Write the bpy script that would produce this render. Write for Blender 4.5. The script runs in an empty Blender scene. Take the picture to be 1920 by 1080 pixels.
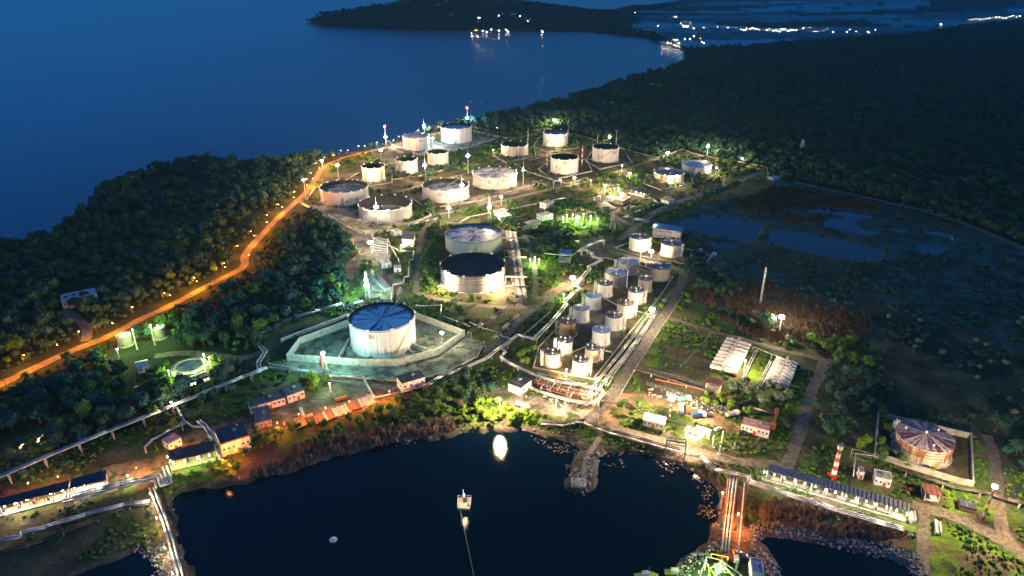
import bpy, bmesh, math, random
import numpy as np
from mathutils import Vector, Matrix
S = bpy.context.scene
COL = S.collection
R_ = math.radians
# ---------------------------------------------------------------- camera
H, F, PITCH = 200.0, 1280.0, R_(24.5)
cam = bpy.data.cameras.new('camera'); camo = bpy.data.objects.new('camera', cam); COL.objects.link(camo)
camo.location = (0, 0, H); camo.rotation_euler = (R_(90) - PITCH, 0, 0)
cam.sensor_width = 36; cam.lens = 36 * F / 1920; cam.clip_start = 1; cam.clip_end = 90000
S.camera = camo
# ---------------------------------------------------------------- world: blue hour
w = bpy.data.worlds.new('World'); S.world = w; w.use_nodes = True
wt = w.node_tree; bg = wt.nodes['Background']
sky = wt.nodes.new('ShaderNodeTexSky'); sky.sky_type = 'NISHITA'; sky.sun_disc = False
SUN_EL, SUN_ROT = R_(2.0), R_(-62)
sky.sun_elevation = SUN_EL; sky.sun_rotation = SUN_ROT; sky.ozone_density = 8; sky.dust_density = 0.3; sky.air_density = 1.0
tint = wt.nodes.new('ShaderNodeMix'); tint.data_type = 'RGBA'; tint.blend_type = 'MULTIPLY'; tint.inputs[0].default_value = 1
tint.inputs[7].default_value = (0.040, 0.31, 0.54, 1)      # blue hour: the air itself takes the red out
wt.links.new(sky.outputs[0], tint.inputs[6])
sky_fill = wt.nodes.new('ShaderNodeMix'); sky_fill.data_type = 'RGBA'; sky_fill.blend_type = 'ADD'; sky_fill.inputs[0].default_value = 1; sky_fill.inputs[7].default_value = (0.035, 0.20, 0.38, 1)   # flat blue fill added to the sky to lift the ambient light
wt.links.new(tint.outputs[2], sky_fill.inputs[6]); wt.links.new(sky_fill.outputs[2], bg.inputs[0])
bg.inputs[1].default_value = 0.13
# last glow of the west, very soft
sl = bpy.data.lights.new('sun', 'SUN'); sl.energy = 0.05; sl.angle = R_(30); sl.color = (0.45, 0.75, 1.0)
so = bpy.data.objects.new('sun', sl); COL.objects.link(so)
so.rotation_euler = (R_(58), 0, R_(62))
S.view_settings.view_transform = 'Standard'; S.view_settings.look = 'None'
S.view_settings.gamma = 1; S.view_settings.use_curve_mapping = False; S.view_settings.exposure = 2.0
cy = S.cycles
cy.use_denoising = True
try: cy.denoiser = 'OPENIMAGEDENOISE'
except Exception: pass
cy.max_bounces = 4; cy.diffuse_bounces = 2; cy.glossy_bounces = 2; cy.transmission_bounces = 2; cy.volume_bounces = 0
cy.sample_clamp_indirect = 4; cy.use_light_tree = True; cy.caustics_reflective = False; cy.caustics_refractive = False
# ---------------------------------------------------------------- pixel <-> world (photo pixels, 1920 x 1080)
cp, sp = math.cos(PITCH), math.sin(PITCH)
def P(px, py, z=0.0):
    u, v = (px - 960) / F, (540 - py) / F
    dx, dy, dz = u, cp + v * sp, -sp + v * cp
    if dz > -0.012: dz = -0.012
    t = (H - z) / -dz
    return Vector((dx * t, dy * t, z))
def proj(p):
    x, y, z = p[0], p[1], p[2] - H
    d = y * cp - z * sp; up = y * sp + z * cp
    return 960 + F * x / d, 540 - F * up / d
def PP(pts, z=0.0): return [P(a, b, z) for a, b in pts]
def npPP(pts, z=0.0): return np.array([P(a, b, z)[:2] for a, b in pts])
def mast_height(b, py):     # height of something standing at ground point b whose top shows at row py
    lo, hi = 0, 190
    for _ in range(40):
        m = (lo + hi) / 2
        if proj((b.x, b.y, m))[1] > py: lo = m
        else: hi = m
    return lo
# ---------------------------------------------------------------- numpy noise
def _h(ix, iy, s):
    n = np.sin(ix * 127.1 + iy * 311.7 + s * 74.7) * 43758.5453
    return n - np.floor(n)
def vnoise(x, y, s=0):
    ix, iy = np.floor(x), np.floor(y); fx, fy = x - ix, y - iy
    fx = fx * fx * (3 - 2 * fx); fy = fy * fy * (3 - 2 * fy)
    a = _h(ix, iy, s); b = _h(ix + 1, iy, s); c = _h(ix, iy + 1, s); d = _h(ix + 1, iy + 1, s)
    return (a * (1 - fx) + b * fx) * (1 - fy) + (c * (1 - fx) + d * fx) * fy
def fbm(x, y, s=0, o=4):
    t = 0; a = 0.5
    for i in range(o):
        t = t + a * vnoise(x, y, s + i); x = x * 2.03 + 7.1; y = y * 2.03 + 3.3; a *= 0.5
    return t / (1 - 0.5 ** o)
def inside(x, y, poly):
    r = np.zeros(x.shape, bool); n = len(poly); j = n - 1
    x0, y0 = poly.min(0); x1, y1 = poly.max(0)
    m = (x >= x0) & (x <= x1) & (y >= y0) & (y <= y1)
    if not m.any(): return r
    xm, ym = x[m], y[m]; q = np.zeros(xm.shape, bool)
    for i in range(n):
        ax, ay = poly[i]; bx, by = poly[j]
        if ay != by:
            q ^= ((ay > ym) != (by > ym)) & (xm < (bx - ax) * (ym - ay) / (by - ay) + ax)
        j = i
    r[m] = q
    return r
def segdist(x, y, poly, closed, maxd):
    d = np.full(x.shape, maxd, float); n = len(poly)
    for i in range(n if closed else n - 1):
        a = poly[i]; b = poly[(i + 1) % n]
        m = (x > min(a[0], b[0]) - maxd) & (x < max(a[0], b[0]) + maxd) & (y > min(a[1], b[1]) - maxd) & (y < max(a[1], b[1]) + maxd)
        if not m.any(): continue
        ab = b - a; L = (ab ** 2).sum() + 1e-9
        xm, ym = x[m], y[m]
        t = np.clip(((xm - a[0]) * ab[0] + (ym - a[1]) * ab[1]) / L, 0, 1)
        d[m] = np.minimum(d[m], np.hypot(xm - a[0] - t * ab[0], ym - a[1] - t * ab[1]))
    return d
# ---------------------------------------------------------------- materials
def nt(m): return m.node_tree.nodes, m.node_tree.links
def mat(name, col, rough=0.7, metal=0.0, var=0.25, scale=0.4, spec=0.5, rnd=0.0):
    m = bpy.data.materials.new(name); m.use_nodes = True; N, L = nt(m)
    b = N['Principled BSDF']; b.inputs['Roughness'].default_value = rough; b.inputs['Metallic'].default_value = metal
    b.inputs['Specular IOR Level'].default_value = spec
    tc = N.new('ShaderNodeTexCoord'); no = N.new('ShaderNodeTexNoise'); no.inputs['Scale'].default_value = scale; no.inputs['Detail'].default_value = 5
    L.new(tc.outputs['Object'], no.inputs['Vector'])
    mx = N.new('ShaderNodeMix'); mx.data_type = 'RGBA'
    c = Vector(col)
    mx.inputs[6].default_value = (*(c * (1 - var)), 1); mx.inputs[7].default_value = (*[min(1, v * (1 + var)) for v in c], 1)
    rp = N.new('ShaderNodeMapRange'); rp.inputs[1].default_value = 0.35; rp.inputs[2].default_value = 0.65
    L.new(no.outputs[0], rp.inputs[0]); L.new(rp.outputs[0], mx.inputs[0])
    out = mx.outputs[2]
    if rnd:
        oi = N.new('ShaderNodeObjectInfo'); mr = N.new('ShaderNodeMapRange'); mr.inputs[3].default_value = 1 - rnd; mr.inputs[4].default_value = 1 + rnd
        L.new(oi.outputs['Random'], mr.inputs[0])
        vm = N.new('ShaderNodeVectorMath'); vm.operation = 'SCALE'; L.new(out, vm.inputs[0]); L.new(mr.outputs[0], vm.inputs['Scale']); out = vm.outputs[0]
    L.new(out, b.inputs['Base Color'])
    return m
def emis(name, col, st):
    m = bpy.data.materials.new(name); m.use_nodes = True; N, L = nt(m)
    b = N['Principled BSDF']; b.inputs['Base Color'].default_value = (0.8, 0.8, 0.8, 1)
    b.inputs['Emission Color'].default_value = (*col, 1); b.inputs['Emission Strength'].default_value = st
    m.cycles.emission_sampling = 'NONE'
    return m
def shell_mat(name, base, rust=0.3, rustcol=(0.16, 0.06, 0.025), seams=8, rough=0.45, bands=None):
    """painted steel shell: vertical plate seams, rain streaks and rust runs"""
    m = bpy.data.materials.new(name); m.use_nodes = True; N, L = nt(m)
    b = N['Principled BSDF']; b.inputs['Roughness'].default_value = rough
    tc = N.new('ShaderNodeTexCoord'); mp = N.new('ShaderNodeMapping'); mp.inputs['Scale'].default_value = (0.55, 0.55, 0.045)
    L.new(tc.outputs['Object'], mp.inputs['Vector'])
    n1 = N.new('ShaderNodeTexNoise'); n1.inputs['Scale'].default_value = 1.0; n1.inputs['Detail'].default_value = 6; n1.inputs['Roughness'].default_value = 0.65
    L.new(mp.outputs[0], n1.inputs['Vector'])
    n2 = N.new('ShaderNodeTexNoise'); n2.inputs['Scale'].default_value = 0.16; n2.inputs['Detail'].default_value = 3
    L.new(tc.outputs['Object'], n2.inputs['Vector'])
    ad = N.new('ShaderNodeMath'); ad.operation = 'ADD'; L.new(n1.outputs[0], ad.inputs[0]); L.new(n2.outputs[0], ad.inputs[1])
    mr = N.new('ShaderNodeMapRange'); mr.inputs[1].default_value = 1.22 - rust * 0.42; mr.inputs[2].default_value = 1.34 - rust * 0.30; L.new(ad.outputs[0], mr.inputs[0])
    # dirt
    mr2 = N.new('ShaderNodeMapRange'); mr2.inputs[1].default_value = 0.35; mr2.inputs[2].default_value = 0.68; mr2.inputs[3].default_value = 1.0; mr2.inputs[4].default_value = 0.72
    L.new(n1.outputs[0], mr2.inputs[0])
    # plate seams from the angle and height
    sx = N.new('ShaderNodeSeparateXYZ'); L.new(tc.outputs['Object'], sx.inputs[0])
    at = N.new('ShaderNodeMath'); at.operation = 'ARCTAN2'; L.new(sx.outputs[1], at.inputs[0]); L.new(sx.outputs[0], at.inputs[1])
    fr = N.new('ShaderNodeMath'); fr.operation = 'MULTIPLY'; fr.inputs[1].default_value = seams * 2 / (2 * math.pi); L.new(at.outputs[0], fr.inputs[0])
    f2 = N.new('ShaderNodeMath'); f2.operation = 'FRACT'; L.new(fr.outputs[0], f2.inputs[0])
    lt = N.new('ShaderNodeMath'); lt.operation = 'LESS_THAN'; lt.inputs[1].default_value = 0.06; L.new(f2.outputs[0], lt.inputs[0])
    zs = N.new('ShaderNodeMath'); zs.operation = 'MULTIPLY'; zs.inputs[1].default_value = 0.42; L.new(sx.outputs[2], zs.inputs[0])
    z2 = N.new('ShaderNodeMath'); z2.operation = 'FRACT'; L.new(zs.outputs[0], z2.inputs[0])
    z3 = N.new('ShaderNodeMath'); z3.operation = 'LESS_THAN'; z3.inputs[1].default_value = 0.05; L.new(z2.outputs[0], z3.inputs[0])
    mxx = N.new('ShaderNodeMath'); mxx.operation = 'MAXIMUM'; L.new(lt.outputs[0], mxx.inputs[0]); L.new(z3.outputs[0], mxx.inputs[1])
    se = N.new('ShaderNodeMapRange'); se.inputs[3].default_value = 1.0; se.inputs[4].default_value = 0.74; L.new(mxx.outputs[0], se.inputs[0])
    mu = N.new('ShaderNodeMath'); mu.operation = 'MULTIPLY'; L.new(se.outputs[0], mu.inputs[0]); L.new(mr2.outputs[0], mu.inputs[1])
    vm = N.new('ShaderNodeVectorMath'); vm.operation = 'SCALE'; vm.inputs[0].default_value = base; L.new(mu.outputs[0], vm.inputs['Scale'])
    mx = N.new('ShaderNodeMix'); mx.data_type = 'RGBA'; L.new(mr.outputs[0], mx.inputs[0]); L.new(vm.outputs[0], mx.inputs[6]); mx.inputs[7].default_value = (*rustcol, 1)
    L.new(mx.outputs[2], b.inputs['Base Color'])
    return m
def roof_mat(name, light, dark, spokes=20, amount=0.5, rough=0.35, metal=0.0, patch=0.12, blot=0.25, fine=1.6, streak=0.75):
    """floating or cone roof: radial plates with wet, dirty and bare patches"""
    m = bpy.data.materials.new(name); m.use_nodes = True; N, L = nt(m)
    b = N['Principled BSDF']; b.inputs['Metallic'].default_value = metal
    tc = N.new('ShaderNodeTexCoord'); sx = N.new('ShaderNodeSeparateXYZ'); L.new(tc.outputs['Object'], sx.inputs[0])
    at = N.new('ShaderNodeMath'); at.operation = 'ARCTAN2'; L.new(sx.outputs[1], at.inputs[0]); L.new(sx.outputs[0], at.inputs[1])
    sc = N.new('ShaderNodeMath'); sc.operation = 'MULTIPLY'; sc.inputs[1].default_value = spokes / (2 * math.pi); L.new(at.outputs[0], sc.inputs[0])
    ln = N.new('ShaderNodeVectorMath'); ln.operation = 'LENGTH'; L.new(tc.outputs['Object'], ln.inputs[0])
    rs = N.new('ShaderNodeMath'); rs.operation = 'MULTIPLY'; rs.inputs[1].default_value = patch; L.new(ln.outputs['Value'], rs.inputs[0])
    cb = N.new('ShaderNodeCombineXYZ'); L.new(sc.outputs[0], cb.inputs[0]); L.new(rs.outputs[0], cb.inputs[1])
    no = N.new('ShaderNodeTexNoise'); no.inputs['Scale'].default_value = 1.1; no.inputs['Detail'].default_value = 4; no.inputs['Roughness'].default_value = 0.6; L.new(cb.outputs[0], no.inputs['Vector'])
    n2 = N.new('ShaderNodeTexNoise'); n2.inputs['Scale'].default_value = fine; n2.inputs['Detail'].default_value = 5; n2.inputs['Roughness'].default_value = .7; L.new(tc.outputs['Object'], n2.inputs['Vector'])
    fl_ = N.new('ShaderNodeMath'); fl_.operation = 'FLOOR'; L.new(sc.outputs[0], fl_.inputs[0]); wn = N.new('ShaderNodeTexWhiteNoise'); wn.noise_dimensions = '1D'; L.new(fl_.outputs[0], wn.inputs['W'])
    fc_ = N.new('ShaderNodeMath'); fc_.operation = 'FRACT'; L.new(sc.outputs[0], fc_.inputs[0]); ls = N.new('ShaderNodeMath'); ls.operation = 'LESS_THAN'; ls.inputs[1].default_value = .10; L.new(fc_.outputs[0], ls.inputs[0])
    def mad(x, k, y=None):
        m_ = N.new('ShaderNodeMath'); m_.operation = 'MULTIPLY_ADD'; L.new(x, m_.inputs[0]); m_.inputs[1].default_value = k; m_.inputs[2].default_value = 0
        if y is not None: L.new(y, m_.inputs[2])
        return m_.outputs[0]
    s1 = mad(no.outputs[0], streak); s1 = mad(n2.outputs[0], 1 - streak * .5, s1); s1 = mad(wn.outputs[0], blot * .3, s1); s1 = mad(ls.outputs[0], .12, s1); ad = N.new('ShaderNodeMath'); ad.operation = 'ADD'; L.new(s1, ad.inputs[0]); ad.inputs[1].default_value = 0
    mr = N.new('ShaderNodeMapRange'); t = 0.5 * (streak + 1 - streak * .5) + blot * .15 + (0.5 - amount) * 0.4; mr.inputs[1].default_value = t - 0.05; mr.inputs[2].default_value = t + 0.05; L.new(ad.outputs[0], mr.inputs[0])
    mx = N.new('ShaderNodeMix'); mx.data_type = 'RGBA'; L.new(mr.outputs[0], mx.inputs[0]); mx.inputs[6].default_value = (*light, 1); mx.inputs[7].default_value = (*dark, 1)
    L.new(mx.outputs[2], b.inputs['Base Color'])
    r2 = N.new('ShaderNodeMapRange'); r2.inputs[3].default_value = rough + 0.3; r2.inputs[4].default_value = rough * 0.4; L.new(mr.outputs[0], r2.inputs[0]); L.new(r2.outputs[0], b.inputs['Roughness'])
    return m
def leaf_mat(name, c0, c1, rnd=0.35):
    m = bpy.data.materials.new(name); m.use_nodes = True; N, L = nt(m)
    b = N['Principled BSDF']; b.inputs['Roughness'].default_value = 0.8; b.inputs['Specular IOR Level'].default_value = 0.2
    oi = N.new('ShaderNodeObjectInfo'); ge = N.new('ShaderNodeNewGeometry')
    ad = N.new('ShaderNodeMath'); ad.operation = 'ADD'; L.new(oi.outputs['Random'], ad.inputs[0]); L.new(ge.outputs['Random Per Island'], ad.inputs[1])
    hf = N.new('ShaderNodeMath'); hf.operation = 'MULTIPLY'; hf.inputs[1].default_value = 0.5; L.new(ad.outputs[0], hf.inputs[0])
    mx = N.new('ShaderNodeMix'); mx.data_type = 'RGBA'; L.new(hf.outputs[0], mx.inputs[0]); mx.inputs[6].default_value = (*c0, 1); mx.inputs[7].default_value = (*c1, 1)
    L.new(mx.outputs[2], b.inputs['Base Color'])
    return m
# ---------------------------------------------------------------- mesh builder
class MB:
    def __init__(s): s.v = []; s.f = []; s.m = []
    def add(s, v, f, mi=0):
        o = len(s.v); s.v += [tuple(a) for a in v]; s.f += [tuple(i + o for i in q) for q in f]; s.m += [mi] * len(f)
    def box(s, c, d, rz=0.0, mi=0):          # centre of the base, size, turn
        x, y, z = d[0] / 2, d[1] / 2, d[2]; ca, sa = math.cos(rz), math.sin(rz); v = []
        for k in (0, z):
            for a, b in ((-x, -y), (x, -y), (x, y), (-x, y)):
                v.append((c[0] + a * ca - b * sa, c[1] + a * sa + b * ca, c[2] + k))
        s.add(v, [(3, 2, 1, 0), (4, 5, 6, 7), (0, 1, 5, 4), (1, 2, 6, 5), (2, 3, 7, 6), (3, 0, 4, 7)], mi); return s
    def rod(s, a, b, r, n=6, r2=None, mi=0, cap=True):
        a = Vector(a); b = Vector(b); d = (b - a)
        if d.length < 1e-6: return s
        d.normalize(); u = d.orthogonal().normalized(); w_ = d.cross(u); r2 = r if r2 is None else r2; v = []
        for p, q in ((a, r), (b, r2)):
            for k in range(n):
                t = 2 * math.pi * (k + .5) / n; v.append(p + (u * math.cos(t) + w_ * math.sin(t)) * q)
        f = [(k, (k + 1) % n, n + (k + 1) % n, n + k) for k in range(n)]
        if cap: f += [tuple(range(n))[::-1], tuple(range(n, 2 * n))]
        s.add(v, f, mi); return s
    def path(s, pts, r, n=7, mi=0):
        for i in range(len(pts) - 1): s.rod(pts[i], pts[i + 1], r, n, mi=mi)
        for p in pts[1:-1]: s.ball(p, r * 1.03, 4, 7, mi)
        return s
    def bar(s, a, b, wd, ht, mi=0):          # rectangular beam whose base runs a -> b
        a = Vector(a); b = Vector(b); d = b - a
        if d.length < 1e-6: return s
        n = Vector((-d.y, d.x, 0)); n = n.normalized() * (wd / 2) if n.length > 1e-6 else Vector((wd / 2, 0, 0)); u = Vector((0, 0, ht))
        v = [a - n, a + n, b + n, b - n, a - n + u, a + n + u, b + n + u, b - n + u]
        s.add(v, [(0, 1, 2, 3), (7, 6, 5, 4), (1, 0, 4, 5), (2, 1, 5, 6), (3, 2, 6, 7), (0, 3, 7, 4)], mi); return s
    def ball(s, c, r, rings=5, seg=8, mi=0, sz=1.0):
        v = [(c[0], c[1], c[2] + r * sz)]
        for i in range(1, rings):
            a = math.pi * i / rings
            for k in range(seg):
                t = 2 * math.pi * k / seg; v.append((c[0] + r * math.sin(a) * math.cos(t), c[1] + r * math.sin(a) * math.sin(t), c[2] + r * sz * math.cos(a)))
        v.append((c[0], c[1], c[2] - r * sz)); f = [(0, 1 + k, 1 + (k + 1) % seg) for k in range(seg)]
        for i in range(rings - 2):
            o = 1 + i * seg; f += [(o + k, o + seg + k, o + seg + (k + 1) % seg, o + (k + 1) % seg) for k in range(seg)]
        o = 1 + (rings - 2) * seg; f += [(o + k, len(v) - 1, o + (k + 1) % seg) for k in range(seg)]
        s.add(v, f, mi); return s
    def lathe(s, prof, n=48, c=(0, 0, 0), mi=0):   # profile of (r, z), open ended
        v = []; L = len(prof)
        for k in range(n):
            t = 2 * math.pi * k / n
            for r, z in prof: v.append((c[0] + r * math.cos(t), c[1] + r * math.sin(t), c[2] + z))
        f = []
        for k in range(n):
            a, b = k * L, ((k + 1) % n) * L
            for i in range(L - 1): f.append((a + i, b + i, b + i + 1, a + i + 1))
        s.add(v, f, mi); return s
    def prism(s, pts, z0, z1, mi=0, side=None):
        n = len(pts); v = [(p[0], p[1], z0) for p in pts] + [(p[0], p[1], z1) for p in pts]
        s.add(v, [tuple(range(n))[::-1]], mi if side is None else side); o = len(s.v) - 2 * n
        s.f.append(tuple(o + n + i for i in range(n))); s.m.append(mi)
        for i in range(n): s.f.append((o + i, o + (i + 1) % n, o + n + (i + 1) % n, o + n + i)); s.m.append(mi if side is None else side)
        return s
    def build(s, name, ms, parent=None, smooth=False, origin=None):
        me = bpy.data.meshes.new(name); v = s.v
        if origin is not None: v = [(a - origin[0], b - origin[1], c - origin[2]) for a, b, c in v]
        me.from_pydata(v, [], s.f)
        if not isinstance(ms, (list, tuple)): ms = [ms]
        for m in ms: me.materials.append(m)
        if len(ms) > 1: me.polygons.foreach_set('material_index', s.m)
        if smooth: me.polygons.foreach_set('use_smooth', [True] * len(me.polygons))
        me.update()
        o = bpy.data.objects.new(name, me); COL.objects.link(o)
        if origin is not None: o.location = origin
        if parent is not None: o.parent = parent
        return o
def tag(o, label=None, cat=None, group=None, kind=None):
    if label: o['label'] = label
    if cat: o['category'] = cat
    if group: o['group'] = group
    if kind: o['kind'] = kind
    return o
def empty(name, loc, label, cat, group=None, rz=0.0):
    o = bpy.data.objects.new(name, None); o.empty_display_size = 1; COL.objects.link(o); o.location = loc; o.rotation_euler = (0, 0, rz)
    return tag(o, label, cat, group)
def children(o): return [c for c in bpy.data.objects if c.parent == o]
def tree_of(o, kids):       # remembered prototype: list of (object, parent index)
    return [(o, -1)] + [(c, 0) for c in kids]
def dup(root, kids, loc, rz=0.0, sc=1.0, label=None, group=None):
    r = root.copy(); COL.objects.link(r); r.location = loc; r.rotation_euler = (0, 0, rz)
    r.scale = (sc, sc, sc) if not isinstance(sc, tuple) else sc
    if label: r['label'] = label
    if group: r['group'] = group
    out = {root: r}
    for k in kids:
        c = k.copy(); COL.objects.link(c); c.parent = out[k.parent]; out[k] = c
    return r
def plight(name, loc, col, power, radius=0.6, parent=None):
    l = bpy.data.lights.new(name, 'POINT'); l.energy = power; l.color = col; l.shadow_soft_size = radius
    o = bpy.data.objects.new(name, l); COL.objects.link(o); o.location = loc
    if parent is not None: o.parent = parent
    return o
# ---------------------------------------------------------------- outlines of land and water (photo pixels)
TT = 6.0     # coast outlines were read off the treetops
COAST = [(-900, 560), (-400, 500), (0, 456), (60, 444), (100, 434), (150, 396), (166, 382), (192, 347), (250, 320), (330, 300), (400, 297), (480, 304), (520, 301), (560, 292), (640, 285), (700, 270), (745, 259),
         (800, 243), (860, 230), (925, 215), (1000, 200), (1060, 185), (1130, 169), (1185, 150), (1240, 137), (1272, 127), (1290, 112), (1284, 97), (1250, 84), (1215, 72), (1180, 67), (1100, 60), (1000, 58.5), (900, 58), (800, 56.5), (720, 54), (640, 50), (600, 47), (572, 43)]
BACKC = [(572, 43), (600, 42), (660, 41), (740, 41), (820, 39), (900, 36), (960, 31), (1040, 26), (1150, 22), (1180, 14), (1195, 4), (1180, -3)]
coast = np.vstack([npPP(COAST[:22], 3), npPP(COAST[22:], -2), npPP(BACKC[1:-2], -2), np.array([[2600, 9200], [4000, 14000], [9000, 30000], [60000, 60000], [70000, -5000], [-2000, -5000], [-2500, 300]])])
LAGOON = npPP([(316, 936), (340, 917), (420, 905), (458, 898), (540, 880), (620, 852), (720, 832), (820, 822), (862, 806), (932, 804), (992, 806), (1042, 816), (1087, 831), (1098, 845), (1080, 864), (1072, 890), (1066, 912), (1082, 923), (1097, 922),
                (1112, 910), (1113, 893), (1120, 857), (1134, 843), (1180, 842), (1230, 858), (1305, 886), (1342, 903), (1358, 918), (1347, 960), (1345, 1005), (1318, 1030), (1283, 1046), (1266, 1068), (1262, 1100), (1240, 1330), (330, 1330), (352, 1085), (330, 1000)], -0.5)
BASIN = npPP([(1422, 1012), (1432, 1001), (1467, 1003), (1562, 1021), (1630, 1036), (1672, 1044), (1706, 1058), (1716, 1085), (1740, 1200), (1560, 1330), (1475, 1200), (1467, 1085), (1452, 1050), (1430, 1030)], -0.5)
POND_SW = npPP([(60, 1120), (130, 1076), (222, 1040), (262, 1033), (284, 1045), (296, 1085), (300, 1330), (-100, 1330)], -0.5)
PONDS = {'north_pond': [(1266, 417), (1290, 404), (1311, 396), (1345, 401), (1382, 406), (1431, 417), (1424, 436), (1416, 454), (1357, 444), (1300, 438)],
         'long_pond': [(1446, 427), (1500, 433), (1559, 443), (1610, 455), (1657, 463), (1653, 480), (1646, 493), (1600, 488), (1559, 482), (1520, 474), (1488, 467), (1436, 455)],
         'reedy_pond': [(1498, 388), (1520, 385), (1552, 389), (1594, 395), (1620, 401), (1647, 404), (1625, 408), (1608, 411), (1608, 419), (1618, 427), (1658, 436), (1640, 440), (1622, 441), (1580, 432), (1545, 423), (1545, 413), (1560, 408), (1590, 406), (1570, 401), (1540, 397), (1520, 395)],
         'marsh_pond': [(1714, 453), (1740, 455), (1766, 463), (1780, 458), (1768, 472), (1760, 478), (1731, 474), (1722, 466)],
         'shallow_pond': [(1300, 452), (1330, 448), (1365, 452), (1388, 456), (1380, 464), (1340, 462)],
         'dark_pond': [(1730, 430), (1760, 432), (1800, 441), (1770, 443), (1740, 438)]}
ponds = {k: npPP(v) for k, v in PONDS.items()}
PLANT = npPP([(560, 378), (575, 350), (600, 320), (640, 300), (690, 285), (740, 268), (800, 252), (880, 236), (940, 250), (1030, 240), (1094, 254), (1171, 281), (1233, 296), (1279, 281), (1356, 300), (1437, 314), (1450, 330), (1400, 345), (1340, 362), (1290, 390), (1255, 412),
              (1300, 440), (1330, 480), (1310, 560), (1400, 600), (1480, 640), (1560, 670), (1545, 720), (1520, 800), (1570, 800), (1640, 780), (1830, 800), (1870, 840), (1930, 900), (1960, 1080), (1960, 1300), (1480, 1300), (1470, 1080), (1720, 1060), (1710, 1030), (1420, 990), (1340, 900), (1180, 840), (1040, 815), (930, 803), (860, 805), (720, 830), (600, 855), (420, 903), (300, 930), (300, 1300), (-100, 1300), (-100, 870),
              (100, 850), (300, 785), (420, 735), (440, 700), (500, 640), (560, 600), (640, 570), (655, 530), (640, 500), (665, 470), (650, 440)])
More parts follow.
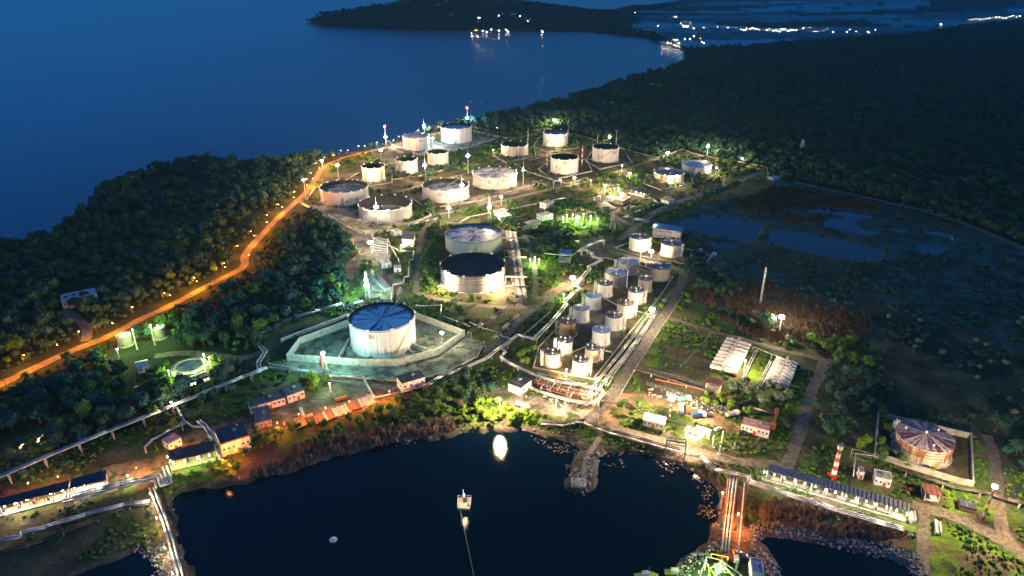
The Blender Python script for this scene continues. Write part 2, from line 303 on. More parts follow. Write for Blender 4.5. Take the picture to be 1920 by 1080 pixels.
# ---------------------------------------------------------------- ground colour zones, painted in order: (colour, warp metres, outline)
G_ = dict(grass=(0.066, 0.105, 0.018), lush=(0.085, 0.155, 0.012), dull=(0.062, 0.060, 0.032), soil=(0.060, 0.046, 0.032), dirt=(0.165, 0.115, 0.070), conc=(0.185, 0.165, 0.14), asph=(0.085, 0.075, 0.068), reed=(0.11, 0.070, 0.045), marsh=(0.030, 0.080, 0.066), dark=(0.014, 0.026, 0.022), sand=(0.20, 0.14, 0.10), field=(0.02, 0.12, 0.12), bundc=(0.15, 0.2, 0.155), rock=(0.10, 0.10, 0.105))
ZONES = [
 ('marsh', 8, [(1255, 412), (1400, 345), (1437, 330), (1500, 345), (1676, 385), (1860, 442), (1960, 480), (1990, 620), (1800, 760), (1560, 650), (1400, 600), (1310, 560), (1330, 480)]),
 ('reed', 7, [(1370, 375), (1420, 350), (1500, 355), (1600, 375), (1660, 395), (1560, 388), (1490, 385), (1440, 405), (1380, 395)]),
 ('reed', 5, [(1450, 408), (1500, 398), (1550, 405), (1540, 420), (1480, 420)]),
 ('reed', 8, [(1300, 560), (1340, 520), (1420, 520), (1520, 560), (1640, 600), (1620, 650), (1560, 660), (1480, 640), (1400, 600)]),
 ('dull', 10, [(1650, 640), (1760, 620), (1920, 680), (1980, 760), (1900, 820), (1780, 800), (1660, 740)]),
 ('dark', 10, [(1620, 590), (1760, 610), (1900, 700), (1840, 720), (1700, 640), (1630, 640)]),
 ('dull', 12, [(1540, 660), (1640, 690), (1650, 800), (1590, 830), (1520, 820)]),
 ('grass', 6, [(1370, 362), (1410, 340), (1470, 335), (1440, 355), (1390, 375)]),
 ('grass', 3, [(1215, 395), (1290, 372), (1400, 340), (1400, 350), (1300, 392), (1262, 412)]),
 ('dull', 4, [(1225, 405), (1290, 385), (1360, 368), (1300, 395), (1262, 415)]),
 ('dull', 4, [(770, 330), (880, 300), (1010, 285), (1100, 330), (1180, 345), (1220, 400), (1130, 440), (980, 420), (900, 400), (800, 420), (750, 380)]),
 ('dull', 4, [(1130, 300), (1230, 290), (1330, 300), (1400, 320), (1330, 360), (1240, 385), (1180, 350)]),
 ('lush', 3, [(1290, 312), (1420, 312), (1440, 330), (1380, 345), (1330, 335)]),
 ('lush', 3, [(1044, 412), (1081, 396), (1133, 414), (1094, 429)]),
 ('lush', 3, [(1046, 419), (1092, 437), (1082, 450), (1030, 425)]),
 ('soil', 2, [(960, 300), (1020, 280), (1110, 290), (1180, 300), (1140, 320), (1060, 338), (1000, 320)]),
 ('soil', 2, [(780, 365), (830, 340), (900, 345), (990, 330), (1010, 360), (900, 385), (800, 400)]),
 ('conc', 0.3, [(878, 372), (960, 350), (1000, 345), (1000, 352), (900, 384)]),
 ('soil', 2, [(600, 340), (680, 300), (740, 290), (860, 320), (800, 340), (720, 360)]),
 ('dull', 3, [(640, 310), (700, 290), (740, 300), (720, 320), (650, 330)]),
 ('conc', 0.5, [(728, 275), (790, 256), (830, 268), (900, 255), (935, 262), (880, 280), (800, 292), (745, 287)]),
 ('conc', 1, [(575, 385), (640, 385), (760, 418), (810, 405), (815, 412), (700, 440), (660, 435)]),
 ('conc', 2, [(640, 425), (700, 440), (730, 450), (735, 520), (715, 560), (690, 560), (690, 500), (665, 470)]),
 ('dirt', 2, [(600, 478), (650, 468), (680, 500), (660, 530), (630, 510)]),
 ('dirt', 2, [(720, 505), (750, 505), (755, 540), (735, 565), (715, 560)]),
 ('grass', 3, [(735, 425), (790, 420), (830, 440), (830, 560), (770, 550), (760, 480), (735, 470)]),
 ('grass', 3, [(775, 545), (850, 565), (960, 575), (1000, 580), (960, 660), (900, 690), (860, 620), (790, 590)]),
 ('asph', 0.5, [(942, 430), (980, 445), (1000, 560), (975, 575), (950, 560)]),
 ('soil', 1, [(825, 475), (845, 475), (960, 470), (965, 555), (930, 565), (840, 555), (815, 520)]),
 ('grass', 3, [(985, 500), (1050, 480), (1060, 560), (1010, 600), (990, 580)]),
 ('dirt', 2, [(1000, 560), (1070, 525), (1090, 515), (1095, 530), (1040, 560), (1000, 580)]),
 ('asph', 2, [(1085, 450), (1140, 440), (1170, 460), (1220, 490), (1200, 500), (1140, 480), (1100, 500), (1080, 480)]),
 ('soil', 1, [(1150, 465), (1200, 452), (1300, 478), (1290, 498), (1220, 490)]),
 ('lush', 1.5, [(1140, 470), (1210, 488), (1290, 506), (1296, 515), (1250, 500), (1150, 480)]),
 ('asph', 1, [(1290, 470), (1345, 475), (1345, 500), (1300, 510)]),
 ('dull', 0.5, [(1125, 515), (1160, 488), (1200, 492), (1275, 515), (1255, 545), (1210, 600), (1175, 640), (1150, 690), (1110, 720), (1000, 700), (990, 680), (1040, 620)]),
 ('soil', 0.5, [(1110, 545), (1150, 500), (1190, 496), (1268, 520), (1245, 545), (1190, 605), (1150, 645), (1080, 620)]),
 ('asph', 0.5, [(1060, 590), (1100, 570), (1160, 590), (1180, 610), (1150, 650), (1090, 680), (1030, 640)]),
 ('soil', 0.8, [(1010, 650), (1060, 640), (1140, 660), (1120, 700), (1100, 715), (1000, 690)]),
 ('grass', 2, [(1215, 570), (1260, 560), (1240, 620), (1200, 690), (1160, 720), (1130, 740), (1120, 720), (1160, 660)]),
 ('grass', 3, [(1250, 598), (1330, 625), (1400, 642), (1500, 670), (1530, 690), (1500, 800), (1400, 755), (1260, 700), (1205, 680)]),
 ('dull', 6, [(1260, 610), (1340, 640), (1330, 700), (1300, 715), (1240, 690), (1225, 660)]),
 ('lush', 2, [(1250, 610), (1215, 660), (1205, 685), (1230, 690), (1260, 630)]),
 ('lush', 1, [(1418, 665), (1442, 662), (1425, 715), (1396, 712)]),
 ('grass', 4, [(1280, 560), (1400, 600), (1500, 650), (1470, 655), (1330, 615), (1260, 590)]),
 ('reed', 4, [(1350, 595), (1450, 620), (1480, 645), (1400, 630)]),
 ('soil', 3, [(1200, 700), (1300, 715), (1410, 760), (1400, 780), (1290, 755), (1200, 735)]),
 ('dirt', 3, [(1060, 770), (1110, 735), (1150, 735), (1230, 740), (1330, 770), (1385, 795), (1390, 815), (1330, 800), (1250, 765), (1200, 762), (1150, 800), (1230, 822), (1300, 838), (1290, 845), (1190, 828), (1100, 790)]),
 ('conc', 2.5, [(905, 735), (935, 725), (985, 735), (1100, 765), (1120, 775), (1100, 792), (1040, 785), (990, 780), (960, 765), (915, 745)]),
 ('sand', 1.5, [(925, 800), (1000, 802), (1090, 828), (1096, 834), (1040, 820), (990, 810), (930, 808)]),
 ('lush', 3, [(880, 760), (930, 755), (980, 770), (1030, 785), (1040, 798), (930, 798), (880, 800)]),
 ('grass', 3, [(1150, 765), (1215, 765), (1260, 790), (1310, 815), (1300, 825), (1200, 800), (1150, 785)]),
 ('grass', 3, [(1370, 815), (1420, 820), (1480, 845), (1480, 870), (1440, 865), (1360, 840)]),
 ('lush', 3, [(1480, 690), (1530, 690), (1510, 770), (1490, 830), (1460, 820), (1470, 760)]),
 ('grass', 3, [(1505, 850), (1560, 860), (1600, 890), (1590, 930), (1500, 900), (1495, 870)]),
 ('grass', 2, [(1610, 900), (1720, 920), (1730, 940), (1700, 940), (1600, 915)]),
 ('lush', 2, [(1760, 905), (1870, 935), (1875, 985), (1800, 970), (1750, 955)]),
 ('lush', 3, [(1740, 975), (1790, 980), (1880, 1030), (1930, 1060), (1940, 1100), (1740, 1090)]),
 ('soil', 1, [(1645, 778), (1700, 790), (1818, 820), (1822, 910), (1780, 905), (1700, 880), (1640, 855)]),
 ('grass', 3, [(1818, 820), (1855, 840), (1865, 920), (1822, 915)]),
 ('soil', 12, [(1630, 600), (1700, 660), (1760, 690), (1830, 760), (1800, 790), (1720, 760), (1660, 700)]),
 ('reed', 4, [(1420, 940), (1500, 945), (1700, 1000), (1700, 1030), (1600, 1010), (1430, 985)]),
 ('rock', 1.5, [(1418, 1012), (1440, 990), (1570, 1008), (1700, 1040), (1722, 1062), (1722, 1100), (1480, 1100), (1400, 1040), (1400, 1020)]),
 ('dirt', 1, [(1362, 890), (1410, 892), (1392, 985), (1420, 1000), (1410, 1030), (1380, 1060), (1340, 1060), (1350, 1000)]),
 ('dark', 1, [(1250, 1050), (1300, 1035), (1340, 1040), (1420, 1040), (1460, 1100), (1250, 1100)]),
 ('lush', 3, [(440, 770), (560, 790), (560, 800), (500, 830), (470, 840), (468, 800)]),
 ('dirt', 2, [(430, 790), (500, 760), (640, 740), (740, 728), (740, 745), (690, 765), (600, 795), (550, 800), (470, 815)]),
 ('asph', 1, [(500, 740), (600, 725), (700, 715), (760, 722), (740, 735), (640, 752), (560, 775), (520, 770)]),
 ('dirt', 2, [(210, 880), (300, 860), (320, 865), (300, 885), (220, 900), (130, 925), (120, 905)]),
 ('dull', 5, [(0, 905), (200, 850), (320, 800), (440, 760), (440, 800), (330, 860), (200, 880), (0, 930)]),
 ('dirt', 2, [(340, 815), (420, 790), (440, 800), (400, 815), (330, 860), (200, 890), (190, 880), (300, 850)]),
 ('lush', 2, [(300, 700), (330, 675), (380, 670), (410, 680), (440, 695), (380, 720), (320, 725)]),
 ('reed', 3, [(450, 890), (540, 852), (620, 822), (720, 803), (840, 790), (850, 806), (830, 814), (720, 832), (620, 855), (540, 882), (460, 905)]),
 ('dull', 5, [(0, 960), (280, 925), (290, 1000), (200, 1040), (0, 1080)]),
 ('dirt', 1, [(276, 915), (296, 910), (360, 1080), (380, 1300), (310, 1300), (312, 1080)]),
 ('bundc', 0.2, [(540, 675), (563, 643.5), (654, 610), (779, 595), (871, 629), (823, 663), (746, 684), (671, 684)]),
 ('bundc', 0.2, [(505, 690), (540, 677), (671, 686), (746, 686), (823, 665), (871, 631), (905, 640), (890, 672), (830, 700), (760, 716), (712, 712), (600, 700)]),
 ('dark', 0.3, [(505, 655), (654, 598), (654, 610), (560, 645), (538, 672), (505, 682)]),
 ('dull', 2, [(475, 632), (548, 590), (640, 565), (670, 570), (650, 590), (505, 650)]),
 ('sand', 2, [(1270, 835), (1320, 845), (1330, 860), (1300, 870), (1240, 855)]),
 ('grass', 2, [(1130, 842), (1200, 836), (1230, 845), (1180, 842), (1134, 850)]),
 ('soil', 1, [(1075, 880), (1100, 840), (1120, 830), (1125, 845), (1115, 890), (1110, 920), (1080, 920)]),
]
ROADS = [  # name, width, colour, pixel line, label
 ('lit_road', 6.0, 'track', [(-60, 745), (0, 722), (60, 693), (110, 668), (160, 648), (210, 628), (260, 600), (320, 573), (375, 543), (430, 515), (462, 499), (456, 480), (480, 452), (510, 420), (530, 400), (560, 375), (583, 350), (595, 330), (600, 318), (622, 304), (650, 294), (682, 286), (735, 275), (766, 263), (800, 254), (830, 249)]),
 ('tank_farm_road', 6, 'road', [(1100, 790), (1128, 765), (1152, 737), (1166, 712), (1181, 687), (1217, 634), (1236, 605), (1255, 576), (1270, 548), (1283, 520), (1280, 508), (1255, 500), (1212, 490), (1170, 478), (1140, 468)]),
 ('field_road', 4.2, 'track', [(1243, 593), (1290, 607), (1330, 620), (1365, 629), (1400, 638), (1450, 652), (1500, 665), (1540, 674), (1570, 678)]),
 ('cracked_road', 5.8, 'road', [(1548, 676), (1540, 692), (1525, 730), (1512, 770), (1502, 805), (1492, 835), (1484, 856), (1474, 880)]),
 ('south_field_road', 5, 'track', [(1185, 687), (1215, 695), (1255, 703), (1310, 720), (1360, 742), (1405, 757)]),
 ('yard_road', 6, 'track', [(1140, 800), (1190, 815), (1240, 828), (1300, 845), (1350, 858), (1400, 868), (1440, 868), (1480, 878)]),
 ('lower_yard_road', 6, 'track', [(1709, 945), (1740, 955), (1776, 964), (1810, 976), (1837, 991), (1860, 1002), (1883, 1016), (1920, 1043), (1960, 1075)]),
 ('fence_track', 5, 'track', [(1850, 815), (1858, 835), (1864, 860), (1868, 890), (1870, 921), (1874, 964), (1880, 1003), (1905, 1030)]),
 ('gravel_path', 4, 'track', [(1732, 955), (1733, 970), (1731, 1000), (1730, 1025), (1732, 1080), (1740, 1150)]),
 ('service_road', 4.6, 'track', [(818, 412), (800, 424), (791, 435), (788, 455), (785, 477), (782, 508), (779, 539), (785, 553), (830, 563), (872, 570), (920, 575), (956, 577), (1000, 575), (1020, 568), (1050, 545), (1085, 520)]),
 ('east_road', 7, 'light', [(1160, 450), (1190, 428), (1205, 412), (1237, 392), (1290, 372), (1347, 353), (1385, 340), (1412, 329), (1430, 322)]),
 ('ring_road', 4.5, 'track', [(562, 378), (590, 392), (622, 408), (655, 424), (685, 440), (700, 447), (720, 452)]),
 ('middle_road', 6, 'track', [(745, 360), (800, 345), (850, 332), (900, 318), (960, 300), (1000, 293)]),
 ('north_service_road', 6, 'light', [(800, 405), (850, 398), (900, 385), (960, 372), (1010, 360), (1060, 350), (1110, 338), (1150, 325), (1190, 312), (1230, 298)]),
 ('marsh_road', 7, 'light', [(1488, 341), (1540, 352), (1594, 364), (1640, 374), (1676, 383), (1720, 392), (1761, 404), (1807, 419), (1860, 440), (1920, 466), (1980, 495)]),
 ('forest_track', 6, 'dim', [(120, 582), (150, 600), (165, 620), (160, 640)]),
 ('clarifier_road', 6, 'dim', [(290, 668), (330, 662), (380, 664), (420, 668), (450, 674), (490, 662)]),
 ('curved_yard_road', 3.5, 'road', [(983, 440), (996, 470), (1006, 520), (1000, 560)]),
 ('lower_pipe_road', 5, 'dim', [(905, 660), (940, 640), (975, 600), (1010, 575)]),
 ('jetty_path', 2.6, 'light', [(1130, 806), (1124, 822), (1108, 845), (1099, 862), (1095, 885), (1093, 900)]),
 ('square_road', 6, 'light', [(1115, 388), (1145, 378), (1165, 372), (1195, 385), (1145, 398), (1150, 405), (1180, 420), (1200, 425)]),
 ('garden_path', 4, 'dim', [(505, 688), (600, 706), (690, 722), (740, 730)]),
]
RC = dict(road=(0.115, 0.095, 0.085), track=(0.115, 0.088, 0.068), light=(0.15, 0.12, 0.10), dim=(0.09, 0.095, 0.095))
def sgn_water(x, y, maxd=14.0):
    """distance to the nearest shore, negative in water"""
    d = np.full(x.shape, maxd)
    dc = segdist(x, y, coast, True, maxd); d = np.where(inside(x, y, coast), np.minimum(d, dc), -dc)
    for w_ in [LAGOON, BASIN, POND_SW] + list(ponds.values()):
        dw = segdist(x, y, w_, True, maxd); ins = inside(x, y, w_)
        d = np.where(ins, np.minimum(d, -dw), np.minimum(d, dw))
    return d
hillc = [(P(850, 43)[0], 3650.0, 620, 330, 80), (P(720, 46)[0], 3450.0, 520, 170, 18), (P(990, 46)[0], 3500.0, 560, 230, 26), (P(1100, 50)[0], 3500.0, 300, 200, 10),
         (P(1890, 30)[0] + 300, 4900.0, 900, 700, 95), (P(1700, 60)[0], 3600.0, 500, 300, 18)]
def height(x, y, d=None):
    r = np.hypot(x, y)
    k = np.clip((r - 1050) / 900, 0, 1); k = k * k * (3 - 2 * k)
    z = k * (fbm(x / 420, y / 420, 5, 3) - 0.5) * 16
    for cx, cyy, sx, sy, h in hillc: z = z + h * np.exp(-((x - cx) / sx) ** 2 - ((y - cyy) / sy) ** 2)
    far = np.clip((r - 6000) / 3000, 0, 1); z = z * (1 - far)
    if d is None: d = sgn_water(x, y, 60.0)
    sh = np.clip(d / 60, 0, 1)
    z = z * sh
    bank = np.clip((d + 3.5) / 5.0, 0, 1); bank = bank * bank * (3 - 2 * bank)
    return z - (1 - bank) * 3.2
# polar sheet: rows at even steps of view depression, so its faces are about a pixel everywhere
def ground():
    nr, nc = 860, 1180
    dep = np.concatenate([[86, 80, 74, 70], np.linspace(66, 1.2, nr - 10), [1.0, 0.75, 0.5, 0.35, 0.25, 0.19]])[::1]
    rad = H / np.tan(np.radians(dep)); az = np.radians(np.linspace(-66, 66, nc))
    rr, aa = np.meshgrid(rad, az, indexing='ij')
    x = (rr * np.sin(aa)).ravel(); y = (rr * np.cos(aa)).ravel()
    d = sgn_water(x, y, 60.0)
    # break the shores up
    wob = (fbm(x / 9, y / 9, 31, 3) - 0.5) * np.where(x > 100, 1.8, 5.0) * np.where(y > 400, 1.0, 1.6); natural = np.ones_like(x)
    z = height(x, y, np.where(np.hypot(x, y) < 1200, d + wob, d))
    r = np.hypot(x, y)
    col = np.empty((len(x), 3)); col[:] = (0.016, 0.026, 0.015)
    # far plain with its fields
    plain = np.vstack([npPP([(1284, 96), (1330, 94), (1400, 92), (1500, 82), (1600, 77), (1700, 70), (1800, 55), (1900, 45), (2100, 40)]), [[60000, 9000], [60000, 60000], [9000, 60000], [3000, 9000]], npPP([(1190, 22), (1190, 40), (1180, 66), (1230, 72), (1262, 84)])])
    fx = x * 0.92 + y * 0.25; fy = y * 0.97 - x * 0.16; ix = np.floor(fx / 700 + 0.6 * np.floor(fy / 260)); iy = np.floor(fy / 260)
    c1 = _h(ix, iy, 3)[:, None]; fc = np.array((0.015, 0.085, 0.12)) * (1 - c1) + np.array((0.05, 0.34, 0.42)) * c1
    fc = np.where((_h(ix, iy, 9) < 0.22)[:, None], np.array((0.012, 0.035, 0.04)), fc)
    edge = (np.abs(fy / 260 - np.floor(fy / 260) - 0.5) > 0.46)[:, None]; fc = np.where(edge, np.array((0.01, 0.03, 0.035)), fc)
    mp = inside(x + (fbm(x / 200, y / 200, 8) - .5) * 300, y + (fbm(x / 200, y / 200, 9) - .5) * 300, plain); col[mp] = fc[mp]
    mpl = inside(x, y, PLANT); base = fbm(x / 14, y / 14, 2, 4)[:, None]
    pc = np.array(G_['soil']) * 1.0 * (1 - np.clip((base - .4) * 5, 0, 1)) + np.array(G_['grass']) * 0.8 * np.clip((base - .4) * 5, 0, 1)
    col[mpl] = pc[mpl]
    near = r < 1500
    idx = np.nonzero(near)[0]; xn, yn = x[idx], y[idx]
    wx = fbm(xn / 7, yn / 7, 11, 3) - .5; wy = fbm(xn / 7, yn / 7, 17, 3) - .5
    patch = fbm(xn / 9, yn / 9, 41, 4)
    for nm, warp, pts in ZONES:
        m = inside(xn + wx * warp * 2, yn + wy * warp * 2, npPP(pts))
        if not m.any(): continue
        c = np.array(G_[nm]); cc = np.repeat(c[None], m.sum(), 0)
        if nm in ('grass', 'lush', 'dull'):        # bare and dry patches
            t = np.clip((patch[m] - 0.52) * 7, 0, 1)[:, None]; cc = cc * (1 - t) + np.array((0.085, 0.072, 0.035)) * t
            t = np.clip((0.42 - patch[m]) * 7, 0, 1)[:, None]; cc = cc * (1 - t) + np.array((0.03, 0.055, 0.018)) * t
        elif nm in ('conc', 'dirt', 'asph', 'soil'):
            t = np.clip((patch[m] - 0.5) * 5, -1, 1)[:, None]; cc = cc * (1 + 0.45 * t)
            g = np.clip((fbm(xn[m] / 4, yn[m] / 4, 51, 3) - 0.6) * 9, 0, 1)[:, None]; cc = cc * (1 - g) + np.array((0.05, 0.075, 0.02)) * g
        elif nm == 'bundc':
            t = np.clip((fbm(xn[m] / 3.5, yn[m] / 3.5, 23, 4) - 0.48) * 5, 0, 1)[:, None]; cc = cc * (1 - t * .65)
        elif nm == 'marsh':
            t = np.clip((patch[m] - 0.5) * 4, -1, 1)[:, None]; cc = cc * (1 + 0.5 * t); t = np.clip((fbm(xn[m] / 40, yn[m] / 40, 29, 3) - .52) * 6, 0, 1)[:, None]; cc = cc * (1 - t) + np.array((.075, .055, .035)) * t
        col[idx[m]] = cc
    # the muddy or stony rim of the shores
    rim = (np.abs(d) < 3.5) & near & (d > -8); t = 0.5
    rc = np.array((0.07, 0.06, 0.05)); col[rim] = col[rim] * 0.4 + rc * 0.6
    f = []
    i = np.arange((nr) * nc).reshape(nr, nc); q = np.stack([i[:-1, :-1], i[:-1, 1:], i[1:, 1:], i[1:, :-1]], -1).reshape(-1, 4)[:, ::-1]
    me = bpy.data.meshes.new('ground'); me.vertices.add(len(x)); me.vertices.foreach_set('co', np.stack([x, y, z], 1).astype('f4').ravel())
    me.loops.add(q.size); me.loops.foreach_set('vertex_index', q.astype('i4').ravel())
    me.polygons.add(len(q)); me.polygons.foreach_set('loop_start', (np.arange(len(q)) * 4).astype('i4')); me.polygons.foreach_set('use_smooth', np.ones(len(q), bool))
    me.update(); me.validate()
    a = me.color_attributes.new('Col', 'FLOAT_COLOR', 'POINT'); a.data.foreach_set('color', np.concatenate([col, np.ones((len(x), 1))], 1).astype('f4').ravel())
    m = bpy.data.materials.new('ground'); m.use_nodes = True; N, L = nt(m); b = N['Principled BSDF']; b.inputs['Roughness'].default_value = 0.95; b.inputs['Specular IOR Level'].default_value = 0.15
    at = N.new('ShaderNodeVertexColor'); at.layer_name = 'Col'; ge = N.new('ShaderNodeNewGeometry')
    n1 = N.new('ShaderNodeTexNoise'); n1.inputs['Scale'].default_value = 0.55; n1.inputs['Detail'].default_value = 6; n1.inputs['Roughness'].default_value = 0.7; L.new(ge.outputs['Position'], n1.inputs['Vector'])
    n2 = N.new('ShaderNodeTexNoise'); n2.inputs['Scale'].default_value = 0.06; n2.inputs['Detail'].default_value = 5; L.new(ge.outputs['Position'], n2.inputs['Vector'])
    mu = N.new('ShaderNodeMath'); mu.operation = 'MULTIPLY'; L.new(n1.outputs[0], mu.inputs[0]); L.new(n2.outputs[0], mu.inputs[1])
    mr = N.new('ShaderNodeMapRange'); mr.inputs[1].default_value = 0.12; mr.inputs[2].default_value = 0.40; mr.inputs[3].default_value = 0.35; mr.inputs[4].default_value = 1.75; L.new(mu.outputs[0], mr.inputs[0])
    vm = N.new('ShaderNodeVectorMath'); vm.operation = 'SCALE'; L.new(at.outputs[0], vm.inputs[0]); L.new(mr.outputs[0], vm.inputs['Scale']); L.new(vm.outputs[0], b.inputs['Base Color'])
    bp = N.new('ShaderNodeBump'); bp.inputs['Strength'].default_value = 0.7; bp.inputs['Distance'].default_value = 0.8; L.new(n1.outputs[0], bp.inputs['Height']); L.new(bp.outputs[0], b.inputs['Normal'])
    me.materials.append(m)
    o = bpy.data.objects.new('ground', me); COL.objects.link(o); tag(o, 'dark wooded and grassy land with lit yards between the storage tanks', None, None, 'structure')
ground()
# ---------------------------------------------------------------- water
def water_mat(name, col, scale, bump, rough):
    m = bpy.data.materials.new(name); m.use_nodes = True; N, L = nt(m); b = N['Principled BSDF']
    b.inputs['Base Color'].default_value = (*col, 1); b.inputs['Roughness'].default_value = rough; b.inputs['IOR'].default_value = 1.33
    ge = N.new('ShaderNodeNewGeometry'); mp = N.new('ShaderNodeMapping'); mp.inputs['Scale'].default_value = (scale, scale * 1.8, scale); mp.inputs['Rotation'].default_value = (0, 0, 0.35); L.new(ge.outputs['Position'], mp.inputs[0])
    n1 = N.new('ShaderNodeTexNoise'); n1.inputs['Scale'].default_value = 1; n1.inputs['Detail'].default_value = 6; n1.inputs['Roughness'].default_value = 0.6; L.new(mp.outputs[0], n1.inputs[0])
    n2 = N.new('ShaderNodeTexNoise'); n2.inputs['Scale'].default_value = 0.012; n2.inputs['Detail'].default_value = 3; L.new(mp.outputs[0], n2.inputs[0])
    bp = N.new('ShaderNodeBump'); bp.inputs['Strength'].default_value = bump; bp.inputs['Distance'].default_value = 1.0; L.new(n1.outputs[0], bp.inputs['Height']); L.new(bp.outputs[0], b.inputs['Normal'])
    mr = N.new('ShaderNodeMapRange'); mr.inputs[1].default_value = 0.35; mr.inputs[2].default_value = 0.65; mr.inputs[3].default_value = rough * 0.92; mr.inputs[4].default_value = rough * 1.08; L.new(n2.outputs[0], mr.inputs[0]); L.new(mr.outputs[0], b.inputs['Roughness'])
    return m
def grown(poly, g):
    a = 0.5 * np.sum(poly[:, 0] * np.roll(poly[:, 1], -1) - np.roll(poly[:, 0], -1) * poly[:, 1]); s = 1 if a > 0 else -1; out = []
    for i in range(len(poly)):
        e1 = poly[i] - poly[i - 1]; e2 = poly[(i + 1) % len(poly)] - poly[i]
        n = np.array([e1[1], -e1[0]]) / (np.hypot(*e1) + 1e-9) + np.array([e2[1], -e2[0]]) / (np.hypot(*e2) + 1e-9); n /= (np.hypot(*n) + 1e-6)
        out.append(poly[i] + n * g * s)
    return np.array(out)
def sheet(name, poly, z, m, label, kind='structure', sub=None):
    bm = bmesh.new(); vs = [bm.verts.new((p[0], p[1], z)) for p in poly]; f = bm.faces.new(vs); bmesh.ops.triangulate(bm, faces=[f])
    if f.is_valid and f.normal.z < 0: pass
    for f in bm.faces:
        f.normal_update()
        if f.normal.z < 0: f.normal_flip()
    me = bpy.data.meshes.new(name); bm.to_mesh(me); bm.free(); me.materials.append(m)
    o = bpy.data.objects.new(name, me); COL.objects.link(o); tag(o, label, None, None, kind); return o
WSEA = water_mat('sea_water', (0.002, 0.020, 0.050), 0.07, 0.75, 0.2)
WLAG = water_mat('lagoon_water', (0.0004, 0.0035, 0.007), 0.7, 0.13, 0.05)
WPND = water_mat('pond_water', (0.002, 0.016, 0.035), 0.5, 0.05, 0.06)
sea_poly = np.vstack([npPP([(-1400, 640)]), grown(np.vstack([npPP(COAST[:22], 3), npPP(COAST[22:], -2), npPP(BACKC[1:-2], -2)]), -3.0), [[2610, 9215], [3900, 14100], [8900, 30100], [26000, 64000], [-60000, 64000], [-60000, -2000]]])
sheet('sea', sea_poly, -1.6, WSEA, 'wide calm deep blue sea behind the wooded cape')
sheet('lagoon', grown(LAGOON, 4.5), -1.3, WLAG, 'dark still lagoon in front of the tank farm')
sheet('harbour_basin', grown(BASIN, 4.5), -1.3, WLAG, 'dark harbour basin edged with pale rocks')
sheet('reed_pool', grown(POND_SW, 4.5), -1.3, WLAG, 'dark pool beside the lit causeway')
for k, v in ponds.items(): sheet(k, grown(v, 4), -0.9, WPND, {'north_pond': 'blue rectangular pond behind the blue roofed hall', 'long_pond': 'long narrow blue pond in the marsh', 'reedy_pond': 'winding blue pond between brown reeds', 'marsh_pond': 'small blue pond near the pale marsh road', 'shallow_pond': 'small shallow pool south of the rectangular pond', 'dark_pond': 'thin dark pool beside the marsh road'}[k])
# ---------------------------------------------------------------- roads
def ribbon(pts, wd, lift=0.06):
    v = []; f = []; n = len(pts)
    # smooth
    q = [np.array(p[:2]) for p in pts]
    for _ in range(2):
        s_ = [q[0]]
        for i in range(len(q) - 1): s_ += [q[i] * .75 + q[i + 1] * .25, q[i] * .25 + q[i + 1] * .75]
        q = s_ + [q[-1]]
    st = max(2.5, float(np.hypot(*q[0])) / 110); r_ = [q[0]]
    for i in range(len(q) - 1):
        L_ = np.hypot(*(q[i + 1] - q[i])); m = max(1, int(L_ / st)); r_ += [q[i] + (q[i + 1] - q[i]) * (j + 1) / m for j in range(m)]
    q = r_
    for i, p in enumerate(q):
        t = q[min(i + 1, len(q) - 1)] - q[max(i - 1, 0)]; t = t / (np.hypot(*t) + 1e-9); nrm = np.array([-t[1], t[0]])
        z = float(height(np.array([p[0]]), np.array([p[1]]), np.array([60.0]))[0]) + lift
        for s in (-1, 1): a = p + nrm * s * wd * (.5 + .16 * (float(vnoise(np.array([p[0] / 5.0 + s * 9]), np.array([p[1] / 5.0]), 3)[0]) - .5) + .10 * (random.random() - .5)); v.append((a[0], a[1], z))
    for i in range(len(q) - 1): f.append((2 * i, 2 * i + 1, 2 * i + 3, 2 * i + 2))
    return v, f, q[::4] + [q[-1]]
def road_mat(name, c):
    m = bpy.data.materials.new(name); m.use_nodes = True; N, L = nt(m); b = N['Principled BSDF']; b.inputs['Roughness'].default_value = 0.85
    ge = N.new('ShaderNodeNewGeometry'); n1 = N.new('ShaderNodeTexNoise'); n1.inputs['Scale'].default_value = 0.5; n1.inputs['Detail'].default_value = 8; n1.inputs['Roughness'].default_value = 0.78; L.new(ge.outputs['Position'], n1.inputs[0])
    cr = N.new('ShaderNodeValToRGB'); cr.color_ramp.elements[0].position = 0.40; cr.color_ramp.elements[1].position = 0.60
    cr.color_ramp.elements[0].color = (c[0] * .35, c[1] * .42, c[2] * .28, 1); cr.color_ramp.elements[1].color = (*(Vector(c) * 1.45), 1); L.new(n1.outputs[0], cr.inputs[0]); L.new(cr.outputs[0], b.inputs['Base Color'])
    return m
RM = {k: road_mat('surface_' + k, v) for k, v in RC.items()}
RLAB = dict(lit_road='winding road lit orange through the woods', tank_farm_road='asphalt road beside the small tanks', field_road='straight track between the green fields', cracked_road='cracked concrete road beside the dark thicket', south_field_road='track along the south side of the field', yard_road='road along the shore yard')
roadlines = []
for i, (nm, wd, c, pts) in enumerate(ROADS):
    v, f, q = ribbon(PP(pts), wd, 0.05 + 0.006 * i); mb = MB(); mb.add(v, f); mb.build(nm, RM[c]); o = bpy.data.objects[nm]
    tag(o, RLAB.get(nm, nm.replace('_', ' ') + ' of worn pale paving'), None, None, 'structure'); roadlines.append((np.array(q), wd))
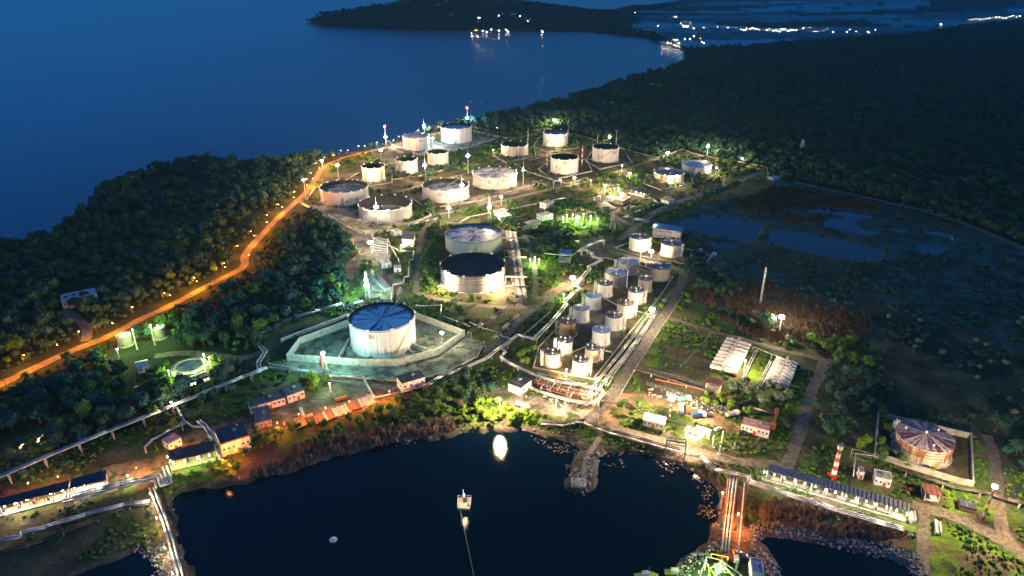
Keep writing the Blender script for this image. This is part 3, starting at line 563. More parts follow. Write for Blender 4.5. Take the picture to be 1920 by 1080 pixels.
# ---------------------------------------------------------------- shared materials
WHITE = mat('white_paint', (0.62, 0.62, 0.60), 0.5, var=0.12); GREY = mat('grey_steel', (0.22, 0.23, 0.24), 0.5, 0.3); DARK = mat('dark_steel', (0.035, 0.035, 0.04), 0.6)
PIPEW = mat('pale_pipe_cladding', (0.36, 0.37, 0.38), 0.35, 0.35, 0.2); PIPEB = mat('blue_grey_pipe', (0.20, 0.27, 0.36), 0.4, 0.3); PIPER = mat('rusty_pipe', (0.26, 0.075, 0.035), 0.7); PIPED = mat('dark_pipe', (0.07, 0.055, 0.055), 0.6)
RED = mat('red_paint', (0.42, 0.035, 0.03), 0.5); YEL = mat('yellow_paint', (0.50, 0.42, 0.05), 0.5); CONC = mat('concrete', (0.30, 0.29, 0.26), 0.85, var=0.35, scale=0.25)
WALLC = mat('stained_concrete_wall', (0.36, 0.42, 0.37), 0.85, var=0.25, scale=0.5); BLACK = mat('black_lining', (0.018, 0.016, 0.02), 0.55); GLASS = mat('window_glass', (0.03, 0.04, 0.05), 0.12)
BULBW = emis('lamp_warm', (1, 0.86, 0.62), 60); BULBC = emis('lamp_cold', (0.80, 0.95, 1.0), 60); BULBT = emis('lamp_teal', (0.45, 1.0, 0.88), 50); BULBG = emis('lamp_green', (0.75, 1.0, 0.35), 40)
BULBO = emis('lamp_orange', (1.0, 0.42, 0.06), 14); BULBR = emis('beacon_red', (1.0, 0.02, 0.06), 25)
SH = {'white': shell_mat('shell_white', (0.68, 0.66, 0.63), 0.12), 'cold': shell_mat('shell_cold', (0.64, 0.68, 0.68), 0.08), 'stain': shell_mat('shell_stained', (0.50, 0.52, 0.52), 0.35), 'grey': shell_mat('shell_grey', (0.38, 0.37, 0.36), 0.10, seams=24),
      'cream': shell_mat('shell_cream', (0.60, 0.56, 0.48), 0.25), 'rust': shell_mat('shell_rust', (0.52, 0.46, 0.38), 0.62, (0.15, 0.065, 0.03)), 'dull': shell_mat('shell_dull', (0.26, 0.25, 0.25), 0.20, seams=12), 'brown': shell_mat('shell_brown', (0.34, 0.23, 0.15), 0.7, (0.13, 0.05, 0.02), seams=12),
      'alu': shell_mat('shell_aluminium', (0.52, 0.52, 0.50), 0.05, seams=28, rough=0.3)}
RF = {'mottle': roof_mat('roof_mottled', (0.86, 0.80, 0.74), (0.05, 0.05, 0.06), 30, 0.5, fine=1.9, streak=.6), 'blue': roof_mat('roof_blue_wet', (0.88, 0.90, 0.92), (0.03, 0.08, 0.16), 26, 0.34, 0.3, patch=0.05, streak=1.0, blot=.8, fine=.5), 'dark': roof_mat('roof_dark', (0.020, 0.015, 0.020), (0.010, 0.008, 0.010), 30, 0.5, 1.6),
      'cone': roof_mat('roof_cone', (0.42, 0.46, 0.50), (0.26, 0.30, 0.34), 12, 0.45, 0.4, 0.2), 'conedark': roof_mat('roof_cone_dark', (0.16, 0.18, 0.21), (0.06, 0.06, 0.07), 16, 0.5, 0.5, 0.1), 'shiny': roof_mat('roof_cone_shiny', (0.60, 0.66, 0.68), (0.18, 0.22, 0.25), 8, 0.5, 0.3, 0.3),
      'brown': roof_mat('roof_cone_brown', (0.20, 0.14, 0.11), (0.06, 0.03, 0.02), 14, 0.5, 0.7), 'rustnet': roof_mat('roof_rusty_spokes', (0.42, 0.40, 0.40), (0.09, 0.022, 0.03), 52, 0.60, 0.7, patch=0.03, streak=1.0, blot=.6, fine=.8), 'pale': roof_mat('roof_pale_blue', (0.38, 0.47, 0.56), (0.28, 0.36, 0.44), 10, 0.4, 0.5), 'basin': roof_mat('roof_basin_water', (0.06, 0.10, 0.16), (0.04, 0.07, 0.12), 6, 0.5, 0.4), 'fgrey': roof_mat('roof_floating_grey', (0.26, 0.27, 0.27), (0.06, 0.06, 0.06), 16, 0.45, 0.5)}
INNER = mat('inner_shell', (0.022, 0.020, 0.024), 0.7)
# ---------------------------------------------------------------- storage tanks
def solve_tank(xl, xr, yb, yr):
    c0 = P((xl + xr) / 2, yb); p = np.array([c0.x, c0.y + 15, 10.0, 12.0]); tg = np.array([xl, xr, yb, yr], float); th = np.linspace(0, 2 * math.pi, 73)
    def ev(p):
        X = p[0] + p[2] * np.cos(th); Y = p[1] + p[2] * np.sin(th)
        a = proj((X, Y, 0.0)); b = proj((X, Y, p[3]))
        return np.array([min(a[0].min(), b[0].min()), max(a[0].max(), b[0].max()), a[1].max(), b[1].max()])
    for _ in range(12):
        e = ev(p); J = np.zeros((4, 4))
        for i in range(4): q = p.copy(); q[i] += 0.05; J[:, i] = (ev(q) - e) / 0.05
        p = p + np.linalg.solve(J, tg - e) * 0.9
    return p
tankpos = []
def tank(nm, label, xl, xr, yb, yr, kind, shell, roof, sink=0.25, mark=0, stair=None, bands=0, tower=None, group=None, foam=10, ladder=False, seg=64):
    x, y, r, h = solve_tank(xl, xr, yb, yr); tankpos.append((x, y, r, h))
    root = empty(nm, (x, y, 0), label, 'tank', group); toc = math.atan2(-y, -x)      # towards the lens side
    MB().lathe([(r + 0.9, -0.3), (r + 0.9, 0.35), (r, 0.35)], seg).build('foundation_ring', CONC, root)
    MB().lathe([(r, 0.3), (r, h)], seg).build('shell', SH[shell], root, True)
    if kind == 'float':
        zr = h * (1 - sink)
        MB().lathe([(r - 0.02, h), (r - 0.25, h), (r - 0.25, zr - 0.5)], seg).build('inner_wall', INNER, root, True)
        MB().lathe([(r - 0.5, zr - .4), (r - 0.5, zr + 0.5), (r - 1.8, zr + 0.5), (r - 1.9, zr)], seg).build('roof_seal', GREY if roof != 'dark' else DARK, root)
        mb = MB(); mb.lathe([(r - 1.9, zr), (r * .5, zr + .1), (0.3, zr + 0.3), (0.01, zr + 0.3)], seg); mb.build('floating_roof', RF[roof], root)
        lm = MB()
        for s in (0, 1): pass
        if ladder:
            a = toc + 2.5; e = Vector((math.cos(a) * (r - .4), math.sin(a) * (r - .4), h + 0.6)); c_ = Vector((-math.cos(a) * r * .25, -math.sin(a) * r * .25, zr + 0.9)); n = Vector((-math.sin(a), math.cos(a), 0)) * 0.7
            for s in (-1, 1): lm.rod(e + n * s, c_ + n * s, 0.16, 4); lm.rod(e + n * s + Vector((0, 0, 1)), c_ + n * s + Vector((0, 0, 1)), 0.07, 4)
            for i in range(22): q = e.lerp(c_, i / 21); lm.rod(q - n, q + n, 0.1, 4)
            lm.build('rolling_ladder', PIPEW, root)
    else:
        rise = h * 0.0 + r * (0.16 if kind == 'cone' else 0.22); pf = [(r + 0.25, h - 0.05), (r + 0.25, h + 0.1)]
        for i in range(1, 9): t = i / 8; pf.append((max(0.01, r * (1 - t)), h + 0.1 + (rise * t if kind == 'cone' else rise * math.sin(t * math.pi / 2))))
        MB().lathe(pf, seg).build('roof', RF[roof], root, kind != 'cone')
        MB().rod((0, 0, h + rise), (0, 0, h + rise + 1.0), 0.5, 8).build('vent', WHITE, root)
        for i in range(3): a = 2.1 * i + .4; v = MB(); v.rod((r * .7 * math.cos(a), r * .7 * math.sin(a), h + rise * .25), (r * .7 * math.cos(a), r * .7 * math.sin(a), h + rise * .3 + 1.1), 0.35, 6); v.build('vent', WHITE, root)
        rl = MB(); n = 24
        if r < 14:
            for i in range(n):
                a, b = 2 * math.pi * i / n, 2 * math.pi * (i + 1) / n; p0 = Vector((r * math.cos(a), r * math.sin(a), h)); p1 = Vector((r * math.cos(b), r * math.sin(b), h))
                rl.rod(p0, p0 + Vector((0, 0, 1.1)), 0.05, 3); rl.rod(p0 + Vector((0, 0, 1.1)), p1 + Vector((0, 0, 1.1)), 0.05, 3)
            rl.build('railing', GREY, root)
    if kind == 'float' or r > 14:
        MB().lathe([(r, h - 0.9), (r + 0.75, h - 0.75), (r + 0.75, h - 0.45), (r, h - 0.35)], seg).build('wind_girder', WHITE if shell not in ('grey',) else PIPER if bands == 9 else GREY, root)
        fb = None
        for i in range(foam):
            a = 2 * math.pi * i / foam + 0.3; f_ = MB(); f_.box((math.cos(a) * (r + .35), math.sin(a) * (r + .35), h - 0.5), (0.9, 1.7, 1.5), a); f_.rod((math.cos(a) * (r + .3), math.sin(a) * (r + .3), h * .05), (math.cos(a) * (r + .3), math.sin(a) * (r + .3), h - .4), 0.08, 4)
            f_.build('foam_chamber', WHITE, root)
    for k in range(bands if bands < 9 else 3):
        zb = h * (0.86 - 0.17 * k); MB().lathe([(r, zb - .13), (r + 0.22, zb - .1), (r + 0.22, zb + .1), (r, zb + .13)], seg).build('stiffening_band', PIPER if bands != 9 else DARK, root)
    if stair is not None:                          # stair wrapped round the shell
        st = MB(); a0 = toc + stair[0]; a1 = toc + stair[1]; n = 26
        for i in range(n):
            t0, t1 = i / n, (i + 1) / n
            for rr, up in ((r + .15, 0), (r + .95, 0), (r + 1.0, 1.0)):
                A = a0 + (a1 - a0) * t0; B = a0 + (a1 - a0) * t1; z0_, z1_ = .4 + (h - .4) * t0 + up, .4 + (h - .4) * t1 + up
                st.bar((rr * math.cos(A), rr * math.sin(A), z0_), (rr * math.cos(B), rr * math.sin(B), z1_), 0.12, 0.28 if not up else .1)
            A = a0 + (a1 - a0) * t0; st.bar((r * math.cos(A), r * math.sin(A), .45 + (h - .4) * t0), ((r + .95) * math.cos(A), (r + .95) * math.sin(A), .45 + (h - .4) * t0), 0.5, 0.08)
        st.build('spiral_stair', YEL if shell == 'cold' and r > 18 else GREY, root)
    if tower is not None:                          # zigzag stair tower next to the shell
        a = toc + tower; cx, cyy = (r + 1.6) * math.cos(a), (r + 1.6) * math.sin(a); tw = MB(); e = 1.1; n = max(3, int(h / 2.2)); ca, sa = math.cos(a + math.pi / 2), math.sin(a + math.pi / 2)
        def q(u, v_, z): return (cx + u * ca + v_ * -sa, cyy + u * sa + v_ * ca, z)
        for u in (-e * 1.2, e * 1.2):
            for v_ in (-e * .6, e * .6): tw.rod(q(u, v_, 0), q(u, v_, h + 1), 0.11, 4)
        for k in range(n):
            z0_, z1_ = h * k / n, h * (k + 1) / n; s = 1 if k % 2 else -1
            tw.bar(q(-e * s, 0, z0_), q(e * s, 0, z1_), 1.0, 0.15)
            for v_ in (-e * .6, e * .6): tw.rod(q(-e * 1.2, v_, z1_), q(e * 1.2, v_, z1_), 0.08, 4); tw.rod(q(-e * s, v_, z0_ + 1), q(e * s, v_, z1_ + 1), 0.07, 4)
        tw.build('stair_tower', WHITE if shell not in ('brown',) else GREY, root)
    if r > 9 and foam:
        for i in range(4):
            a = toc + (-1.1, -.3, .7, 2.4)[i] + .2 * math.sin(x + i); ca, sa = math.cos(a), math.sin(a); n_ = Vector((-sa, ca, 0)); mb = MB(); e = 5 + 3 * (i % 2)
            for s in (-.5, .5): mb.path([Vector((ca * r, sa * r, 1.0)) + n_ * s, Vector((ca * (r + e), sa * (r + e), 1.0)) + n_ * s, Vector((ca * (r + e), sa * (r + e), .3)) + n_ * s * 4], .28, 6)
            mb.box((ca * (r + 2.2), sa * (r + 2.2), 0), (1.3, 1.9, 1.7), a); mb.build('inlet_pipe', PIPED if i % 2 else GREY, root)
    if mark:                                       # red square company sign with a letter-like figure
        a = toc + mark[0]; sz = mark[1]; zc = h * mark[2]; fr = MB(); gl = MB()
        def w_(u, z, d): A = a + u / r; return ((r + d) * math.cos(A), (r + d) * math.sin(A), zc + z)
        def plate(mb, u0, u1, z0_, z1_, d):
            mb.add([w_(u0, z0_, d), w_(u1, z0_, d), w_(u1, z1_, d), w_(u0, z1_, d), w_(u0, z0_, d + .06), w_(u1, z0_, d + .06), w_(u1, z1_, d + .06), w_(u0, z1_, d + .06)], [(4, 5, 6, 7), (0, 3, 2, 1), (0, 1, 5, 4), (1, 2, 6, 5), (2, 3, 7, 6), (3, 0, 4, 7)])
        s = sz / 2; t = sz * .13
        plate(fr, -s, s, s - t, s, .03); plate(fr, -s, s, -s, -s + t, .03); plate(fr, -s, -s + t, -s + t, s - t, .03); plate(fr, s - t, s, -s + t, s - t, .03)
        plate(gl, -s * .55, -s * .3, -s * .55, s * .55, .03); plate(gl, -s * .28, s * .3, s * .32, s * .55, .03); plate(gl, -s * .28, s * .3, -s * .1, s * .12, .03); plate(gl, -s * .28, s * .3, -s * .55, -s * .33, .03); plate(gl, s * .32, s * .55, -s * .4, s * .02, .03); plate(gl, s * .05, s * .28, s * .14, s * .3, .03)
        fr.build('sign_frame', RED, root); gl.build('sign_letter', RED, root)
    return root
TG, SG = 'large storage tanks', 'small storage tanks'
T = tank
T('storage_tank', 'white tank with pale domed roof near the sea', 755, 805, 283.5, 259.6, 'dome', 'cold', 'cone', mark=(0.35, 3.4, .78), group=TG, foam=8)
T('storage_tank', 'white open topped tank lit coldly, farthest towards the sea', 826, 885, 269.6, 242, 'float', 'cold', 'pale', .12, group=TG)
T('storage_tank', 'cream tank with rusty foot and dark open top', 678, 722.5, 341, 316, 'float', 'cream', 'dark', .8, group=TG, stair=(-.9, .1), foam=8)
T('storage_tank', 'plain white tank with dark open top, middle of three medium ones', 741.7, 783.3, 326.7, 303, 'float', 'white', 'dark', .8, group=TG, stair=(-1.2, -.1), foam=8)
T('storage_tank', 'white tank with dark open top behind the dark green shrubs', 801, 841, 310.6, 288.7, 'float', 'white', 'dark', .8, group=TG, foam=8)
T('storage_tank', 'low white open tank beside a thin pale lightning mast', 939.6, 989.6, 294, 275.4, 'float', 'cream', 'dark', .75, group=TG, stair=(-1, .1), foam=8)
T('storage_tank', 'white tank with grey floating roof against the dark forest', 1018, 1065.6, 275.8, 252.5, 'float', 'white', 'fgrey', .1, group=TG, stair=(-1, .0), foam=8)
T('storage_tank', 'white tank with diagonal stair between two red and white chimneys', 1032, 1085, 327.5, 300, 'float', 'white', 'dark', .8, group=TG, stair=(-.8, .5), mark=(0.02, 3.2, .85), foam=8)
T('storage_tank', 'white tank with large red square sign and open black top', 1110, 1161, 305.6, 280.6, 'float', 'white', 'dark', .8, group=TG, stair=(-.8, .6), mark=(0.7, 4.4, .72), foam=8)
T('storage_tank', 'low rust streaked tank with dark shallow roof', 1225, 1283, 344.6, 329.4, 'cone', 'rust', 'conedark', group=TG, foam=8)
T('storage_tank', 'low clean tank with pale shallow roof near the forest edge', 1277.7, 1334.6, 327, 313.7, 'cone', 'cold', 'pale', group=TG, foam=8)
T('storage_tank', 'wide blue grey stained tank beside the orange lit road', 599.6, 691.7, 387, 361.7, 'float', 'stain', 'fgrey', .3, group=TG, foam=14)
T('storage_tank', 'wide silvery tank with deep empty looking inside', 672, 773, 419.4, 395.4, 'float', 'alu', 'fgrey', .85, group=TG, foam=12)
T('storage_tank', 'wide white tank with deep set mottled roof and red bands', 791.7, 879.8, 381, 358.5, 'float', 'white', 'mottle', .38, mark=(-.25, 2.6, .68), bands=2, group=TG, foam=12, ladder=True)
T('storage_tank', 'wide white tank with high mottled roof and red bands', 886.5, 969, 356, 333.8, 'float', 'white', 'mottle', .08, mark=(-.25, 2.6, .62), bands=2, group=TG, foam=12, ladder=True)
T('storage_tank', 'big grey tank with glittering spoked roof and brown rim', 834.6, 941.7, 481, 454.8, 'float', 'grey', 'mottle', .12, bands=0, group=TG, foam=0)
T('storage_tank', 'big tank with black roof and brightly lit banded wall', 826, 947.5, 550.6, 519.4, 'float', 'grey', 'dark', .16, bands=9, group=TG, foam=9)
T('storage_tank', 'largest white tank with blue spoked roof inside the concrete basin', 653, 780, 672, 621.4, 'float', 'cold', 'blue', .10, mark=(-.36, 3.0, .80), stair=(.25, 1.0), group=TG, foam=9, ladder=True, seg=96)
SM = [(1179, 1217.7, 472.5, 449.6, 'white', 'conedark', 1.2, 'small white tank with grey roof just south of the blue roofed hall'),
 (1238, 1278.8, 483.5, 462, 'cream', 'conedark', 1.1, 'small cream tank beside the parked vehicle yard'),
 (1157, 1197.5, 516, 496.5, 'dull', 'shiny', -1.4, 'dull grey tank with shiny star patterned roof, farthest of the dense cluster'),
 (1133, 1177, 539, 518, 'dull', 'shiny', None, 'largest dull grey tank with bluish shiny roof in the dense cluster'),
 (1215.6, 1258, 527.7, 506, 'dull', 'conedark', None, 'dark grey tank with mottled roof at the road bend'),
 (1195.4, 1224, 548.5, 526.7, 'dull', 'conedark', None, 'narrow grey tank south of the mottled dark one'),
 (1120, 1149.4, 558.5, 536, 'white', 'conedark', -1.4, 'narrow white tank just south of the largest dull grey one'),
 (1176.5, 1207, 571.5, 549.6, 'white', 'conedark', 1.3, 'narrow white tank with railed dark roof near the road'),
 (1097, 1128, 582.5, 559.6, 'cold', 'pale', -1.4, 'narrow white tank with plain pale blue roof, third in the western row'),
 (1156, 1188.6, 596.8, 573.9, 'cream', 'brown', 1.3, 'cream tank with brown rusty roof near the road'),
 (1073.8, 1105.6, 606.9, 583.5, 'cold', 'cone', -1.4, 'pale grey tank just behind the rust brown scorched one'),
 (1134.5, 1167.7, 622, 597, 'cold', 'conedark', 1.2, 'white tank with dark ringed roof beside the yellow lit road'),
 (1047.8, 1081, 633.6, 608.8, 'brown', 'brown', -1.4, 'rust brown tank with scorched dark roof and scaffold'),
 (1109.4, 1144.8, 650.4, 625.6, 'cold', 'pale', None, 'wide white tank with flat light blue roof in the eastern row'),
 (1045.4, 1073.8, 664.9, 643.7, 'white', 'conedark', -1.5, 'short white tank with black roof in front of the rust brown one'),
 (1096, 1124.3, 678.6, 657.7, 'rust', 'conedark', 1.3, 'short tank with heavy orange rust runs and dark roof'),
 (1020.8, 1051.4, 690, 666.6, 'cream', 'brown', -1.4, 'glaring white lit tank at the western corner of the cluster'),
 (1073, 1102.7, 705.6, 681, 'cream', 'brown', 1.3, 'glaring white lit tank with rusty top, nearest of the cluster')]
for xl, xr, yb, yr, sh, rf, tw, lb in SM: T('small_tank', lb, xl, xr, yb, yr, 'cone', sh, rf, group=SG, tower=tw, seg=40)
T('rusty_tank', 'very rusty broad tank with collapsed spoked roof in a walled yard', 1673.7, 1790.8, 876.8, 847.8, 'cone', 'rust', 'rustnet', tower=-1.9, bands=3, foam=0, seg=72)
T('forest_tank', 'grey green tank with blue roof among trees beside the orange road', 217, 250, 652, 634, 'cone', 'dull', 'pale', group='tanks in the wood', seg=40)
T('forest_tank', 'grey green tank with pale blue roof above the clarifier basin', 282, 314, 638, 619, 'cone', 'dull', 'cone', group='tanks in the wood', seg=40)
T('clarifier_basin', 'low round blue basin ringed by yellow green lights', 322, 388, 708, 701, 'float', 'grey', 'basin', .1, foam=0, seg=56)
# ---------------------------------------------------------------- floodlight masts
LC = dict(w=((1, 0.70, 0.39), BULBW), c=((0.70, 0.90, 1.0), BULBC), t=((0.55, 0.98, 0.86), BULBT), g=((0.72, 1.0, 0.30), BULBG), o=((1.0, 0.27, 0.02), BULBO), n=((1, 0.84, 0.60), BULBW))
mast_xy = []
def mast(px, py, base, kind, power, label, h=20.0, top=None, style='pole', beacon=None, rb=1.0, group='floodlight masts', hang=None, low=False):
    if base is not None: b = P(px if not isinstance(base, tuple) else base[0], base if not isinstance(base, tuple) else base[1]); h = mast_height(b, py)
    else: b = P(px, py, h); b.z = 0
    b.z = float(height(np.array([b.x]), np.array([b.y]))[0]) if b.length > 1000 else 0.0
    root = empty('floodlight_mast', b, label, 'light mast', group); col, bulb = LC[kind]; ht = mast_height(b, top) if top else h + 1.0
    mast_xy.append((b.x, b.y, h))
    if power >= 40000 and rb == 1.0: rb = 1.3
    if style == 'lattice':
        m = MB(); w0, w1 = 1.5, 0.45; n = max(4, int(ht / 3.2))
        for sx_, sy_ in ((-1, -1), (1, -1), (1, 1), (-1, 1)): m.rod((sx_ * w0, sy_ * w0, 0), (sx_ * w1, sy_ * w1, ht), 0.14, 4)
        for k in range(n):
            a, c = k / n, (k + 1) / n; wa, wc = w0 + (w1 - w0) * a, w0 + (w1 - w0) * c
            for (x0, y0), (x1, y1) in (((-1, -1), (1, -1)), ((1, -1), (1, 1)), ((1, 1), (-1, 1)), ((-1, 1), (-1, -1))): m.rod((x0 * wa, y0 * wa, ht * a), (x1 * wc, y1 * wc, ht * c), 0.07, 3); m.rod((x0 * wc, y0 * wc, ht * c), (x1 * wc, y1 * wc, ht * c), 0.07, 3)
        m.build('lattice_pole', WHITE, root)
    elif style == 'striped':
        for k in range(8): MB().rod((0, 0, h * k / 8), (0, 0, h * (k + 1) / 8), 0.6 - .04 * k, 8, 0.6 - .04 * (k + 1)).build('pole_section', RED if k % 2 == 0 else WHITE, root)
        if top: MB().rod((0, 0, h), (0, 0, ht), 0.25, 6, 0.1).build('spike', WHITE, root)
    else:
        MB().rod((0, 0, 0), (0, 0, h), 0.42, 8, 0.24).build('pole', WHITE if kind != 'o' else CONC, root)
        if top: MB().rod((0, 0, h), (0, 0, ht), 0.16, 6, 0.06).build('spike', WHITE, root)
    hd = MB(); hd.lathe([(0.2, h - .5), (rb * .8, h - .4), (rb * .8, h - .2), (0.2, h - .1)], 12); hd.build('lamp_ring', GREY, root)
    bl = MB(); n = 4 if rb > .7 else 1
    for i in range(n): a = 2 * math.pi * i / n + .4; bl.ball((math.cos(a) * rb * .7 if n > 1 else 0, math.sin(a) * rb * .7 if n > 1 else 0, h + .35), rb * .72, 5, 8)
    bl.build('lamp', bulb, root)
    if beacon:
        hb = mast_height(b, beacon); MB().rod((0, 0, h), (0, 0, hb), 0.3, 6).build('beacon_pole', WHITE, root); MB().ball((0, 0, hb + .8), 1.3, 5, 8).build('beacon', BULBR, root)
    plight('mast_light', (0, 0, h + .4 + rb * 1.6 if not low else h - 2.5), col, power * (.82 if h > 10 else .26) * (.7 if kind == 'c' else 1), 1.0, root)
    return root
K = 1000
M = mast
M(605.4, 301.7, 316, 'w', 35*K, 'floodlight mast at the seaward bend of the orange road')
M(632.5, 310, None, 'w', 40*K, 'floodlight mast on the bare slope behind the wide stained tank', 16)
M(569.4, 337.7, None, 'w', 30*K, 'floodlight mast standing alone at the edge of the wood', 20)
M(716, 282.5, 303, 'w', 45*K, 'warm floodlight mast behind the cream tank with rusty foot', style='striped')
M(724, 257.5, 274, 'c', 60*K, 'red tipped mast by the sea, nearer the orange road', beacon=238)
M(796, 236, 252, 'c', 60*K, 'cold floodlight mast behind the domed tank', top=222)
M(876.5, 221.7, 236, 'c', 70*K, 'red tipped mast behind the farthest open tank', beacon=203)
M(811.7, 260, 276, 'c', 55*K, 'cold floodlight mast between the two seaward tanks')
M(878, 293, 325, 'w', 60*K, 'tall white floodlight mast behind the high mottled roof', top=270)
M(798, 311, 338, 'w', 60*K, 'tall white floodlight mast behind the deep mottled roof', top=285)
M(695.4, 333.5, 345, 'w', 30*K, 'short floodlight mast in front of the cream tank with rusty foot', rb=.8)
M(867, 348, 382.5, 'w', 40*K, 'mast lighting the gap between the two mottled roofed tanks', top=324)
M(708, 388.7, 423, 'w', 50*K, 'mast standing before the silvery tank', top=368)
M(842, 391, 409, 'w', 60*K, 'mast north of the spoked roof tank', top=368)
M(918, 390, 420, 'w', 75*K, 'white lattice mast behind the spoked roof tank', top=366, style='lattice')
M(940, 370, 384, 'w', 45*K, 'short mast beside the light middle road', rb=.9)
M(1038.5, 225.4, 243, 'w', 50*K, 'mast rising before the dark forest behind the grey roofed tank')
M(1041.7, 269, 286, 'w', 45*K, 'mast in front of the tank with grey floating roof', rb=.8)
M(1143, 257.7, 269, 'w', 45*K, 'red and white mast behind the tank with the large sign', style='striped')
M(1251, 287, 299, 'w', 50*K, 'mast at the forest fence by the pale road')
M(1165.6, 311, 322, 'w', 32*K, 'small lamp among bushes near the tank with the large sign', rb=.7)
M(1180, 325.4, 339, 'w', 40*K, 'mast beside bright bushes north of the pump yard', rb=.9)
M(1076.7, 334, 343, 'w', 35*K, 'lamp at the foot of the tank between the chimneys', rb=.9)
M(981, 320, 350.4, 'w', 35*K, 'thick white mast at the edge of the high mottled roof tank', top=294, rb=.7)
M(1164, 364, 382, 'w', 60*K, 'mast over the pink walled pump house')
M(1268, 338, 349, 'w', 40*K, 'lamp before the rust streaked low tank', rb=.9)
M(1083, 409, 421, 'g', 45*K, 'brightest lamp in the green lit substation')
M(925, 281.7, 292, 'w', 20*K, 'short red and white lamp near the low open tank', style='striped', rb=.6)
M(1325, 275, 296, 'w', 50*K, 'tall mast behind the clean low tank', top=268)
M(1390, 298, 309, 'w', 30*K, 'mast near the forest huts', rb=.8)
M(1342, 315, 327, 'w', 28*K, 'lamp just past the clean low tank', rb=.7)
M(696, 455, 477, 'n', 45*K, 'mast beside the pipe cooler grid')
M(690, 536, 563, 't', 48*K, 'teal white mast behind the largest tank', top=510, style='lattice')
M(842, 514, 546, 'w', 38*K, 'mast close against the black roofed tank, towards the road', top=505, rb=.8, low=True)
M(932, 516, 546, 'w', 75*K, 'mast glaring on the banded wall of the black roofed tank', top=506, rb=.8, low=True)
M(1073, 521.5, 536, 'w', 60*K, 'mast over the dusty crossroads')
M(1220, 472.5, 486, 'w', 45*K, 'mast between the two small pale tanks')
M(1220, 581, 607, 'w', 85*K, 'mast beside the pipes and the tank farm road')
M(1118, 712, 726, 'w', 26*K, 'red and white lamp post at the end of the manifold', style='striped', rb=.8)
M(937.5, 750, 786, 'w', 55*K, 'mast among bright bushes at the lagoon shore', rb=.6)
M(1255, 747.5, 785, 'w', 85*K, 'red mast beside the scrap yard', style='striped')
M(1313, 812.5, 838, 'w', 45*K, 'white slanting looking post at the lit open shed', rb=.6)
M(1394, 677.6, 700, 'w', 55*K, 'lamp standing between the rows of pale cylinders', rb=.6)
M(1461, 595.5, 622, 'w', 75*K, 'lamp in the brown scrub south of the tall lattice mast')
M(611, 663, 705, 't', 22*K, 'red footed mast with glass globe before the largest tank', rb=.8, style='lattice')
M(830, 625, 655, 'w', 14*K, 'red and white globe mast in the basin corner', rb=.8, style='striped')
M(1857, 913.5, (1842, 975), 'w', 75*K, 'red and white tower lamp by the fence track', style='striped', rb=.8)
M(1355, 925, None, 'o', 16*K, 'orange lamp at the head of the pipe causeway', 8, rb=.5, group='orange lamps')
M(1384, 965, None, 'o', 18*K, 'orange lamp halfway along the pipe causeway', 8, rb=.5, group='orange lamps')
M(1040, 655, None, 'w', 16*K, 'low lamp between the two short tanks and the glaring one', 6, rb=.4)
M(1062, 694, None, 'w', 26*K, 'low lamp between the two glaring lit tanks', 5, rb=.4)
M(1110, 735, None, 'w', 20*K, 'low lamp at the edge of the pipe manifold', 6, rb=.4)
M(1043, 752, None, 'w', 30*K, 'low lamp south of the pipe manifold', 6, rb=.4)
M(752, 461, None, 'w', 12*K, 'house lamp shining at the corner of the small white house', 4, rb=.5)
M(1135, 348, None, 'w', 110*K, 'low glaring lamp over the pale equipment yard', 6, rb=.9)
M(1160, 354, None, 'w', 80*K, 'second low lamp over the pale equipment yard', 6, rb=.7)
M(1108, 339, None, 'o', 10*K, 'orange lamp at the corner of the pale equipment yard', 5, rb=.6, group='orange lamps')
M(1227, 423, None, 'n', 6*K, 'lamp on the corner of the blue roofed hall', 8, rb=.4)
for i, (x, y) in enumerate([(994, 487), (1003, 484), (1011, 487)]): M(x, y, None, 'g', 12*K, ['green white lamp at the west of the bright little garden', 'green white lamp in the middle of the bright little garden', 'green white lamp at the east of the bright little garden'][i], 5, rb=.5)
M(1057, 553, None, 'g', 14*K, 'green white lamp in the grass below the dusty crossroads', 5, rb=.5)
for i, (x, y, k_, p) in enumerate([(1063, 404, 'w', 14), (1056, 408, 'w', 8), (1074, 402.5, 'o', 10), (1094, 401.5, 'n', 7), (1108, 406.7, 'n', 8), (1120.5, 410.7, 'n', 8), (1106, 416, 'n', 8), (1079, 416.5, 'n', 8), (1090, 420, 'n', 8)]):
    M(x, y, None, 'g' if k_ != 'o' else 'o', p * K, 'substation lamp, ' + ['large one at the north west corner', 'small one at the west corner', 'orange one by the transformer', 'one at the north edge', 'one on the north east side', 'one at the east corner', 'one on the east side', 'one at the south west side', 'one at the south corner'][i], 5, rb=.45, group='substation lamps')
M(219.5, 656, None, 'g', 12*K, 'yellow green lamp below the western forest tank', 6, rb=.6)
M(248, 619, None, 'g', 8*K, 'yellow green lamp on top of the western forest tank', 13, rb=.4)
M(282, 611, None, 'g', 8*K, 'green lamp beside the eastern forest tank', 13, rb=.5)
M(321, 755, None, 'w', 9*K, 'yellow lamp beside the long white pipeline', 7, rb=.5)
M(618, 720, None, 'g', 9*K, 'green lamp shining in the bush below the basin', 5, rb=.5)
for i, a in enumerate(np.linspace(-2.4, 1.2, 8)):
    tx, ty, tr, th_ = tankpos[-1]; p = (tx + (tr + 2.2) * math.cos(a), ty + (tr + 2.2) * math.sin(a)); pr = proj((p[0], p[1], 3.2))
    M(pr[0], pr[1], None, 'g', 3.2*K, ['first', 'second', 'third', 'fourth', 'fifth', 'sixth', 'seventh', 'eighth'][i] + ' rim lamp round the clarifier basin counted from its western tip', 3.2, rb=.4, group='clarifier rim lamps')
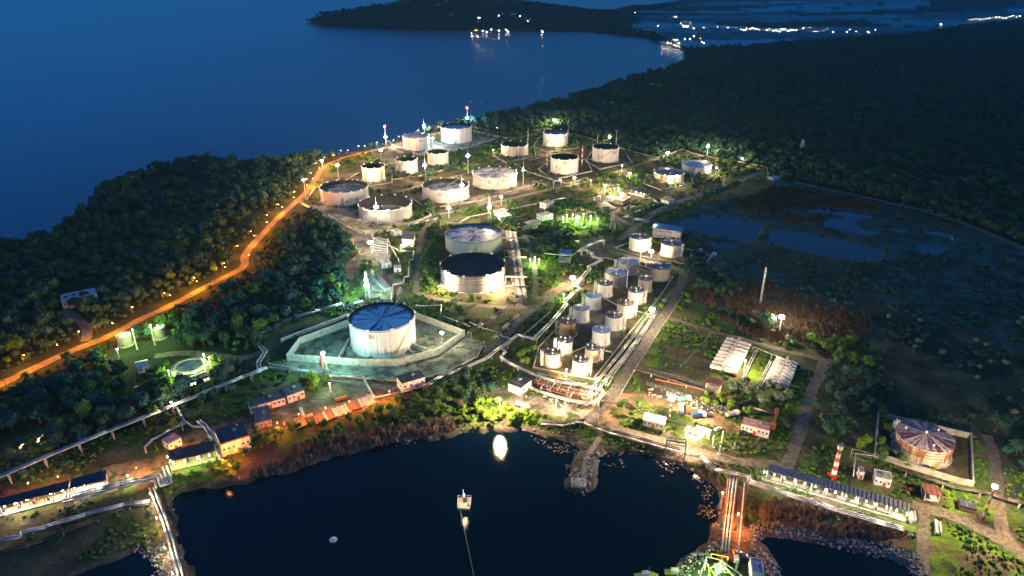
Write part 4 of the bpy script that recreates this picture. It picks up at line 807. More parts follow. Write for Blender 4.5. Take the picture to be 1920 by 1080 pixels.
# orange street lamps of the winding road
rp = PP(ROADS[0][3]); acc = 0; last = None
rq = [np.array(p[:2]) for p in rp]; tot = 0; n = 0; ldv = {}
for i in range(1, len(rq) - 1):
    a, b = rq[i], rq[i + 1]; L_ = np.hypot(*(b - a)); k = 0.0
    while acc + k < L_:
        p = a + (b - a) * ((acc + k) / L_) if False else a + (b - a) * (k / L_); 
        t = (b - a) / L_; nrm = np.array([-t[1], t[0]]); side = 1 if n % 2 else -1; q_ = p + nrm * side * 5.2
        z = 0.0
        if n == 0:
            slr = empty('street_lamp', (q_[0], q_[1], z), 'orange street lamp beside the winding lit road', 'street lamp', 'orange street lamps along the winding road')
            po = MB().rod((0, 0, 0), (0, 0, 8.5), 0.12, 6, 0.07).build('pole', DARK, slr); ar = MB().rod((0, 0, 8.4), (2.0, 0, 8.8), 0.07, 4).build('arm', CONC, slr)
            bl = MB().ball((2.2, 0, 8.6), 0.24, 4, 6).build('lamp', BULBO, slr); lt_ = plight('street_light', (2.2, 0, 7.9), (1.0, 0.27, 0.004), 6800, 0.4, slr); slk = [po, ar, bl, lt_]
            slr.rotation_euler = (0, 0, math.atan2(-nrm[1] * side, -nrm[0] * side))
        else:
            r_ = dup(slr, slk, (q_[0], q_[1], z), math.atan2(-nrm[1] * side, -nrm[0] * side)); v_ = (n * 7) % 5
            if v_ != 2:
                for c_ in r_.children:
                    if c_.type == 'LIGHT':
                        if v_ not in ldv: ldv[v_] = c_.data.copy(); ldv[v_].energy *= (.35, .8, 1, 1.7, .55)[v_]
                        c_.data = ldv[v_]
        n += 1; k += 23.0
# ---------------------------------------------------------------- pipelines on supports
def pipeline(label, pts, z=3.5, offs=(0,), r=0.35, m=None, sp=14.0, name='pipeline', legw=0.25, group='pipelines', mats=None, drop=False, tall=True):
    q = [P(a, b, z) for a, b in pts]; root = empty(name, (q[0].x, q[0].y, 0), label, 'pipeline', group); o0 = Vector((q[0].x, q[0].y, 0))
    for j, of in enumerate(offs):
        w_ = []
        for i, p in enumerate(q):
            t = (q[min(i + 1, len(q) - 1)] - q[max(i - 1, 0)]).normalized(); n = Vector((-t.y, t.x, 0)); w_.append(p + n * of - o0)
        if drop: w_ = [Vector((w_[0].x, w_[0].y, 0))] + w_ + [Vector((w_[-1].x, w_[-1].y, 0))]
        MB().path(w_, r if not isinstance(r, (list, tuple)) else r[j], 8).build('pipe', (mats[j % len(mats)] if mats else m or PIPEW), root, True)
    if sp:
        k = 0; wd = (max(offs) - min(offs)) + 1.2; cnt = 0
        for i in range(len(q) - 1):
            a, b = q[i], q[i + 1]; L_ = (b - a).length; t = (b - a).normalized(); n = Vector((-t.y, t.x, 0)); s = k
            while s < L_:
                p = a + t * s - o0 + n * (max(offs) + min(offs)) / 2; rr = (r if not isinstance(r, (list, tuple)) else max(r)); s += sp
                if cnt >= 95: continue
                mb = MB()
                if z > 1.4:
                    if wd > 2.4:
                        for e in (-1, 1): mb.bar(p + n * wd * .4 * e - t * legw * .5 - Vector((0, 0, z)) , p + n * wd * .4 * e + t * legw * .5 - Vector((0, 0, z)), legw * 1.3, z - rr - .2)
                    else: mb.bar(p - t * legw - Vector((0, 0, z)), p + t * legw - Vector((0, 0, z)), legw * 2.2, z - rr - .2)
                    mb.bar(p - n * wd * .5 - Vector((0, 0, rr + .25)), p + n * wd * .5 - Vector((0, 0, rr + .25)), legw * 1.6, 0.25)
                else: mb.bar(p - n * wd * .5 - Vector((0, 0, z)), p + n * wd * .5 - Vector((0, 0, z)), legw * 2, max(.1, z - rr))
                mb.build('support', CONC, root); cnt += 1
            k = s - L_
    return root
PL = pipeline
PL('long white double pipeline on concrete supports running along the dark wood', [(-60, 917), (0, 893), (100, 850), (200, 809), (300, 770), (400, 729), (455, 706), (500, 689)], 5, (-1.0, 0, 1.0), [.38, .42, .3], sp=14, mats=[PIPEW, PIPEB, PIPEW], legw=.6)
PL('blue and white pipes bending round the western corner of the basin', [(455, 706), (487, 696), (484, 680), (498, 659), (470, 632), (505, 617), (548, 595), (600, 580), (641, 569), (645, 574), (681, 564)], 2.5, (-.9, .9), [.45, .4], sp=18, mats=[PIPEB, PIPEW])
PL('white pipe stepping along the garden below the basin', [(503, 688), (593, 698), (594, 703), (640, 705), (681, 707), (702, 746), (752, 735), (800, 723)], 2, (0,), .5, sp=20)
PL('white pipe climbing from the pump house towards the manifold', [(796, 725), (830, 704), (870, 690), (909, 673), (940, 650), (971, 628), (1003, 636)], 3, (-.7, .7), .42, sp=16)
PL('thick pale pipes running beside the dense cluster of small tanks', [(1003, 636), (1030, 608), (1048, 588), (1062, 570), (1058, 566), (1075, 550), (1089, 540), (1077, 536), (1106, 504), (1103, 500), (1129, 487), (1111, 480), (1110, 474), (1090, 466)], 3, (-.9, .9), .48, sp=15)
PL('pipe bridge crossing the road by the blue roofed frame', [(1090, 466), (1110, 457), (1132, 450)], 6, (-.9, 0, .9), .4, sp=10, drop=True)
PL('dark double pipe crossing the meadow towards the basin', [(880, 622), (905, 606), (930, 592), (960, 572), (983, 556)], 4, (-.9, .9), .5, m=PIPED, sp=12)
PL('rust brown pipe above the lower pipe road', [(880, 665), (905, 650), (935, 628), (955, 606), (975, 590)], 3, (0, 1.4), .35, m=PIPED, sp=14)
for i, (dx, mt, lb) in enumerate([(0, PIPED, 'dark pipes nearest the big grey tanks'), (6, PIPEW, 'pale pipes in the rack east of the big grey tanks'), (11, PIPED, 'dark inner pipes of the rack east of the big grey tanks'), (16, PIPEW, 'outer pale pipes of the rack by the curved yard road')]):
    PL(lb, [(950 + dx, 432 + i), (956 + dx, 470), (961 + dx, 510), (966 + dx, 540), (970 + dx, 558)], 3 + i * .4, (-.8, 0, .8), .35, m=mt, sp=11)
for i, y in enumerate((446, 466, 482, 500, 519, 537)): PL(['pipe bridge behind the spoked roof tank', 'cross pipes level with the spoked roof tank', 'dark cross pipes between the two big grey tanks', 'cross pipes beside the black roof', 'pale cross pipes at the banded wall', 'cross pipes south of the pipe rack'][i], [(944 + i, y), (985 + i, y + 1)], 5, (0, 1.2), .3, m=PIPED if i % 2 else PIPEW, sp=12)
PL('white stepped pipe below the silvery tank', [(615, 402), (650, 424), (685, 441), (686, 436), (697, 439), (698, 446), (727, 459), (745, 468), (747, 471), (776, 471), (774, 486), (767, 487), (766, 518), (758, 519), (756, 531), (737, 534), (733, 562)], 1.5, (0,), .5, sp=16)
PL('white pipe with many legs below the silvery tank', [(765, 422), (785, 417), (805, 413), (819, 409)], 3, (0,), .45, sp=6, drop=True)
PL('pale pipe slanting past the small white house', [(727, 447), (733, 463), (747, 486), (749, 493)], 1.5, (0,), .35, sp=0)
PL('pale pipe beside the ring road at the wood', [(565, 382), (600, 402), (622, 412)], 1, (0, 1.3), .4, sp=15)
PL('white zigzag pipe beside the wide stained tank', [(575, 375), (590, 352), (612, 345), (640, 342)], 1.5, (0,), .6, sp=16)
PL('pale pipes along the road north of the spoked roof tank', [(836, 418), (860, 419), (880, 407), (915, 400), (960, 392), (1010, 381), (1060, 371)], 1.5, (0, 1.2), .35, sp=15)
PL('white pipe winding from the seaward tanks towards the green yard', [(965, 307), (972, 311), (990, 322), (1015, 330), (1040, 338), (1062, 344), (1075, 343), (1097, 333), (1105, 337)], 1.5, (0,), .5, sp=15)
PL('pipe portal over the track by the white lightning mast', [(1000, 339), (1015, 343), (1035, 352), (1052, 357)], 4, (-1, 0, 1), .4, m=PIPED, sp=8)
PL('pale gate shaped pipe near the high mottled roof tank', [(1038, 341), (1052, 337)], 6, (0,), .6, sp=0, drop=True)
PL('white gate shaped pipe north of the substation', [(1114, 370), (1125, 367)], 6, (0,), .6, sp=0, drop=True)
PL('pale pipe around the clean low tank', [(1200, 362), (1231, 376), (1250, 368), (1265, 371)], 1, (0,), .4, sp=0)
PL('long pipe towards the square road', [(1172, 404), (1200, 394), (1236, 380), (1225, 375), (1180, 362)], 1.5, (0,), .45, sp=14)
PL('pipe fan at the end of the square road', [(1172, 405), (1190, 410), (1215, 416)], 1.2, (-3, -1.5, 0, 1.5, 3), .3, sp=12)
PL('thin pipe before the substation', [(955, 415), (980, 405), (1010, 396), (1032, 389)], 1.2, (0,), .4, m=PIPED, sp=12)
PL('pipe from the blue roofed frame to the pipe bridge', [(1020, 475), (1050, 478), (1072, 479), (1090, 467)], 2, (0,), .4, sp=14)
PL('pale pipe across the lawn beneath the small white tanks', [(1112, 482), (1140, 484), (1165, 490)], 1.2, (0,), .35, sp=14)
PL('pale pipes along the tank farm road', [(1238, 575), (1215, 604), (1190, 640), (1165, 672), (1150, 690), (1130, 716), (1112, 742)], 1.2, (-3.4, -2.3, 0, 1.1), .32, sp=16)
PL('second bundle of pipes beside the tank farm road', [(1260, 545), (1245, 566), (1222, 600), (1200, 635), (1178, 664), (1150, 700), (1138, 724)], 0.8, (-1.0, 0.4), .28, m=PIPEW, sp=18)
PL('pipe from the crossroads along the drain', [(1100, 586), (1075, 600)], 0.8, (0,), .3, sp=0)
PL('white pipe beyond the basin to the meadow', [(780, 572), (790, 574), (828, 572), (826, 590), (845, 598), (882, 612)], 1.5, (0,), .35, sp=14)
PL('white pipe stepping down to the dark meadow', [(880, 604), (905, 615), (938, 624), (940, 630), (961, 636), (955, 645)], 1.2, (0,), .3, sp=0)
PL('pipe along the north side of the manifold', [(937, 651), (946, 660), (937, 670), (955, 682), (1000, 703), (1040, 716), (1082, 722), (1122, 731)], 2.5, (0, 1.1), .42, sp=14)
PL('pipe along the south side of the manifold', [(985, 718), (1000, 728), (1040, 742), (1097, 757), (1118, 752), (1130, 735), (1125, 730)], 2, (0, -1.1), .42, sp=14)
PL('dark trunk pipe across the yard to the shore', [(1120, 750), (1118, 775), (1117, 800)], 4, (-.8, .8), .5, m=PIPED, sp=14)
PL('dark and pale pipes along the lagoon shore', [(1015, 791), (1055, 794), (1080, 788), (1097, 789), (1125, 801), (1145, 808), (1200, 823), (1245, 836), (1275, 843)], 1.5, (-1.6, 0, 1.2), .4, mats=[PIPEW, PIPED, PIPED], sp=16)
PL('white pipe along the field road in the middle', [(1120, 752), (1165, 757), (1230, 782), (1290, 797)], 1, (0,), .25, m=PIPED, sp=0)
PL('dark railing like pipe along the south field road', [(1189, 692), (1230, 703), (1290, 722), (1330, 733)], 2, (0,), .35, m=PIPED, sp=10)
PL('pinkish pipes between the shore yard and the pipe causeway', [(1280, 848), (1315, 856), (1342, 880), (1380, 888), (1405, 893), (1407, 905)], 2.5, (-.8, .4), .42, sp=10)
PL('pale double pipeline below the long lit canopy', [(1405, 903), (1475, 926), (1560, 953), (1660, 983), (1694, 992)], 3, (-1.1, 0, 1.1), .36, sp=16)
PL('dark pipe nearest the long lit canopy', [(1420, 893), (1500, 915), (1580, 938), (1670, 965)], 1, (0,), .3, m=PIPED, sp=0)
for i, (x0, x1, mt, lb) in enumerate([(1366, 1352, PIPER, 'westernmost dull red pipe of the causeway'), (1373, 1355, PIPEW, 'first pale pipe pair of the causeway'), (1380, 1361, PIPEW, 'second pale pipe pair of the causeway'), (1398, 1384, PIPEW, 'single pale pipe east of the causeway lane')]):
    PL(lb, [(x0, 890), ((x0 + x1) / 2, 965), (x1, 1042), (x1 - 4, 1068)], 1.8, (-.55, .55) if 'pair' in lb else (0,), .3, m=mt, sp=9)
PL('double pipeline along the lit western causeway', [(284, 914), (294, 942), (308, 975), (320, 1015), (337, 1075), (352, 1140)], 2.5, (-.7, .7), .45, mats=[PIPEW, PIPEB], sp=10)
PL('white pipe loop in front of the western loading canopies', [(122, 924), (119, 942), (170, 930), (222, 917), (270, 903), (291, 901), (293, 915)], 3, (0,), .5, sp=14)
PL('blue pipe behind the white loop at the western canopies', [(136, 929), (180, 917), (225, 907), (297, 891), (305, 909), (318, 906), (308, 876)], 3.5, (-.8, .8), .55, m=PIPEB, sp=18)
PL('blue grey pipe behind the small guard hut', [(271, 838), (286, 824), (320, 806), (350, 792), (362, 800), (380, 800)], 3.5, (0,), .5, m=PIPEB, sp=20)
PL('blue grey pipe between the pump shed and the red edged hall', [(370, 790), (382, 800), (397, 822), (404, 840), (412, 858)], 4, (0, 1.4), .5, m=PIPEB, sp=14)
PL('blue pipe dropping from the long pipeline to the guard hut', [(325, 755), (335, 770), (347, 792)], 3, (0,), .6, m=PIPEB, sp=0)
PL('pale pipe at the pump shed ramp', [(410, 859), (425, 870), (437, 876)], 2, (0,), .5, sp=0)
PL('long pale pipe on low sleepers beside the rusty rail', [(-20, 1022), (0, 1016), (38, 1008), (40, 1001), (85, 990), (160, 966), (230, 948), (280, 942)], 1.5, (0, 1.3), .45, m=PIPEB, sp=16)
PL('rusty rail like pipe along the southern slope', [(-20, 1045), (80, 1015), (180, 975), (230, 953), (280, 946)], .8, (0, 1.5), .25, m=PIPED, sp=12)
PL('fence line pipe in the scrub by the rusty tank yard', [(1600, 893), (1605, 850), (1640, 855)], 4, (0,), .25, m=PIPEW, sp=0)
PL('pale pipe crossing the north pump yards', [(900, 322), (960, 306), (1010, 297), (1060, 290), (1110, 296)], 1, (0, 1.2), .3, m=PIPED, sp=16)
PL('pipe to the foot of the cream rusty footed tank', [(640, 342), (670, 325), (700, 316), (740, 305)], 1, (0,), .35, sp=0)
PL('pipe along the fence of the rusty tank yard', [(1700, 885), (1790, 915), (1850, 925), (1890, 938), (1935, 948)], 3, (0, 1), .35, m=PIPED, sp=14)
# ---------------------------------------------------------------- walls and fences
def wall(label, pts, h, th=.5, m=None, closed=False, name='retaining_wall', cat='wall', z0=0.0):
    q = [P(a, b, z0) for a, b in pts]; o0 = Vector((q[0].x, q[0].y, 0)); mb = MB(); n = len(q)
    for i in range(n if closed else n - 1):
        a, b = q[i], q[(i + 1) % n]; t = (b - a).normalized() * th * .5
        mb.bar(a - o0 - (t if not closed else -t), b - o0 + (t if not closed else -t * 1.0), th, h - (0.004 if i % 2 else 0))
    for p in q: mb.box(p - o0, (th * 1.3, th * 1.3, h + .06))
    o = mb.build(name, m or WALLC); o.location = o0; tag(o, label, cat); return o
wall('tall stained concrete wall of the basin round the largest tank', [(540, 676), (563, 645), (654, 611), (700, 600), (779, 597), (871, 631), (823, 665), (746, 686), (671, 686)], 4.5, .6, closed=True)
wall('upper concrete retaining wall above the dark ramp', [(528, 641), (590, 618), (655, 594)], 2.5, .6)
wall('partition wall west of the largest tank', [(637, 676), (655, 643)], 3.2, .5); wall('partition wall east of the largest tank', [(763, 648), (812, 666)], 3.2, .5)
wall('low kerb wall round the outer basin apron', [(505, 683), (600, 701), (712, 714), (765, 716), (835, 700), (895, 670), (908, 642)], .8, .5)
wall('low wall round the yard of the rusty tank', [(1646, 782), (1818, 822), (1822, 912), (1790, 905), (1640, 858)], 3.0, .6, CONC, closed=True)
wall('low bund wall round the dense tank cluster', [(1010, 652), (1115, 545), (1155, 492), (1195, 497), (1262, 520), (1235, 560), (1180, 625), (1130, 690), (1112, 712), (1000, 690)], .9, .5, CONC, closed=True)
wall('bund wall across the cluster behind the short tanks', [(1030, 655), (1075, 660), (1100, 650), (1150, 662)], .8, .5, CONC)
wall('bund wall across the middle of the cluster', [(1112, 548), (1160, 575), (1215, 590)], .8, .5, CONC)
wall('bund wall round the two small pale tanks', [(1152, 466), (1200, 448), (1298, 470), (1290, 497), (1215, 485)], .9, .5, CONC, closed=True)
wall('cream bund wall below the silvery tank', [(690, 418), (765, 423), (808, 405), (800, 398)], 1.6, .6, CONC)
wall('pale bund wall below the two mottled roofed tanks', [(835, 384), (900, 377), (1000, 350), (1003, 345)], 1.2, .6, CONC)
wall('pale bund wall round the seaward tanks', [(735, 272), (790, 292), (850, 287), (905, 268), (935, 258), (880, 250)], 1.2, .6, CONC)
wall('dark drain channel wall beside the long pale pipes', [(983, 629), (1031, 588)], 1.2, .6, CONC); wall('dark drain channel wall nearer the cluster', [(1000, 634), (1050, 590)], 1.2, .6, CONC)
wall('pale wall line of the forest side fence, seaward part', [(885, 246), (960, 262), (1010, 250), (1094, 257), (1171, 281), (1231, 297)], 1.6, .5, CONC, name='boundary_wall')
wall('pale wall line of the forest side fence, eastern part', [(1233, 297), (1279, 281), (1310, 292), (1356, 300), (1437, 314), (1441, 330)], 1.6, .5, CONC, name='boundary_wall')
wall('brick coloured wall beside the white striped office', [(1455, 779), (1449, 806)], 4, 1.2, PIPER, name='brick_wall')
wall('low rusty wall behind the scrap yard', [(1230, 712), (1300, 727), (1404, 755)], .6, .6, PIPER, name='low_wall')
wall('low wall north of the striped office', [(1412, 766), (1455, 778)], .9, .5, CONC, name='low_wall')
wall('low earth coloured bund round the tank between the striped chimneys', [(1010, 318), (1035, 338), (1110, 322), (1100, 300), (1030, 303)], 1.3, 1.0, CONC, closed=True)
wall('low bund round the tank with the large red sign', [(1098, 303), (1125, 318), (1185, 305), (1170, 285), (1110, 284)], 1.3, 1.0, CONC, closed=True)
wall('low bund round the grey roofed tank before the forest', [(1000, 275), (1025, 287), (1085, 278), (1080, 258), (1010, 260)], 1.3, 1.0, CONC, closed=True)
wall('low bund round the low cream open tank', [(925, 294), (950, 306), (1005, 294), (1000, 280), (935, 280)], 1.3, 1.0, CONC, closed=True)
wall('low bund round the rust streaked low tank', [(1205, 344), (1240, 358), (1300, 345), (1295, 328), (1225, 328)], 1.2, .9, CONC, closed=True)
wall('low bund round the clean low tank with pale roof', [(1300, 328), (1330, 337), (1350, 322), (1335, 308)], 1.2, .9, CONC)
wall('low bund round the cream rusty footed tank', [(660, 338), (690, 352), (735, 343), (735, 320)], 1.2, .9, CONC)
wall('low bund below the two plain medium tanks', [(735, 338), (790, 330), (850, 315), (860, 300)], 1.2, .9, CONC)
wall('low bund below the deep mottled roof tank', [(770, 372), (800, 392), (890, 380)], 1.2, .9, CONC)
for i in range(6): wall(['first', 'second', 'third', 'fourth', 'fifth', 'sixth'][i] + ' long concrete slab in the brown pit yard, counted from the pump house', [(1122 - i * 3 + 12, 380 + i * 2.6 - 2), (1150 - i * 4 + 2, 391 + i * 1.6)], .7, 2.2, CONC, name='pit_slab', cat='slab')
wall('kerb line along the light eastern road', [(1205, 418), (1240, 399), (1295, 378), (1350, 359), (1405, 338)], .4, .5, CONC, name='kerb', cat='kerb')
wall('kerb line on the town side of the tank farm road', [(1162, 742), (1192, 690), (1226, 637), (1264, 579), (1284, 545)], .35, .4, CONC, name='kerb', cat='kerb')
def fence(label, pts, h=2.2, m=None, step=4, closed=False, cat='fence'):
    q = [P(a, b, 0) for a, b in pts]; q = q + [q[0]] if closed else q; root = empty('fence', (q[0].x, q[0].y, 0), label, cat); o0 = Vector((q[0].x, q[0].y, 0)); mm = m or GREY
    rails = MB(); posts = MB(); c = 0
    for i in range(len(q) - 1):
        a, b = q[i] - o0, q[i + 1] - o0
        for z in (.3, h * .55, h): rails.rod(a + Vector((0, 0, z)), b + Vector((0, 0, z)), .05, 3)
        L_ = (b - a).length; k = 0
        while k < L_ and c < 95: p = a.lerp(b, k / L_); MB().rod(p, p + Vector((0, 0, h + .1)), .09, 4).build('post', mm, root); k += step; c += 1
    rails.build('rail', mm, root); return root
fence('green lit mesh fence round the substation', [(1044, 413), (1081, 397), (1133, 415), (1094, 431)], 3, closed=True, step=6)
fence('pale portal like fence frame in the scrub', [(1594, 858), (1633, 868)], 5, WHITE, 20)
fence('fence along the overgrown plot behind the scrap yard', [(1213, 722), (1260, 737), (1310, 752)], 2, GREY, 5)
fence('fence along the meadow west of the pale cylinders', [(1335, 625), (1300, 665), (1275, 690)], 1.4, GREY, 6)
# ---------------------------------------------------------------- buildings
def rect(px4, h):
    q = [P(a, b, h) for a, b in px4]; c = sum(q, Vector()) / 4; u = (q[1] - q[0]) + (q[2] - q[3]); L1 = (q[1] - q[0]).length * .5 + (q[2] - q[3]).length * .5; L2 = (q[2] - q[1]).length * .5 + (q[3] - q[0]).length * .5
    return c.x, c.y, L1, L2, math.atan2(u.y, u.x)
ROOFS = {k: mat('roof_' + k, v, .6, var=.3, scale=.8) for k, v in dict(slate=(.06, .07, .09), blue=(.07, .20, .38), red=(.13, .045, .035), grey=(.24, .23, .23), pale=(.42, .42, .43), dark=(.025, .035, .05), brown=(.12, .06, .04)).items()}
WALLS = {k: mat('wall_' + k, v, .85, var=.3, scale=.5) for k, v in dict(white=(.60, .58, .54), pink=(.55, .36, .32), cream=(.50, .46, .36), grey=(.30, .30, .30), brick=(.25, .11, .07), blue=(.30, .38, .45)).items()}
LITW = emis('lit_window', (1.0, .85, .5), 3.0)
def bld(name, label, px4, h, wm, rf, style='flat', win=0, lit=0, stripe=None, cat='building', doors=1, open_=0, group=None, sides=(0, 1, 2, 3), floors=1):
    x, y, L1, L2, a = rect(px4, h); root = empty(name, (x, y, 0), label, cat, group, rz=a)
    if style in ('canopy', 'stilts'):
        rm = MB(); t = .35
        if style == 'canopy': rm.add([(-L1/2, -L2/2, h - .5), (L1/2, -L2/2, h - .5), (L1/2, L2/2, h), (-L1/2, L2/2, h), (-L1/2, -L2/2, h - .3), (L1/2, -L2/2, h - .3), (L1/2, L2/2, h + .2), (-L1/2, L2/2, h + .2)], [(3, 2, 1, 0), (4, 5, 6, 7), (0, 1, 5, 4), (1, 2, 6, 5), (2, 3, 7, 6), (3, 0, 4, 7)])
        else: rm.box((0, 0, h - .25), (L1, L2, .3))
        n = int(L1 / 1.6)
        for i in range(n): rm.bar((-L1/2 + (i + .5) * L1 / n, -L2/2, h - (.3 if style == 'canopy' else -.05)), (-L1/2 + (i + .5) * L1 / n, L2/2, h + (.2 if style == 'canopy' else .05)), .18, .16)
        rm.build('roof', ROOFS[rf], root); n = max(2, int(L1 / 6) + 1)
        for i in range(n):
            for s in (-1, 1): xx = -L1/2 + .4 + i * (L1 - .8) / (n - 1); MB().rod((xx, s * (L2/2 - .4), 0), (xx, s * (L2/2 - .4), h - .5), .16, 6).build('post', GREY if style == 'canopy' else WHITE, root)
        pf = MB().box((0, 0, 0.1), (L1 - .6, L2 - .6, .5)); pf.build('platform', CONC if L1 < 15 else mat('oily_concrete', (.20, .19, .16), .9), root)
        if style == 'canopy' and L1 > 15:
            eq = MB(); n = int(L1 / 5.2)
            for i in range(n): xx = -L1/2 + 1 + i * 5.2; eq.rod((xx, -L2 * .22, .6), (xx, -L2 * .22, h * .62), .11, 5); eq.bar((xx, -L2 * .22, h * .6), (xx, L2 * .2, h * .6), .15, .15); eq.box((xx + .9, L2 * .05, .6), (.8, .8, random.uniform(.8, 1.8)))
            eq.build('loading_arms', DARK, root)
        return root, L1, L2, h
    wall_h = h if style != 'gable' else h - min(2.2, L2 * .18)
    bx = MB().box((0, 0, 0), (L1, L2, wall_h - .004))
    bx.build('wall', WALLS[wm], root)
    if style == 'gable':
        r_ = MB(); e = .5; rh = h - wall_h
        v = [(-L1/2 - e, -L2/2 - e, wall_h - .1), (L1/2 + e, -L2/2 - e, wall_h - .1), (L1/2 + e, L2/2 + e, wall_h - .1), (-L1/2 - e, L2/2 + e, wall_h - .1), (-L1/2 - e, 0, wall_h + rh), (L1/2 + e, 0, wall_h + rh)]
        r_.add(v, [(0, 1, 5, 4), (2, 3, 4, 5), (1, 2, 5), (3, 0, 4), (3, 2, 1, 0)]); r_.build('roof', ROOFS[rf], root)
    elif style == 'pent':
        r_ = MB(); e = .6; r_.add([(-L1/2 - e, -L2/2 - e, h - .35), (L1/2 + e, -L2/2 - e, h - .35), (L1/2 + e, L2/2 + e, h + .5), (-L1/2 - e, L2/2 + e, h + .5), (-L1/2 - e, -L2/2 - e, h), (L1/2 + e, -L2/2 - e, h), (L1/2 + e, L2/2 + e, h + .8), (-L1/2 - e, L2/2 + e, h + .8)], [(3, 2, 1, 0), (4, 5, 6, 7), (0, 1, 5, 4), (1, 2, 6, 5), (2, 3, 7, 6), (3, 0, 4, 7)]); r_.build('roof', ROOFS[rf], root)
    else:
        MB().box((0, 0, wall_h), (L1 - .5, L2 - .5, .12)).build('roof', ROOFS[rf], root); pr = MB()
        for (cx_, cy_, lx, ly) in ((0, -L2/2 + .1, L1 + .3, .35), (0, L2/2 - .1, L1 + .3, .35), (-L1/2 + .1, 0, .35, L2 - .15), (L1/2 - .1, 0, .35, L2 - .15)): pr.box((cx_, cy_, wall_h - .35), (lx, ly, .6))
        pr.build('parapet', stripe or (ROOFS[rf] if rf in ('dark', 'grey', 'slate', 'brown') else WALLS[wm]), root)
        vt = MB().box((L1 * .12, L2 * .1, wall_h + .12), (min(1.6, L1 * .15), min(1.6, L2 * .15), .9)); vt.build('roof_hatch', GREY, root)
        for k in range(int(L1 / 5)): xx = -L1 / 2 + 2.5 + k * 5; MB().bar((xx, -L2 / 2 + .4, wall_h + .12), (xx, L2 / 2 - .4, wall_h + .12), .18, .08).build('roof_seam', GREY, root)
    gl = LITW if lit else GLASS
    for fl in range(floors):
        zc = wall_h * ((fl + .55) / floors)
        for sd in sides:
            Ls = L1 if sd in (0, 2) else L2; n = win if sd in (0, 2) else max(1, int(win * L2 / max(L1, 1))); 
            if not win: break
            for i in range(min(n, 12)):
                u = -Ls / 2 + Ls * (i + .5) / n; ww, wh = min(1.2, Ls / n * .45), min(1.1, wall_h / floors * .32); d = (L2 if sd in (0, 2) else L1) / 2
                ang = (0, math.pi / 2, math.pi, -math.pi / 2)[sd]; ca, sa = math.cos(ang), math.sin(ang)
                def tr(a_, b_): return (a_ * ca + b_ * sa, a_ * sa - b_ * ca)
                isd = doors and sd == 0 and i == n // 2 and fl == 0
                cx_, cy_ = tr(u, d + .02); f = MB().box((cx_, cy_, 0.02 if isd else zc - wh / 2 - .12), (ww + .25, .12, (2.3 if isd else wh + .24)), ang).build('door' if isd else 'window', RED if isd and stripe else WHITE if not isd else PIPER, root)
                if not isd: cx_, cy_ = tr(u, d + .07); MB().box((cx_, cy_, zc - wh / 2), (ww, .06, wh), ang).build('pane', gl, f)
    return root, L1, L2, h
B = bld
B('warehouse', 'dark roofed hall with red edge and pale front wall', [(401, 806), (454, 790), (467, 816), (414, 834)], 7, 'white', 'dark', stripe=RED, win=6)
B('guard_hut', 'small white hut with blue roof and red edge in the grass', [(304, 823), (327, 812), (338, 820), (315, 833)], 4, 'white', 'blue', stripe=RED, win=3)
B('pump_shed', 'dark roofed open pump shed brightly lit in front', [(312, 847), (397, 826), (408, 845), (319, 863)], 6, None, 'brown', 'canopy', cat='shed')
B('loading_canopy', 'western loading canopy with ribbed blue roof, wider block', [(130, 900), (197, 881), (200, 899), (133, 913)], 6, 'blue', 'dark', 'canopy', cat='canopy')
B('loading_canopy', 'long narrow western canopy reaching the picture edge', [(-70, 952), (128, 902), (130, 914), (-68, 966)], 6, 'blue', 'dark', 'canopy', cat='canopy')
B('pump_house', 'pump house with black roof and framed openings below the basin', [(744, 706), (787, 694), (796, 706), (753, 719)], 6, 'white', 'dark', win=4)
B('valve_house', 'white block with sunken dark roof west of the manifold', [(952, 718), (974, 703), (996, 712), (977, 727)], 5, 'white', 'dark', win=2)
B('small_house', 'small white house with slate roof lit at its corner', [(755, 447), (758, 434), (777, 435), (773, 450)], 7, 'white', 'slate', 'pent', win=3, lit=1, floors=2)
B('office_hall', 'two storey hall with bright blue roof beside the pond', [(1226, 427), (1229, 418), (1280, 427), (1276, 435)], 8, 'white', 'blue', 'pent', win=9, floors=2)
B('open_shed', 'open steel frame with light blue roof at the crossroads', [(1048, 476), (1051, 467), (1073, 468), (1071, 478)], 7, None, 'blue', 'canopy', cat='shed')
B('workshop', 'grey roofed workshop with green lit wall south of the dusty yard', [(1210, 770), (1249, 779), (1245, 791), (1209, 783)], 5, 'cream', 'grey', 'gable', win=5, lit=0)
B('open_workshop', 'small grey roofed shed lit yellow inside at the shore yard', [(1287, 797), (1315, 806), (1312, 815), (1284, 806)], 5, 'cream', 'slate', 'canopy', cat='shed')
B('side_shed', 'pale flat shed behind the yellow lit shed', [(1307, 798), (1334, 806), (1331, 811), (1304, 803)], 4, 'grey', 'pale', win=2, cat='shed')
B('striped_office', 'long white office with pink red stripe and two trees in front', [(1394, 781), (1446, 795), (1443, 806), (1391, 794)], 5, 'white', 'grey', stripe=RED, win=7)
B('stilt_shelter', 'rust red roof on white stilts at the field edge', [(1329, 707), (1357, 712), (1352, 724), (1322, 716)], 5, None, 'red', 'stilts', cat='shelter')
B('long_loading_canopy', 'very long loading canopy with grey roof and row of lamps', [(1440, 868), (1707, 945), (1706, 958), (1438, 881)], 6.5, 'cream', 'grey', 'canopy', cat='canopy')
B('control_cabin', 'tall pale cabin by the fence frame', [(1612, 875), (1621, 876), (1619, 886), (1610, 884)], 4, 'white', 'grey', win=1)
B('brick_office', 'white walled office with red foot below the rusty tank', [(1641, 880), (1673, 887), (1669, 901), (1640, 894)], 4, 'white', 'grey', stripe=WHITE, win=4)
